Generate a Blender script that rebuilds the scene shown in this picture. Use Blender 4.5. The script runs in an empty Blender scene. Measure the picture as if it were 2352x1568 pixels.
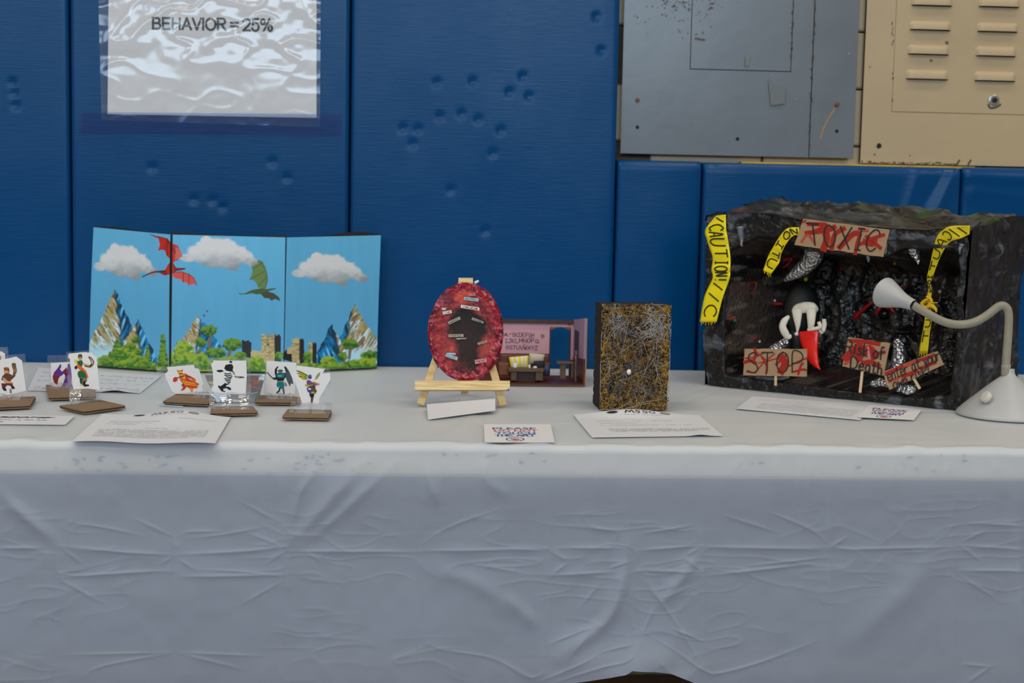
import bpy, bmesh, math, random
import numpy as np
from mathutils import Vector, Matrix
from mathutils.geometry import tessellate_polygon

random.seed(7)
RNG = np.random.RandomState(11)
S = bpy.context.scene
COL = S.collection

# ------------------------------------------------------------------ camera
TZ = 0.74                                    # height of the table top
FPX = 50.0 / 36.0 * 2352                     # focal length in pixels of the 2352 wide frame
PITCH, ROLL, YAW = 0.0962, 0.0199, -0.0668
CAM = np.array([0.0, -3.208, TZ + 0.3681])
_cw, _sw = math.cos(YAW), math.sin(YAW)
_right = np.array([_cw, _sw, 0.0]); _fw = np.array([-_sw, _cw, 0.0]); _up = np.array([0, 0, 1.0])
_f = _fw * math.cos(PITCH) - _up * math.sin(PITCH)
_u = _up * math.cos(PITCH) + _fw * math.sin(PITCH)
CR = _right * math.cos(ROLL) + _u * math.sin(ROLL)
CU = _u * math.cos(ROLL) - _right * math.sin(ROLL)
CF = _f
cam = bpy.data.cameras.new('camera'); cam.lens = 50; cam.sensor_width = 36; cam.clip_start = 0.05
cam.dof.use_dof = True; cam.dof.focus_distance = 2.45; cam.dof.aperture_fstop = 5.0
co = bpy.data.objects.new('camera', cam); COL.objects.link(co)
m = Matrix.Identity(4)
for i in range(3):
    m[i][0] = CR[i]; m[i][1] = CU[i]; m[i][2] = -CF[i]; m[i][3] = CAM[i]
co.matrix_world = m
S.camera = co

# ------------------------------------------------------------------ light, world, exposure
S.view_settings.view_transform = 'Standard'
S.view_settings.look = 'None'
S.view_settings.gamma = 1.0
S.view_settings.use_curve_mapping = False
S.view_settings.exposure = 0.0
w = bpy.data.worlds.new('world'); S.world = w; w.use_nodes = True
w.node_tree.nodes['Background'].inputs[0].default_value = (0.8, 0.85, 1.0, 1)
w.node_tree.nodes['Background'].inputs[1].default_value = 0.3


def area(name, loc, rot, sx, sy, power, color):
    l = bpy.data.lights.new(name, 'AREA'); l.shape = 'RECTANGLE'; l.size = sx; l.size_y = sy
    l.energy = power; l.color = color
    o = bpy.data.objects.new(name, l); o.location = loc; o.rotation_euler = rot; COL.objects.link(o)
    return o


HALF = math.pi / 2
# daylight through the high windows of the gym wall behind the camera, and rows of ceiling lamps
for wx in (-5.6, -1.6, 1.75):
    area('window_light', (wx, -11.9, 3.6), (HALF, 0, 0), 3.3 if wx < 1 else 2.7, 1.9, 146, (0.56, 0.79, 1.0))
for ix in range(4):
    for iy in range(3):
        area('ceiling_lamp', (-5.4 + 3.6 * ix, -1.9 - 3.4 * iy, 6.9), (0, 0, 0), 1.3, 0.7, 57, (1.0, 0.91, 0.77))


# ------------------------------------------------------------------ helpers: pixels to places
def ray(x, y):
    return CF + CR * ((x - 1176) / FPX) - CU * ((y - 784) / FPX)


def on_table(x, y, z=None):
    z = TZ if z is None else z
    d = ray(x, y); t = (z - CAM[2]) / d[2]
    return CAM + d * t


def at(x, y, Y):
    d = ray(x, y); t = (Y - CAM[1]) / d[1]
    return CAM + d * t


def on_plane(x, y, p0, n):
    d = ray(x, y); t = np.dot(np.asarray(p0) - CAM, n) / np.dot(d, n)
    return CAM + d * t


def project(P):
    d = P - CAM
    z = d @ CF
    return 1176 + FPX * (d @ CR) / z, 784 - FPX * (d @ CU) / z


def lin(c):
    c = np.asarray(c, float) / 255.0
    return np.where(c <= 0.04045, c / 12.92, ((c + 0.055) / 1.055) ** 2.4)


def alb(r, g, b, k=1.5):
    return np.clip(lin((r, g, b)) * k, 0.0, 0.9)


# ------------------------------------------------------------------ helpers: noise
def _hash(ix, iy, iz):
    n = (ix * 374761393 + iy * 668265263 + iz * 1274126177) & 0xffffffff
    n = ((n ^ (n >> 13)) * 1274126177) & 0xffffffff
    n = n ^ (n >> 16)
    return (n & 0xffff) / 65535.0


def vnoise(x, y, z):
    x, y, z = np.broadcast_arrays(np.asarray(x, float), np.asarray(y, float), np.asarray(z, float))
    x0 = np.floor(x).astype(np.int64); y0 = np.floor(y).astype(np.int64); z0 = np.floor(z).astype(np.int64)
    fx, fy, fz = x - x0, y - y0, z - z0
    fx = fx * fx * (3 - 2 * fx); fy = fy * fy * (3 - 2 * fy); fz = fz * fz * (3 - 2 * fz)
    r = 0
    for dx in (0, 1):
        for dy in (0, 1):
            for dz in (0, 1):
                r = r + _hash(x0 + dx, y0 + dy, z0 + dz) * (fx if dx else 1 - fx) * (fy if dy else 1 - fy) * (fz if dz else 1 - fz)
    return r * 2 - 1


def fbm(x, y, z, o=4):
    a, r, f = 1.0, 0, 1.0
    for i in range(o):
        r = r + a * vnoise(x * f + 17.1 * i, y * f + 5.3 * i, z * f + 9.7 * i); a *= 0.5; f *= 2.03
    return r


def smooth(a, b, x):
    t = np.clip((x - a) / (b - a), 0, 1)
    return t * t * (3 - 2 * t)


# ------------------------------------------------------------------ helpers: materials
MATS = {}


def newmat(name):
    m = bpy.data.materials.new(name); m.use_nodes = True
    nt = m.node_tree
    return m, nt, nt.nodes['Principled BSDF']


def mat(name, col, rough=0.6, metal=0.0, spec=0.5, bump=0.0, bscale=50.0, var=0.0, vscale=8.0, stretch=(1, 1, 1), col2=None, coat=0.0, bdist=0.002):
    """plain principled surface with procedural colour variation and bump"""
    if name in MATS:
        return MATS[name]
    m, nt, b = newmat(name)
    N, L = nt.nodes, nt.links
    b.inputs['Roughness'].default_value = rough
    b.inputs['Metallic'].default_value = metal
    b.inputs['Specular IOR Level'].default_value = spec
    b.inputs['Coat Weight'].default_value = coat
    col = tuple(float(v) for v in col)
    b.inputs['Base Color'].default_value = (*col, 1)
    tc = N.new('ShaderNodeTexCoord'); mp = N.new('ShaderNodeMapping'); mp.inputs['Scale'].default_value = stretch
    L.new(tc.outputs['Object'], mp.inputs['Vector'])
    if var > 0 or col2 is not None:
        n = N.new('ShaderNodeTexNoise'); n.inputs['Scale'].default_value = vscale; n.inputs['Detail'].default_value = 5
        L.new(mp.outputs['Vector'], n.inputs['Vector'])
        r = N.new('ShaderNodeValToRGB')
        c2 = tuple(float(v) for v in col2) if col2 is not None else tuple(v * (1 - var) for v in col)
        r.color_ramp.elements[0].position = 0.35; r.color_ramp.elements[1].position = 0.65
        r.color_ramp.elements[0].color = (*c2, 1); r.color_ramp.elements[1].color = (*col, 1)
        L.new(n.outputs['Fac'], r.inputs['Fac']); L.new(r.outputs['Color'], b.inputs['Base Color'])
    if bump > 0:
        n = N.new('ShaderNodeTexNoise'); n.inputs['Scale'].default_value = bscale; n.inputs['Detail'].default_value = 4
        L.new(mp.outputs['Vector'], n.inputs['Vector'])
        bp = N.new('ShaderNodeBump'); bp.inputs['Strength'].default_value = bump; bp.inputs['Distance'].default_value = bdist
        L.new(n.outputs['Fac'], bp.inputs['Height']); L.new(bp.outputs['Normal'], b.inputs['Normal'])
    MATS[name] = m
    return m


def paintmat(name, rough=0.5, spec=0.4, bump=0.0, bscale=200.0, bdist=0.001):
    """surface whose printed or painted colour comes from the colour attribute"""
    if name in MATS:
        return MATS[name]
    m, nt, b = newmat(name)
    N, L = nt.nodes, nt.links
    a = N.new('ShaderNodeVertexColor'); a.layer_name = 'paint'
    L.new(a.outputs['Color'], b.inputs['Base Color'])
    b.inputs['Roughness'].default_value = rough; b.inputs['Specular IOR Level'].default_value = spec
    if bump > 0:
        tc = N.new('ShaderNodeTexCoord'); n = N.new('ShaderNodeTexNoise'); n.inputs['Scale'].default_value = bscale
        n.inputs['Detail'].default_value = 4
        L.new(tc.outputs['Object'], n.inputs['Vector'])
        bp = N.new('ShaderNodeBump'); bp.inputs['Strength'].default_value = bump; bp.inputs['Distance'].default_value = bdist
        L.new(n.outputs['Fac'], bp.inputs['Height']); L.new(bp.outputs['Normal'], b.inputs['Normal'])
    MATS[name] = m
    return m


def schlick(N, L, f0):
    """reflectance that is the same from both sides of a thin sheet"""
    lw = N.new('ShaderNodeLayerWeight'); lw.inputs['Blend'].default_value = 0.5
    pw = N.new('ShaderNodeMath'); pw.operation = 'POWER'; pw.inputs[1].default_value = 5.0
    L.new(lw.outputs['Facing'], pw.inputs[0])
    ad = N.new('ShaderNodeMath'); ad.operation = 'MULTIPLY_ADD'; ad.inputs[1].default_value = 1 - f0; ad.inputs[2].default_value = f0; ad.use_clamp = True
    L.new(pw.outputs[0], ad.inputs[0])
    return lw, ad


def filmmat(name, haze=0.1, gloss=0.12, rough=0.06, tint=(0.97, 0.98, 1.0), bump=0.0, bscale=14.0, bdist=0.01):
    """thin clear plastic film"""
    if name in MATS:
        return MATS[name]
    m = bpy.data.materials.new(name); m.use_nodes = True
    nt = m.node_tree; N, L = nt.nodes, nt.links
    N.remove(N['Principled BSDF']); out = N['Material Output']
    tr = N.new('ShaderNodeBsdfTransparent'); tr.inputs[0].default_value = (*tint, 1)
    df = N.new('ShaderNodeBsdfDiffuse'); df.inputs[0].default_value = (0.7, 0.74, 0.8, 1)
    gl = N.new('ShaderNodeBsdfGlossy'); gl.inputs['Roughness'].default_value = rough
    m1 = N.new('ShaderNodeMixShader'); m1.inputs[0].default_value = haze
    L.new(tr.outputs[0], m1.inputs[1]); L.new(df.outputs[0], m1.inputs[2])
    lw, ad = schlick(N, L, gloss + 0.04)
    m2 = N.new('ShaderNodeMixShader'); L.new(ad.outputs[0], m2.inputs[0])
    L.new(m1.outputs[0], m2.inputs[1]); L.new(gl.outputs[0], m2.inputs[2]); L.new(m2.outputs[0], out.inputs['Surface'])
    if bump > 0:
        tc = N.new('ShaderNodeTexCoord'); n = N.new('ShaderNodeTexNoise'); n.inputs['Scale'].default_value = bscale
        n.inputs['Detail'].default_value = 2
        L.new(tc.outputs['Object'], n.inputs['Vector'])
        bp = N.new('ShaderNodeBump'); bp.inputs['Strength'].default_value = bump; bp.inputs['Distance'].default_value = bdist
        L.new(n.outputs['Fac'], bp.inputs['Height'])
        L.new(bp.outputs['Normal'], gl.inputs['Normal']); L.new(bp.outputs['Normal'], lw.inputs['Normal'])
    MATS[name] = m
    return m


# ------------------------------------------------------------------ helpers: objects
OFF = {}


def tag(o, label=None, cat=None, group=None, kind=None):
    if label: o['label'] = label
    if cat: o['category'] = cat
    if group: o['group'] = group
    if kind: o['kind'] = kind
    return o


def thing(name, label, cat, loc, group=None):
    o = bpy.data.objects.new(name, None); COL.objects.link(o)
    o.empty_display_size = 0.02
    o.location = [float(v) for v in loc]
    OFF[o.name] = np.array(loc, float)
    return tag(o, label, cat, group)


def mk(name, V, F, material, parent=None, colors=None, smooth_=True, origin=None):
    """one mesh object from numpy vertices in world space and a list / array of faces"""
    V = np.asarray(V, float).reshape(-1, 3)
    off = OFF[parent.name] if parent is not None else np.array(origin if origin is not None else
                                                               (V[:, 0].mean(), V[:, 1].mean(), V[:, 2].min()), float)
    me = bpy.data.meshes.new(name)
    P = V - off
    if isinstance(F, np.ndarray):
        n, k = F.shape
        me.vertices.add(len(P)); me.vertices.foreach_set('co', P.ravel())
        me.loops.add(n * k); me.loops.foreach_set('vertex_index', F.ravel().astype(np.int32))
        me.polygons.add(n); me.polygons.foreach_set('loop_start', np.arange(0, n * k, k, dtype=np.int32))
        try:
            me.polygons.foreach_set('loop_total', np.full(n, k, dtype=np.int32))
        except Exception:
            pass
        me.update(calc_edges=True)
    else:
        me.from_pydata([tuple(p) for p in P], [], [tuple(int(i) for i in f) for f in F])
        me.update()
    me.validate()
    if colors is not None:
        a = me.color_attributes.new('paint', 'FLOAT_COLOR', 'POINT')
        C = np.ones((len(P), 4)); C[:, :3] = colors
        a.data.foreach_set('color', C.ravel())
    if smooth_:
        me.polygons.foreach_set('use_smooth', np.ones(len(me.polygons), dtype=bool))
    me.materials.append(material)
    o = bpy.data.objects.new(name, me); COL.objects.link(o)
    if parent is not None:
        o.parent = parent; OFF[o.name] = OFF[parent.name]
    else:
        o.location = [float(v) for v in off]; OFF[o.name] = off
    return o


def gridfaces(nu, nv, base=0):
    i = np.arange(nu - 1)[:, None]; j = np.arange(nv - 1)[None, :]
    a = (i * nv + j).ravel() + base
    return np.stack([a, a + nv, a + nv + 1, a + 1], 1)


def lerp(a, b, t):
    return np.asarray(a, float) * (1 - t) + np.asarray(b, float) * t


def bil(c, u, v):
    """bilinear point; corners c = top-left, top-right, bottom-right, bottom-left, u right, v down"""
    c = [np.asarray(q, float) for q in c]
    u = np.asarray(u)[..., None]; v = np.asarray(v)[..., None]
    return (c[0] * (1 - u) + c[1] * u) * (1 - v) + (c[3] * (1 - u) + c[2] * u) * v


class MB:
    """collects shapes for one mesh"""
    def __init__(s): s.V = []; s.F = []; s.n = 0

    def add(s, V, F):
        V = np.asarray(V, float).reshape(-1, 3)
        s.V.append(V); s.F += [tuple(int(i) + s.n for i in f) for f in F]; s.n += len(V); return s

    def hexa(s, bottom, top):
        """bottom and top: four corners each, same winding (counter-clockwise from above)"""
        return s.add(list(bottom) + list(top), [(3, 2, 1, 0), (4, 5, 6, 7), (0, 1, 5, 4), (1, 2, 6, 5), (2, 3, 7, 6), (3, 0, 4, 7)])

    def box(s, x0, x1, y0, y1, z0, z1):
        return s.hexa([(x0, y0, z0), (x1, y0, z0), (x1, y1, z0), (x0, y1, z0)], [(x0, y0, z1), (x1, y0, z1), (x1, y1, z1), (x0, y1, z1)])

    def slab(s, pts, d):
        """extrude a planar polygon by the vector d"""
        pts = [np.asarray(p, float) for p in pts]; n = len(pts); d = np.asarray(d, float)
        tri = tessellate_polygon([[Vector(p) for p in pts]])
        F = [tuple(t) for t in tri] + [tuple(i + n for i in reversed(t)) for t in tri]
        F += [(i, (i + 1) % n, (i + 1) % n + n, i + n) for i in range(n)]
        return s.add(pts + [p + d for p in pts], F)

    def tube(s, pts, rad, seg=10, caps=True, flat=None):
        pts = np.asarray(pts, float); n = len(pts)
        rad = np.full(n, rad, float) if np.isscalar(rad) else np.asarray(rad, float)
        T = np.gradient(pts, axis=0); T /= np.linalg.norm(T, axis=1)[:, None] + 1e-12
        a = np.array([0, 0, 1.0]) if abs(T[0][2]) < 0.9 else np.array([1.0, 0, 0])
        V = []
        nrm = np.cross(T[0], a); nrm /= np.linalg.norm(nrm)
        for i in range(n):
            nrm = nrm - T[i] * np.dot(nrm, T[i]); nrm /= np.linalg.norm(nrm) + 1e-12
            bn = np.cross(T[i], nrm)
            for k in range(seg):
                t = 2 * math.pi * k / seg
                V.append(pts[i] + rad[i] * (math.cos(t) * nrm + math.sin(t) * bn))
        F = []
        for i in range(n - 1):
            for k in range(seg):
                k2 = (k + 1) % seg
                F.append((i * seg + k, i * seg + k2, (i + 1) * seg + k2, (i + 1) * seg + k))
        if caps:
            F.append(tuple(reversed(range(seg)))); F.append(tuple((n - 1) * seg + k for k in range(seg)))
        return s.add(V, F)

    def lathe(s, base, axis, prof, seg=48, closed=False):
        """prof: (distance along axis, radius)"""
        base = np.asarray(base, float); ax = np.asarray(axis, float); ax /= np.linalg.norm(ax)
        a = np.array([0, 0, 1.0]) if abs(ax[2]) < 0.9 else np.array([1.0, 0, 0])
        e1 = np.cross(ax, a); e1 /= np.linalg.norm(e1); e2 = np.cross(ax, e1)
        V, F = [], []
        for h, r in prof:
            for k in range(seg):
                t = 2 * math.pi * k / seg
                V.append(base + ax * h + r * (math.cos(t) * e1 + math.sin(t) * e2))
        for i in range(len(prof) - 1):
            for k in range(seg):
                k2 = (k + 1) % seg
                F.append((i * seg + k, i * seg + k2, (i + 1) * seg + k2, (i + 1) * seg + k))
        if closed:
            F.append(tuple(reversed(range(seg)))); F.append(tuple((len(prof) - 1) * seg + k for k in range(seg)))
        return s.add(V, F)

    def ball(s, c, rx, ry=None, rz=None, nu=16, nv=10, fn=None):
        ry = rx if ry is None else ry; rz = rx if rz is None else rz
        V = [];
        for i in range(nv + 1):
            th = math.pi * i / nv
            for k in range(nu):
                ph = 2 * math.pi * k / nu
                d = np.array([math.sin(th) * math.cos(ph), math.sin(th) * math.sin(ph), math.cos(th)])
                q = 1.0 if fn is None else fn(d)
                V.append(np.asarray(c) + d * np.array([rx, ry, rz]) * q)
        F = []
        for i in range(nv):
            for k in range(nu):
                k2 = (k + 1) % nu
                F.append((i * nu + k, (i + 1) * nu + k, (i + 1) * nu + k2, i * nu + k2))
        return s.add(V, F)

    def build(s, name, material, parent=None, smooth_=False, origin=None):
        return mk(name, np.concatenate(s.V), s.F, material, parent, smooth_=smooth_, origin=origin)


# ------------------------------------------------------------------ helpers: raster paint on vertices (flat print, brushwork)
def inpoly(X, Y, pts):
    r = np.zeros(X.shape, bool); n = len(pts)
    for i in range(n):
        x1, y1 = pts[i]; x2, y2 = pts[(i + 1) % n]
        if y1 == y2: continue
        c = ((y1 > Y) != (y2 > Y)) & (X < (x2 - x1) * (Y - y1) / (y2 - y1) + x1)
        r ^= c
    return r


def distline(X, Y, pts):
    d = np.full(X.shape, 1e9)
    for (x1, y1), (x2, y2) in zip(pts[:-1], pts[1:]):
        dx, dy = x2 - x1, y2 - y1; q = dx * dx + dy * dy + 1e-12
        t = np.clip(((X - x1) * dx + (Y - y1) * dy) / q, 0, 1)
        d = np.minimum(d, np.hypot(X - x1 - t * dx, Y - y1 - t * dy))
    return d


class Ras:
    def __init__(s, X, Y, base):
        s.X = X; s.Y = Y; s.C = np.zeros(X.shape + (3,)) + np.asarray(base)

    def mix(s, mask, col):
        a = np.clip(np.asarray(mask, float), 0, 1)[..., None]
        s.C = s.C * (1 - a) + np.asarray(col) * a

    def poly(s, pts, col, a=1.0, wob=0.0):
        X, Y = s.X, s.Y
        if wob:
            X = X + wob * vnoise(s.X * .12, s.Y * .12, 3.3); Y = Y + wob * vnoise(s.X * .12, s.Y * .12, 8.1)
        s.mix(inpoly(X, Y, pts) * a, col)

    def ell(s, cx, cy, rx, ry, col, soft=0.15, a=1.0, wob=0.0):
        r = np.hypot((s.X - cx) / rx, (s.Y - cy) / ry)
        if wob: r = r + wob * fbm(s.X * .09, s.Y * .09, cx * .37, 3)
        s.mix((1 - smooth(1 - soft, 1 + soft, r)) * a, col)

    def line(s, pts, w, col, a=1.0, soft=0.5):
        d = distline(s.X, s.Y, pts)
        s.mix((1 - smooth(w * (1 - soft), w * (1 + soft), d)) * a, col)


# ------------------------------------------------------------------ helpers: stroke lettering
GL = {
    'A': [[(0, 0), (.35, 1), (.7, 0)], [(.12, .36), (.58, .36)]],
    'B': [[(0, 0), (0, 1), (.42, 1), (.58, .8), (.42, .55), (0, .52)], [(.42, .55), (.66, .28), (.45, 0), (0, 0)]],
    'C': [[(.65, .82), (.5, .98), (.28, .98), (.06, .75), (0, .48), (.08, .2), (.3, .02), (.52, .03), (.66, .18)]],
    'D': [[(0, 0), (0, 1), (.35, 1), (.62, .75), (.66, .45), (.55, .15), (.3, 0), (0, 0)]],
    'E': [[(.6, 1), (0, 1), (0, 0), (.62, 0)], [(0, .52), (.5, .52)]],
    'F': [[(.6, 1), (0, 1), (0, 0)], [(0, .52), (.5, .52)]],
    'G': [[(.65, .82), (.4, 1), (.1, .82), (0, .45), (.15, .1), (.42, 0), (.65, .15), (.65, .42), (.38, .42)]],
    'H': [[(0, 0), (0, 1)], [(.62, 0), (.62, 1)], [(0, .5), (.62, .5)]],
    'I': [[(.3, 0), (.3, 1)], [(.12, 1), (.48, 1)], [(.12, 0), (.48, 0)]],
    'J': [[(.5, 1), (.5, .2), (.35, 0), (.12, .02), (0, .22)], [(.25, 1), (.68, 1)]],
    'K': [[(0, 0), (0, 1)], [(.6, 1), (.02, .45), (.64, 0)]],
    'L': [[(0, 1), (0, 0), (.58, 0)]],
    'M': [[(0, 0), (.06, 1), (.38, .35), (.7, 1), (.78, 0)]],
    'N': [[(0, 0), (0, 1), (.62, 0), (.62, 1)]],
    'O': [[(.35, 1), (.1, .85), (0, .5), (.1, .14), (.35, 0), (.6, .14), (.7, .5), (.6, .86), (.35, 1)]],
    'P': [[(0, 0), (0, 1), (.42, 1), (.62, .8), (.58, .6), (.4, .48), (0, .44)]],
    'Q': [[(.35, 1), (.1, .85), (0, .5), (.1, .14), (.35, 0), (.6, .14), (.7, .5), (.6, .86), (.35, 1)], [(.42, .28), (.74, -.08)]],
    'R': [[(0, 0), (0, 1), (.42, 1), (.6, .78), (.42, .52), (0, .5)], [(.3, .5), (.64, 0)]],
    'S': [[(.6, .86), (.4, 1), (.12, .92), (.05, .7), (.3, .52), (.56, .36), (.6, .14), (.35, 0), (0, .1)]],
    'T': [[(.35, 0), (.35, 1)], [(0, 1), (.7, 1)]],
    'U': [[(0, 1), (.02, .25), (.2, 0), (.45, 0), (.62, .25), (.64, 1)]],
    'V': [[(0, 1), (.33, 0), (.66, 1)]],
    'W': [[(0, 1), (.2, 0), (.4, .7), (.6, 0), (.8, 1)]],
    'X': [[(0, 0), (.66, 1)], [(0, 1), (.66, 0)]],
    'Y': [[(0, 1), (.33, .5), (.66, 1)], [(.33, .5), (.33, 0)]],
    'Z': [[(0, 1), (.62, 1), (0, 0), (.66, 0)]],
    '!': [[(.2, 1), (.2, .32)], [(.2, .08), (.2, 0)]],
    '/': [[(0, 0), (.5, 1)]],
    '0': [[(.35, 1), (.1, .85), (0, .5), (.1, .14), (.35, 0), (.6, .14), (.7, .5), (.6, .86), (.35, 1)]],
    '5': [[(.6, 1), (.12, 1), (.06, .58), (.4, .62), (.62, .36), (.5, .06), (.2, 0), (0, .12)]],
    ' ': [],
    'i': [[(.12, 0), (.12, .55)], [(.12, .74), (.12, .8)]],
    's': [[(.4, .5), (.2, .58), (.05, .45), (.38, .2), (.2, 0), (0, .08)]],
    'k': [[(0, 0), (0, .95)], [(.4, .55), (.02, .25), (.42, 0)]],
    'o': [[(.24, .58), (.04, .44), (.02, .15), (.24, 0), (.46, .15), (.44, .44), (.24, .58)]],
    'f': [[(.42, .9), (.22, .95), (.14, .75), (.14, 0)], [(0, .55), (.36, .55)]],
    'e': [[(.03, .3), (.44, .34), (.38, .54), (.2, .58), (.03, .35), (.08, .08), (.28, 0), (.46, .12)]],
    'a': [[(.44, .55), (.2, .58), (.02, .3), (.16, .02), (.4, .15), (.44, .55)], [(.44, .5), (.48, 0)]],
    't': [[(.2, .9), (.2, .1), (.32, 0), (.42, .08)], [(0, .62), (.42, .62)]],
    'h': [[(0, 0), (0, .98)], [(0, .36), (.2, .56), (.38, .45), (.4, 0)]],
    'n': [[(0, 0), (0, .56)], [(0, .36), (.2, .58), (.38, .45), (.4, 0)]],
    'r': [[(0, 0), (0, .56)], [(0, .34), (.16, .55), (.34, .54)]],
    'y': [[(0, .55), (.2, .08)], [(.42, .55), (.2, .08), (.08, -.3)]],
    'u': [[(0, .56), (.02, .12), (.2, 0), (.38, .14)], [(.4, .56), (.4, 0)]],
    'w': [[(0, .56), (.14, 0), (.28, .42), (.42, 0), (.56, .56)]],
}


def layout(txt, gap=0.22):
    """strokes of a line of text in a unit-height frame, and its width"""
    x, out = 0.0, []
    for ch in txt:
        g = GL[ch]
        if ch == ' ': x += .45; continue
        wd = max(p[0] for s in g for p in s)
        out += [[(p[0] + x, p[1]) for p in s] for s in g]; x += max(wd, .25) + gap
    return out, x - gap


def ribbon(path, wd):
    """flat ribbon in 2D (list of quads as point lists)"""
    p = np.asarray(path, float)
    # resample long spans so that bends stay smooth
    T = np.gradient(p, axis=0) if len(p) > 1 else np.zeros_like(p)
    L = np.linalg.norm(T, axis=1)[:, None] + 1e-9
    N = np.stack([-T[:, 1], T[:, 0]], 1) / L
    a = p + N * wd / 2; b = p - N * wd / 2
    e0 = (p[0] - p[1]); e0 = e0 / (np.linalg.norm(e0) + 1e-9) * wd * .35
    e1 = (p[-1] - p[-2]); e1 = e1 / (np.linalg.norm(e1) + 1e-9) * wd * .35
    a[0] += e0; b[0] += e0; a[-1] += e1; b[-1] += e1
    return a, b


def spline(pts, n=8):
    """Catmull-Rom through the points"""
    p = np.asarray(pts, float)
    if len(p) < 3: return np.array([lerp(p[0], p[-1], t) for t in np.linspace(0, 1, n)])
    q = np.vstack([2 * p[0] - p[1], p, 2 * p[-1] - p[-2]])
    out = []
    for i in range(1, len(q) - 2):
        for t in np.linspace(0, 1, n, endpoint=False):
            a, b, c, d = q[i - 1], q[i], q[i + 1], q[i + 2]
            out.append(.5 * ((2 * b) + (c - a) * t + (2 * a - 5 * b + 4 * c - d) * t * t + (3 * b - a - 3 * c + d) * t ** 3))
    out.append(q[-2])
    return np.array(out)


class Art:
    """flat marks (polygons and ribbons) on a surface given by a function (x, y, lift) -> world point"""
    def __init__(s, fn, step=2e-5): s.fn = fn; s.V = []; s.F = []; s.C = []; s.lift = 0.0; s.step = step

    def _add(s, pts, faces, col):
        b = len(s.V)
        for p in pts:
            s.V.append(s.fn(p[0], p[1], s.lift)); s.C.append(col)
        s.F += [tuple(i + b for i in f) for f in faces]; s.lift += s.step

    def poly(s, pts, col):
        tri = tessellate_polygon([[Vector((p[0], p[1], 0)) for p in pts]])
        s._add(pts, [tuple(t) for t in tri], col); return s

    def ell(s, cx, cy, rx, ry, col, n=20, rot=0.0, jit=0.0):
        P = []
        for k in range(n):
            t = 2 * math.pi * k / n; r = 1 + jit * random.uniform(-1, 1)
            x, y = rx * r * math.cos(t), ry * r * math.sin(t)
            P.append((cx + x * math.cos(rot) - y * math.sin(rot), cy + x * math.sin(rot) + y * math.cos(rot)))
        return s.poly(P, col)

    def stroke(s, path, wd, col, sm=True):
        p = spline(path, 5) if sm and len(path) > 2 else np.asarray(path, float)
        a, b = ribbon(p, wd); n = len(a)
        s._add(list(a) + list(b), [(i, i + 1, n + i + 1, n + i) for i in range(n - 1)], col); return s

    def text(s, txt, box, wd, col, jit=0.0, sm=True, gap=.22):
        """box: top-left, top-right, bottom-right, bottom-left"""
        st, W = layout(txt, gap)
        for path in st:
            P = [bil(box, np.array(p[0] / W), np.array(1 - p[1])) + np.array([random.uniform(-jit, jit), random.uniform(-jit, jit)]) for p in path]
            s.stroke(P, wd, col, sm)
        return s

    def build(s, name, material, parent=None):
        return mk(name, np.array(s.V), s.F, material, parent, colors=np.array(s.C), smooth_=False)


def font_mesh(txt):
    cu = bpy.data.curves.new('t', 'FONT'); cu.body = txt; cu.resolution_u = 3
    ob = bpy.data.objects.new('t', cu); COL.objects.link(ob)
    dg = bpy.context.evaluated_depsgraph_get(); dg.update()
    me = bpy.data.meshes.new_from_object(ob.evaluated_get(dg))
    V = np.array([v.co[:] for v in me.vertices]); F = [tuple(p.vertices) for p in me.polygons]
    bpy.data.objects.remove(ob); bpy.data.curves.remove(cu); bpy.data.meshes.remove(me)
    return V, F


def printed(name, txt, fn, box, material, parent, bold=0.0):
    """type set in the built-in sans face, fitted into a box (TL, TR, BR, BL) of the surface fn(x, y, lift)"""
    V, F = font_mesh(txt)
    lo, hi = V.min(0), V.max(0)
    mb = MB()
    for dx in ((-bold, bold) if bold else (0,)):
        Q = []
        for v in V:
            u = (v[0] + dx - lo[0]) / (hi[0] - lo[0]); t = 1 - (v[1] - lo[1]) / (hi[1] - lo[1])
            p = bil(box, np.array(u), np.array(t)); Q.append(fn(p[0], p[1], 2e-4 + (1e-5 if dx > 0 else 0)))
        mb.add(Q, F)
    return mb.build(name, material, parent)


def arc(cx, cy, rx, ry, a0, a1, n=14):
    return [(cx + rx * math.cos(math.radians(a0 + (a1 - a0) * i / n)), cy + ry * math.sin(math.radians(a0 + (a1 - a0) * i / n))) for i in range(n + 1)]


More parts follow.
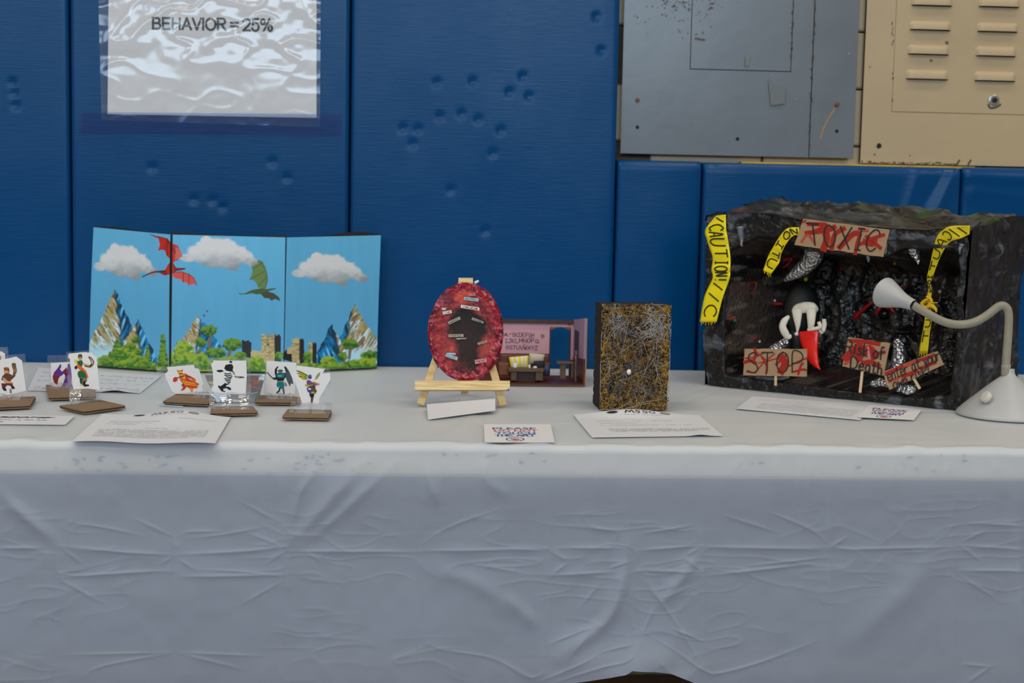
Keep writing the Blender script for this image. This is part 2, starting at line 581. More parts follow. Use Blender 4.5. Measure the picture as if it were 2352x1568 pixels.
SANS = {
    'B': ([[(0.06, 0), (.06, 1)], [(0, 1), (.36, 1)] + arc(.36, .76, .24, .24, 90, -90), [(0, .52), (.4, .52)] + arc(.4, .26, .26, .26, 90, -90) + [(0, 0)]], .68),
    'E': ([[(.06, 0), (.06, 1)], [(0, 1), (.62, 1)], [(0, .52), (.58, .52)], [(0, 0), (.64, 0)]], .66),
    'H': ([[(.06, 0), (.06, 1)], [(.64, 0), (.64, 1)], [(0, .53), (.68, .53)]], .72),
    'A': ([[(0, 0), (.36, 1.02)], [(.36, 1.02), (.72, 0)], [(.14, .34), (.58, .34)]], .72),
    'V': ([[(0, 1), (.34, 0)], [(.34, 0), (.68, 1)]], .66),
    'I': ([[(.06, 0), (.06, 1)]], .14),
    'O': ([arc(.4, .5, .39, .5, 0, 360, 36)], .80),
    'R': ([[(.06, 0), (.06, 1)], [(0, 1), (.4, 1)] + arc(.4, .76, .26, .24, 90, -90) + [(0, .52)], [(.36, .5), (.68, 0)]], .72),
    '=': ([[(0, .66), (.6, .66)], [(0, .34), (.6, .34)]], .62),
    '2': ([arc(.28, .72, .28, .27, 165, -25, 14) + [(.42, .42), (.06, .08)], [(0, 0.02), (.58, 0.02)]], .60),
    '5': ([[(.54, 1), (.12, 1)], [(.12, 1), (.06, .52)], [(.06, .5)] + arc(.27, .33, .28, .33, 130, -160, 18)], .60),
    '%': ([arc(.16, .76, .15, .23, 0, 360, 18), arc(.76, .24, .15, .23, 0, 360, 18), [(.22, -.02), (.7, 1.02)]], .92),
    ' ': ([], .12)}


def sans(art, txt, box, wd, col):
    x, out = 0.0, []
    for ch in txt:
        st_, w_ = SANS[ch]
        out += [[(p[0] + x, p[1]) for p in s_] for s_ in st_]; x += w_ + .14
    W = x - .14
    for path in out:
        art.stroke([bil(box, np.array(p[0] / W), np.array(1 - p[1])) for p in path], wd, col, False)
    return art


INK = alb(38, 40, 46, 1.0)
PRINT = paintmat('printed_ink', 0.55, 0.3)

# ================================================================== THE ROOM
cream = mat('cream_wall_paint', alb(214, 193, 158, .92), 0.45, bump=0.25, bscale=60, var=0.08, vscale=3)
floor_m = mat('brown_gym_floor', (0.17, 0.075, 0.032), 0.35, var=0.5, vscale=3, stretch=(1, 12, 1))
ceil_m = mat('ceiling_paint', (0.6, 0.58, 0.53), 0.8, var=0.05)


def struct(name, x0, x1, y0, y1, z0, z1, material):
    o = MB().box(x0, x1, y0, y1, z0, z1).build(name, material)
    o['kind'] = 'structure'
    return o


RX0, RX1, RY, RZ = -8.0, 8.0, -12.0, 7.0
WALLY = 0.06
struct('floor', RX0, RX1, RY, WALLY, -0.1, 0.0, floor_m)
struct('ceiling', RX0, RX1, RY, WALLY, RZ, RZ + 0.1, ceil_m)
struct('wall_left', RX0 - 0.1, RX0, RY, WALLY, 0, RZ, cream)
struct('wall_right', RX1, RX1 + 0.1, RY, WALLY, 0, RZ, cream)
struct('wall_front', RX0, RX1, RY - 0.1, RY, 0, RZ, cream)
struct('added_dark_slab', RX0 + 0.02, RX1 - 0.02, RY, RY + 0.06, 0.02, 2.2, mat('dark_reflection_blue', (0.002, 0.03, 0.12), 0.5, var=.1))  # unseen slab, added so the lower wall pads reflect something dark
wall = struct('wall_back', RX0, RX1, WALLY, WALLY + 0.1, 0, RZ, mat('mortar', alb(120, 108, 88, 1.0), 0.8, var=0.3, vscale=20))

# painted bricks seen in the strips around the electrical panel
jz = [at(1968, y, WALLY)[2] for y in (75, 210, 337)]
course = (jz[0] - jz[2]) / 2
bw = 0.262
xj = at(1650, 366, WALLY)[0]
brick_me = None
for r in range(-2, 3):
    for cidx in range(-1, 4):
        x0 = xj + cidx * bw + (0.0 if r % 2 == 0 else 0.1) - 0.1 * (r % 2 == 0 and 0)
        z1 = jz[2] + r * course + course
        if brick_me is None:
            g = 0.0022
            mb = MB().box(0, bw, 0, 0.02, 0, course)
            me_v = []
            # bevelled brick face, 12 mm proud of the mortar bed
            f = lambda a, y: [(a, y, a), (bw - a, y, a), (bw - a, y, course - a), (a, y, course - a)]
            V = f(g, WALLY) + f(g, WALLY - 0.010) + f(g + 0.004, WALLY - 0.013)
            F = [(8, 9, 10, 11)] + [(k + i, k + (i + 1) % 4, k + 4 + (i + 1) % 4, k + 4 + i) for k in (0, 4) for i in range(4)]
            b = mk('brick', np.array(V) + np.array([x0, 0, z1 - course]), F, cream, wall, smooth_=False)
            brick_me = b; base = np.array([x0, 0, z1 - course])
        else:
            b = brick_me.copy(); COL.objects.link(b); b.parent = wall
            d = np.array([x0, 0, z1 - course]) - base
            b.location = [float(v) for v in d]

# ------------------------------------------------------------------ blue wall pads
m_, nt_, b_ = newmat('blue_vinyl'); N_, L_ = nt_.nodes, nt_.links
b_.inputs['Base Color'].default_value = (*[float(v) for v in (0.0, 0.055, 0.190)], 1)
b_.inputs['Roughness'].default_value = 0.42; b_.inputs['Specular IOR Level'].default_value = 0.19
tc_ = N_.new('ShaderNodeTexCoord'); mp_ = N_.new('ShaderNodeMapping'); mp_.inputs['Scale'].default_value = (14, 14, 420)
L_.new(tc_.outputs['Object'], mp_.inputs['Vector'])
n_ = N_.new('ShaderNodeTexNoise'); n_.inputs['Scale'].default_value = 1.0; n_.inputs['Detail'].default_value = 3
L_.new(mp_.outputs['Vector'], n_.inputs['Vector'])
n2_ = N_.new('ShaderNodeTexNoise'); n2_.inputs['Scale'].default_value = 5.0; n2_.inputs['Detail'].default_value = 5
L_.new(tc_.outputs['Object'], n2_.inputs['Vector'])
mx_ = N_.new('ShaderNodeMath'); mx_.operation = 'MULTIPLY_ADD'; mx_.inputs[1].default_value = 2.5
L_.new(n2_.outputs['Fac'], mx_.inputs[0]); L_.new(n_.outputs['Fac'], mx_.inputs[2])
bp_ = N_.new('ShaderNodeBump'); bp_.inputs['Strength'].default_value = 0.2; bp_.inputs['Distance'].default_value = 0.0012
L_.new(mx_.outputs[0], bp_.inputs['Height']); L_.new(bp_.outputs['Normal'], b_.inputs['Normal'])
rr_ = N_.new('ShaderNodeMapRange'); rr_.inputs[3].default_value = 0.20; rr_.inputs[4].default_value = 0.30
L_.new(n2_.outputs['Fac'], rr_.inputs[0]); L_.new(rr_.outputs[0], b_.inputs['Roughness'])
BLUE = m_

DENTS = [(1003, 190), (1010, 268), (1098, 275), (925, 295), (960, 297), (1215, 222), (1200, 176), (1132, 352), (350, 385),
         (445, 458), (488, 460), (512, 476), (1035, 436), (1115, 530), (28, 190), (32, 214), (36, 242), (1170, 212), (1085, 188),
         (1370, 38), (1382, 116), (1060, 262), (948, 330), (660, 408), (625, 372), (1150, 300)]


def pad(label, x0, x1, z0, z1, rtop=0.006, folds=(), puff=0.004):
    nx = max(12, int((x1 - x0) / 0.006)); nz = max(12, int((z1 - z0) / 0.006))
    def sp(a, b, n, r):
        e = np.array([0, .08, .2, .4, .7, 1.0]) * r
        mid = np.linspace(a + r, b - r, n)[1:-1]
        return np.concatenate([[a], a + e, mid, b - e[::-1], [b]])
    xs = sp(x0, x1, nx, 0.009); zs = sp(z0, z1, nz, max(rtop, 0.008))
    X, Z = np.meshgrid(xs, zs, indexing='ij')
    def rnd(d, r):
        d = np.clip(d, 0, r); return r - np.sqrt(np.maximum(r * r - (r - d) ** 2, 0))
    Y = rnd(X - x0, 0.009) + rnd(x1 - X, 0.009) + rnd(Z - z0, 0.008) + rnd(z1 - Z, rtop)
    u = (X - x0) / (x1 - x0); v = (Z - z0) / (z1 - z0)
    Y = Y + puff * (1 - np.sin(np.pi * np.clip(u, 0, 1)) ** 0.5) + 0.0012 * fbm(X * 6, Z * 3, x0 * 3, 3)
    for (dx, dz) in DENTS:
        p = at(dx, dz, 0)
        if x0 < p[0] < x1:
            q = ((X - p[0]) / 0.0065) ** 2 + ((Z - p[2]) / 0.0075) ** 2
            Y = Y + 0.0035 * np.exp(-q)
    for (a, b, wd, am) in folds:
        A, B = at(*a, 0), at(*b, 0)
        Y = Y - am * np.exp(-(distline(X, Z, [(A[0], A[2]), (B[0], B[2])]) / wd) ** 2)
    Y[0, :] = Y[-1, :] = WALLY - 0.002; Y[:, 0] = Y[:, -1] = WALLY - 0.002
    V = np.stack([X, Y, Z], -1).reshape(-1, 3)
    o = mk('wall_pad', V, gridfaces(len(xs), len(zs)), BLUE)
    tag(o, label, 'wall pad', 'blue gym wall pads')
    return o


xA, xB, xC = at(160.5, 350, 0)[0], at(803, 350, 0)[0], at(1418, 350, 0)[0]
xD, xE = at(1613, 450, 0)[0], at(2210, 430, 0)[0]
G = 0.0018
ztop = at(1800, 376, 0)[2]
pad('tall blue vinyl wall pad at the left end with a row of three dents', xA - 0.61, xA - G, 0.08, 1.9)
pad('tall blue wall pad behind the behavior sheet and the dragon trifold', xA + G, xB - G, 0.08, 1.9)
pad('tall blue wall pad behind the red oval, scattered with many dents', xB + G, xC - G, 0.08, 1.9)
pad('narrow low blue wall pad under the grey metal panel, behind the fibre block', xC + G, xD - G, 0.08, at(1500, 368, 0)[2], rtop=0.018)
pad('wide low blue wall pad behind the black cave, creased near its right seam', xD + G, xE - G, 0.08, ztop, rtop=0.02,
    folds=[((2195, 395), (2140, 510), 0.015, 0.0050), ((2110, 400), (2080, 500), 0.016, 0.0028), ((2170, 392), (2120, 470), 0.008, -0.0015),
           ((1650, 377), (2200, 384), 0.004, 0.003)])
pad('low blue wall pad at the right edge, under the louvered beige panel', xE + G, xE + 0.61, 0.08, at(2280, 384, 0)[2], rtop=0.02,
    folds=[((2230, 400), (2352, 412), 0.02, 0.004), ((2240, 440), (2352, 455), 0.02, 0.003)])

# ------------------------------------------------------------------ grey electrical panel
YE = 0.022
GREY = mat('grey_panel_enamel', alb(132, 143, 155, .70), 0.24, var=0.13, vscale=6, bump=0.12, bscale=25)
DARK = mat('dark_gap', (0.01, 0.009, 0.008), 0.8, var=0.2)
RUST = mat('rusty_metal', alb(120, 70, 40, 1.3), 0.7, var=0.5, vscale=150, bump=0.4, bscale=400)
p0 = at(1425, 353, YE); p1 = at(1959.5, 362.5, YE)
ex0, ex1, ez0, ez1 = p0[0], p1[0], (p0[2] + p1[2]) / 2, p0[2] + 0.75
ep = thing('electrical_panel', 'flat grey metal electrical panel with a small inset door and dark screw holes', 'electrical panel', ((ex0 + ex1) / 2, WALLY - 0.02, ez0))
xs_ = at(1864, 200, YE)[0]
dxl, dxr, dz0 = at(1588, 80, YE)[0], at(1819, 80, YE)[0], at(1700, 161, YE)[2]
dz1 = ez0 + 0.62


def plate(name, x0, x1, z0, z1, y, t, material, parent, bev=0.0015):
    mb = MB()
    V = [(x0, y + t, z0), (x1, y + t, z0), (x1, y + t, z1), (x0, y + t, z1)]
    V += [(x0, y + bev, z0), (x1, y + bev, z0), (x1, y + bev, z1), (x0, y + bev, z1)]
    V += [(x0 + bev, y, z0 + bev), (x1 - bev, y, z0 + bev), (x1 - bev, y, z1 - bev), (x0 + bev, y, z1 - bev)]
    F = [(8, 9, 10, 11), (3, 2, 1, 0)] + [(k + i, k + (i + 1) % 4, k + 4 + (i + 1) % 4, k + 4 + i) for k in (0, 4) for i in range(4)]
    return mb.add(V, F).build(name, material, parent)


g = 0.0014
# backing box, then the trim plates around the door with real gaps between them
plate('backing_box', ex0 + 0.004, ex1 - 0.004, ez0 + 0.003, ez1, YE + 0.004, WALLY - 0.013 - YE - 0.005, DARK, ep, 0.0005)
MB().slab([(x, YE, z) for x, z in ((ex0, ez0), (xs_ - g * .8, ez0), (xs_ - g * .8, ez1), (dxr + g, ez1), (dxr + g, dz0 - g), (dxl - g, dz0 - g), (dxl - g, ez1), (ex0, ez1))],
          (0, .003, 0)).build('trim_plate', GREY, ep)
plate('side_plate', xs_ + g * .8, ex1, ez0, ez1, YE, 0.003, GREY, ep, 0.0008)
plate('panel_door', dxl, dxr, dz0, dz1, YE - 0.0005, 0.0035, GREY, ep, 0.0008)


def disc(name, px, py, Y, r, dep, material, parent, n=14):
    c = at(px, py, Y)
    return MB().lathe(c + np.array([0, 0.001, 0]), (0, -1, 0), [(0, r), (dep, r), (dep + 0.0006, r * .8), (dep + 0.0006, 0.0001)], n).build(name, material, parent)


for (x, y) in ((1464, 292), (1694, 319), (1922, 301)):
    disc('screw_hole', x, y, YE, 0.0042, 0.0012, DARK, ep)
disc('rusty_screw', 1464, 230, YE, 0.005, 0.0025, RUST, ep)['label'] = 'rusty round screw head'
disc('rusty_screw', 1922, 240, YE, 0.0055, 0.003, RUST, ep)['label'] = 'orange rusted screw head'
fnE = lambda x, y, l: at(x, y, YE - 0.0006 - l)
st = Art(fnE)
orange = alb(150, 118, 80, 1.3)
st.stroke([(1917, 249), (1903, 272), (1891, 296), (1884, 318)], 3.6, orange)
st.build('rust_streak', PRINT, ep)['label'] = 'thin orange rust streak'
st = Art(fnE)
for k in range(90):
    x = random.gauss(1570, 45); y = random.uniform(-10, 100) * random.random()
    if 1445 < x < 1700 and not 1584 < x < 1592:
        st.ell(x, y, random.uniform(.8, 3.2), random.uniform(.6, 1.8), alb(92, 84, 78, 1.0), 7, jit=.3)
for k in range(16):
    x = random.uniform(1450, 1960); y = random.uniform(20, 240)
    if abs(x - 1588) > 9 and abs(x - 1819) > 9 and abs(x - 1865) > 9 and abs(y - 161) > 8:
        st.ell(x, y, random.uniform(.8, 2.2), random.uniform(.8, 1.8), alb(160, 168, 176, .95), 7, jit=.3)
for (x, y) in ((1600, 88), (1608, 90), (1616, 91), (1636, 8), (1634, 18)):
    st.ell(x, y, 5, 2.0, alb(92, 70, 60, 1.1), 9, jit=.3)
for k in range(26):
    y = random.uniform(0, 340); st.ell(1872 - y * .04 + random.uniform(-3, 3), y, 1.2, random.uniform(1.5, 6), alb(85, 68, 58, 1.0), 7, jit=.3)
for k in range(16):
    y = random.uniform(0, 156); st.ell(1823 - y * .04 + random.uniform(-2, 2), y, 1.3, random.uniform(1.5, 5), alb(80, 66, 58, 1.0), 7, jit=.3)
st.poly([(1764, 180), (1774, 196), (1792, 205), (1804, 196), (1803, 238), (1770, 242), (1768, 215)], alb(132, 141, 144, .72))
st.poly([(1712, 128), (1722, 128), (1720, 150), (1712, 152)], alb(138, 146, 148, .75))
tag(st.build('paint_chips', PRINT, ep), 'paint chips and scuffs', kind='stuff')

# ------------------------------------------------------------------ beige louvered panel
YB = 0.026
BEIGE = mat('beige_panel_enamel', alb(200, 180, 145, .86), 0.4, var=0.07, vscale=5, bump=0.2, bscale=40)
q0 = at(1980, 374, YB); bx0 = at(1984, 190, YB)[0]; bz0 = at(2100, 377, YB)[2]
bp = thing('louvered_panel', 'beige painted metal cabinet with a louvered door and round lock', 'cabinet', (bx0 + 0.25, WALLY - 0.02, bz0))
gx0 = at(2054, 130, YB)[0]; gz0 = at(2200, 260, YB)[2]; bx1 = bx0 + 0.62; bz1 = bz0 + 0.75
plate('cabinet_body', bx0 + 0.002, bx1, bz0 + 0.002, bz1, YB + 0.003, WALLY - 0.013 - YB - 0.004, mat('cabinet_gap', alb(70, 62, 48, 1), 0.7, var=.3), bp, 0.0005)
MB().slab([(x, YB, z) for x, z in ((bx0, bz0), (bx1, bz0), (bx1, gz0 - .0008), (gx0 - .0009, gz0 - .0008), (gx0 - .0009, bz1), (bx0, bz1))], (0, .003, 0)).build('cabinet_frame', BEIGE, bp)
plate('cabinet_door', gx0, bx1, gz0, bz1, YB, 0.003, BEIGE, bp, 0.0008)


def louver(pxl, pxr, pyt, pyb):
    a = at(pxl, pyb, YB); b = at(pxr, pyb + .02 * (pxr - pxl) * 0, YB); t = at((pxl + pxr) / 2, pyt, YB)
    x0, x1, z0, z1 = a[0], b[0], a[2], t[2]
    nu, nv = 17, 7
    V = []
    for i in range(nu):
        for j in range(nv):
            u, v = i / (nu - 1), j / (nv - 1)
            x = x0 + (x1 - x0) * u; z = z0 + (z1 - z0) * v
            e = min(1, min(u, 1 - u) * 7); e = math.sqrt(max(0, 1 - (1 - e) ** 2))
            y = YB - 0.009 * e * math.sqrt(max(0, 1 - v * v)) + 0.0005
            if u in (0, 1): z = z0 + (z1 - z0) * v * .75
            V.append((x, y, z))
    lv = mk('louver', np.array(V), gridfaces(nu, nv), BEIGE, bp)
    mb = MB(); c = (x0 + x1) / 2
    P = [np.array([x0 + (x1 - x0) * i / 16, YB - 0.009 * math.sqrt(max(0, 1 - (1 - min(1, min(i / 16, 1 - i / 16) * 7)) ** 2)), z0 - 0.0002]) for i in range(17)]
    Q = [np.array([p[0], YB + 0.0005, z0 - 0.0002]) for p in P]
    mb.add(P + Q, [(i, i + 1, 18 + i, 17 + i) for i in range(16)])
    mb.box(x0 + .003, x1 - .003, YB - .0008, YB + .0004, z0 - .0022, z0 - .0003).build('slot', DARK, lv)


for l, r, t, b in ((2092, 2188, -10, 11), (2088, 2184, 48, 67), (2084, 2180, 103, 123), (2079, 2178, 160, 180),
                   (2246, 2342, -6, 14), (2243, 2338, 52, 71), (2240, 2334, 106, 127), (2236, 2333, 164, 184)):
    louver(l, r, t, b)
lk = disc('door_lock', 2283, 230, YB, 0.0125, 0.003, mat('lock_metal', (0.45, 0.46, 0.47), 0.3, metal=0.9, var=0.2), bp, 24)
c = at(2285, 230, YB - 0.0036)
MB().lathe(c, (0, -1, 0), [(0, 0.006), (0.0015, 0.006), (0.0018, 0.004), (0.0018, 0.0001)], 14).build('keyhole', DARK, lk)
fnB = lambda x, y, l: at(x, y, YB - 0.0004 - l)
st = Art(fnB)
st.ell(2019, 335, 5.5, 6, (0.01, 0.01, 0.01), 11, jit=.15)
for (x, y, r) in ((2009, 355, 2.2), (2090, 357, 1.6), (2139, 139, 3), (1998, 154, 1.8), (2175, 98, 4)):
    st.ell(x, y, r, r, alb(95, 85, 70, 1), 9, jit=.2)
st.stroke([(2270, 240), (2275, 248), (2288, 246), (2298, 240)], 4, alb(70, 64, 55, 1))  # dark crescent along the lower rim of the lock
for k in range(34):
    x = 1980 + k * 6.5 + random.uniform(-4, 4)
    if x < 2235: st.ell(x, 374 + (x - 1980) * .012 + random.uniform(-3, 1), random.uniform(1.5, 6), random.uniform(.8, 2.4), alb(80, 74, 60, 1), 8, jit=.3)
for k in range(14):
    st.ell(2050 + random.uniform(-1, 2), random.uniform(10, 255), 1.0, random.uniform(1.5, 4), alb(70, 64, 52, 1), 7, jit=.3)
for x in (2201, 2227):
    st.stroke([(x - 3, 378), (x, 372), (x + 3, 368)], 4, alb(85, 75, 58, 1))
tag(st.build('paint_chips', PRINT, bp), 'dark chips along the edges and a dark crescent below the lock', kind='stuff')
fnS = lambda x, y, l: at(x, y, 0.012 - l)
# thin yellow edge band lying on top of the low pads
ya = at(1700, 377, 0.03); yb = at(2235, 383, 0.03)
tape_y = MB().box(ya[0], yb[0], 0.018, 0.046, ztop - 0.0015, ztop + 0.0035).build('trim_1', mat('yellow_edge', alb(196, 160, 60, 1.2), 0.6, var=.25, vscale=20))
tape_y['kind'] = 'structure'

# ------------------------------------------------------------------ behavior sheet in its sleeve
PAPER = mat('white_paper', (0.74, 0.76, 0.79), 0.6, var=0.02, vscale=30)
YS = -0.0040
c_tl, c_tr, c_br, c_bl = at(250, -90, YS), at(727, -80, YS), at(727, 271, YS), at(247, 262, YS)
sg = thing('poster_sheet', 'white sheet reading BEHAVIOR = 25% in a shiny clear sleeve taped on the blue pad', 'sign', ((c_bl + c_br) / 2))
MB().slab([c_bl, c_br, c_tr, c_tl], (0, 0.0006, 0)).build('paper', PAPER, sg)
fnP = lambda x, y, l: at(x, y, YS - 0.0001 - l)
sans(Art(fnP), 'BEHAVIOR = 25%', [(350, 41), (625, 44), (625, 71.5), (350, 66)], 5.0, alb(52, 62, 70, .7)).build('lettering', PRINT, sg)


def film_sheet(name, corners, material, parent, nu=70, nv=50, amp=0.0012, fr=30, seed=0.0, calm=0.0):
    u, v = np.meshgrid(np.linspace(0, 1, nu), np.linspace(0, 1, nv), indexing='ij')
    P = bil(corners, u, v)
    n = np.cross(np.asarray(corners[1]) - corners[0], np.asarray(corners[3]) - corners[0]); n = n / np.linalg.norm(n)
    if n[1] > 0: n = -n
    d = amp * fbm(u * fr * .2 + seed, v * fr * .2, seed, 3)
    ridg = amp * 1.6 * (1 - np.abs(vnoise(u * 7 + v * 5 + seed, v * 9 - u * 3, seed + 4))) ** 6
    P = P + ((d + ridg) * (1 - calm * smooth(.42, .78, v + .08 * vnoise(u * 5, v * 5, 2.2))))[..., None] * n
    return mk(name, P.reshape(-1, 3), gridfaces(nu, nv), material, parent)


YF = YS - 0.0028
SLEEVE = filmmat('wrinkled_clear_sleeve', 0.08, 0.02, 0.10, bump=0.12, bscale=15, bdist=0.006)
film_sheet('clear_sleeve', [at(224, -95, YF), at(737, -90, YF), at(735, 292, YF), at(233, 275, YF)], SLEEVE, sg, 120, 90, 0.0017, 40, 2.0, .85)
TAPE = filmmat('clear_packing_tape', 0.015, -0.035, 0.4, tint=(0.62, 0.70, 0.86), bump=0.1, bscale=30)
film_sheet('packing_tape', [at(183, 257, YF - 0.002), at(784, 262, YF - 0.002), at(785, 310, YF - 0.002), at(179, 304, YF - 0.002)], TAPE, sg, 90, 14, 0.0003, 60, 5.0)

# ================================================================== TABLE AND CLOTH
YT0, YT1, XT0, XT1 = -1.052, -0.012, -1.06, 1.85
tb = thing('folding_table', 'long cream folding table hidden under the white plastic cloth', 'table', ((XT0 + XT1) / 2, (YT0 + YT1) / 2, 0))
TOPM = mat('cream_table_plastic', (0.84, 0.79, 0.68), 0.5, var=0.06, vscale=12)
plate_ = MB()
bev = 0.006
rect = lambda a, z: [(XT0 + a, YT0 + a, z), (XT1 - a, YT0 + a, z), (XT1 - a, YT1 - a, z), (XT0 + a, YT1 - a, z)]
zt = TZ - 0.0025
V = rect(bev, zt - 0.049) + rect(0, zt - 0.043) + rect(0, zt - bev) + rect(bev, zt)
F = [(3, 2, 1, 0), (12, 13, 14, 15)] + [(k + i, k + (i + 1) % 4, k + 4 + (i + 1) % 4, k + 4 + i) for k in (0, 4, 8) for i in range(4)]
plate_.add(V, F).build('tabletop', TOPM, tb)
sc = Art(lambda x, y, l: np.array([x, YT0 - 0.0004 - l, y]))
rs_ = random.Random(17)
for k in range(70):
    p = at(rs_.choice([rs_.uniform(120, 420), rs_.uniform(560, 780), rs_.uniform(60, 2300)]), rs_.uniform(1040, 1088), YT0)
    sc.ell(p[0], p[2], rs_.uniform(.001, .006), rs_.uniform(.0006, .0016), (.12, .15, .24), 9, rs_.uniform(-.3, .3), .3)
tag(sc.build('scuff_marks', PRINT, tb), 'dark blue scuffs along the table edge', kind='stuff')
LEGM = mat('grey_leg_metal', (0.25, 0.26, 0.28), 0.4, metal=0.7, var=.1)
for x in (XT0 + 0.15, XT1 - 0.15):
    for y in (YT0 + 0.3, YT1 - 0.12):
        MB().tube([(x, y, 0.0), (x, y, zt - 0.05)], 0.016, 12).build('leg', LEGM, tb)
    MB().tube([(x, YT0 + 0.3, 0.12), (x, YT1 - 0.12, 0.12)], 0.012, 10).build('crossbar', LEGM, tb)

# plastic cloth: one continuous sheet over the top and down the front
CRE = []      # creases: pixel polyline, half width px, height mm


def zl(pts, off=0):
    return [(off + x / 1.96, 1000 + y / 1.96) for x, y in pts]


L6 = lambda pts, wd=3.0, am=1.6: CRE.append((zl(pts), wd, am))
R6 = lambda pts, wd=3.0, am=1.6: CRE.append((zl(pts, 1152), wd, am))
for x in (135, 403, 663, 964, 1259, 1438, 1614, 1902, 2185):
    CRE.append(([(x + 2, 1025), (x, 1250), (x - 3, 1580)], 3.0, 1.5))
for p in ([(-10, 500), (200, 498)], [(280, 490), (540, 515), (790, 528)], [(810, 526), (1100, 512), (1300, 490)], [(1300, 512), (1890, 518)],
          [(1900, 514), (2352, 506)], [(280, 628), (660, 602), (790, 600)], [(820, 622), (1290, 616)]):
    L6(p, 3.2, 2.4)
for p in ([(0, 505), (200, 510)], [(260, 500), (540, 500)], [(620, 510), (890, 490)], [(910, 495), (1470, 508)], [(1470, 508), (2040, 495)],
          [(2060, 490), (2352, 508)], [(220, 620), (500, 605)], [(610, 600), (900, 605)], [(2040, 600), (2380, 600)], [(920, 622), (1400, 570)]):
    R6(p, 3.2, 2.4)
for p in ([(310, 385), (480, 410), (650, 445)], [(600, 365), (790, 450)], [(800, 445), (850, 428), (1000, 425)], [(870, 455), (1000, 440), (1200, 405)],
          [(1080, 290), (1260, 385)], [(1110, 430), (1290, 495)], [(280, 495), (390, 575)], [(300, 605), (400, 590)], [(1300, 500), (1200, 570)],
          [(290, 640), (480, 745)], [(1280, 640), (1080, 750)], [(900, 590), (1100, 602), (1290, 622)], [(780, 955), (310, 968)],
          [(780, 958), (450, 1025), (370, 1112)], [(820, 955), (1190, 970)], [(820, 960), (1120, 1032)], [(1900, 480), (2040, 400), (2240, 330)],
          [(1920, 915), (2000, 945), (2200, 980), (2360, 1050)], [(2120, 570), (2352, 610)], [(790, 470), (810, 500)], [(790, 530), (720, 575)],
          [(800, 540), (900, 600)], [(1380, 515), (1450, 560)]):
    L6(p, 2.2, 1.3)
for p in ([(210, 1092), (420, 1020), (560, 980), (640, 870)], [(640, 870), (760, 940), (900, 1035), (980, 1045), (1200, 985), (1410, 905)],
          [(600, 600), (680, 700), (740, 775), (900, 1030)], [(440, 950), (600, 912)], [(170, 1080), (330, 1010), (420, 965)], [(290, 985), (415, 830)],
          [(1000, 355), (1230, 430)], [(1200, 340), (1390, 420), (1470, 490)], [(640, 435), (860, 400)], [(350, 400), (530, 430)],
          [(2070, 470), (2180, 420)], [(2050, 485), (2150, 560)], [(2090, 390), (2352, 402)], [(2050, 620), (2220, 730)], [(205, 505), (300, 560)],
          [(300, 560), (220, 620)], [(560, 560), (480, 590)], [(900, 490), (820, 540)], [(820, 545), (900, 605)], [(540, 740), (600, 880)],
          [(620, 880), (690, 740)], [(760, 850), (890, 905)], [(690, 980), (760, 1060)], [(0, 1000), (120, 1065), (190, 1040)], [(640, 620), (730, 770)],
          [(1100, 580), (1470, 540)], [(1470, 500), (1550, 450)], [(350, 760), (440, 650)], [(860, 660), (720, 720)], [(200, 920), (430, 830)],
          [(2050, 1010), (2180, 1020)], [(2060, 1100), (2190, 1010)]):
    R6(p, 2.4, 1.7)
# broad soft folds falling from the table edge
for p, wd, am in (([(850, 1040), (720, 1190), (665, 1250)], 16, 4.0), ([(760, 1040), (690, 1130), (670, 1240)], 9, 2.5), ([(930, 1040), (780, 1180), (690, 1250)], 12, 2.5),
                  ([(0, 1130), (135, 1245)], 14, 3.5), ([(975, 1060), (1010, 1170)], 10, 2.5), ([(1090, 1040), (1130, 1110), (1180, 1140)], 14, 2.5),
                  ([(1240, 1440), (1152, 1350)], 14, 2.5), ([(1440, 1250), (1400, 1400), (1280, 1500)], 14, 4.5), ([(1614, 1260), (1500, 1400)], 12, 2.5),
                  ([(2185, 1250), (2000, 1420), (1900, 1500)], 30, 3.0), ([(1200, 1420), (1100, 1340), (980, 1300)], 20, 2.5), ([(2330, 1150), (2340, 1568)], 14, 4)):
    CRE.append((p, wd, am))
rs = random.Random(5)
for k in range(42):
    x = rs.uniform(900, 2300) if k < 34 else rs.uniform(0, 900)
    s_ = rs.uniform(-26, 26)
    CRE.append(([(x, 1026), (x + s_ * .4, 1060), (x + s_, rs.uniform(1075, 1140))], rs.uniform(4, 9), rs.uniform(.8, 2.2)))
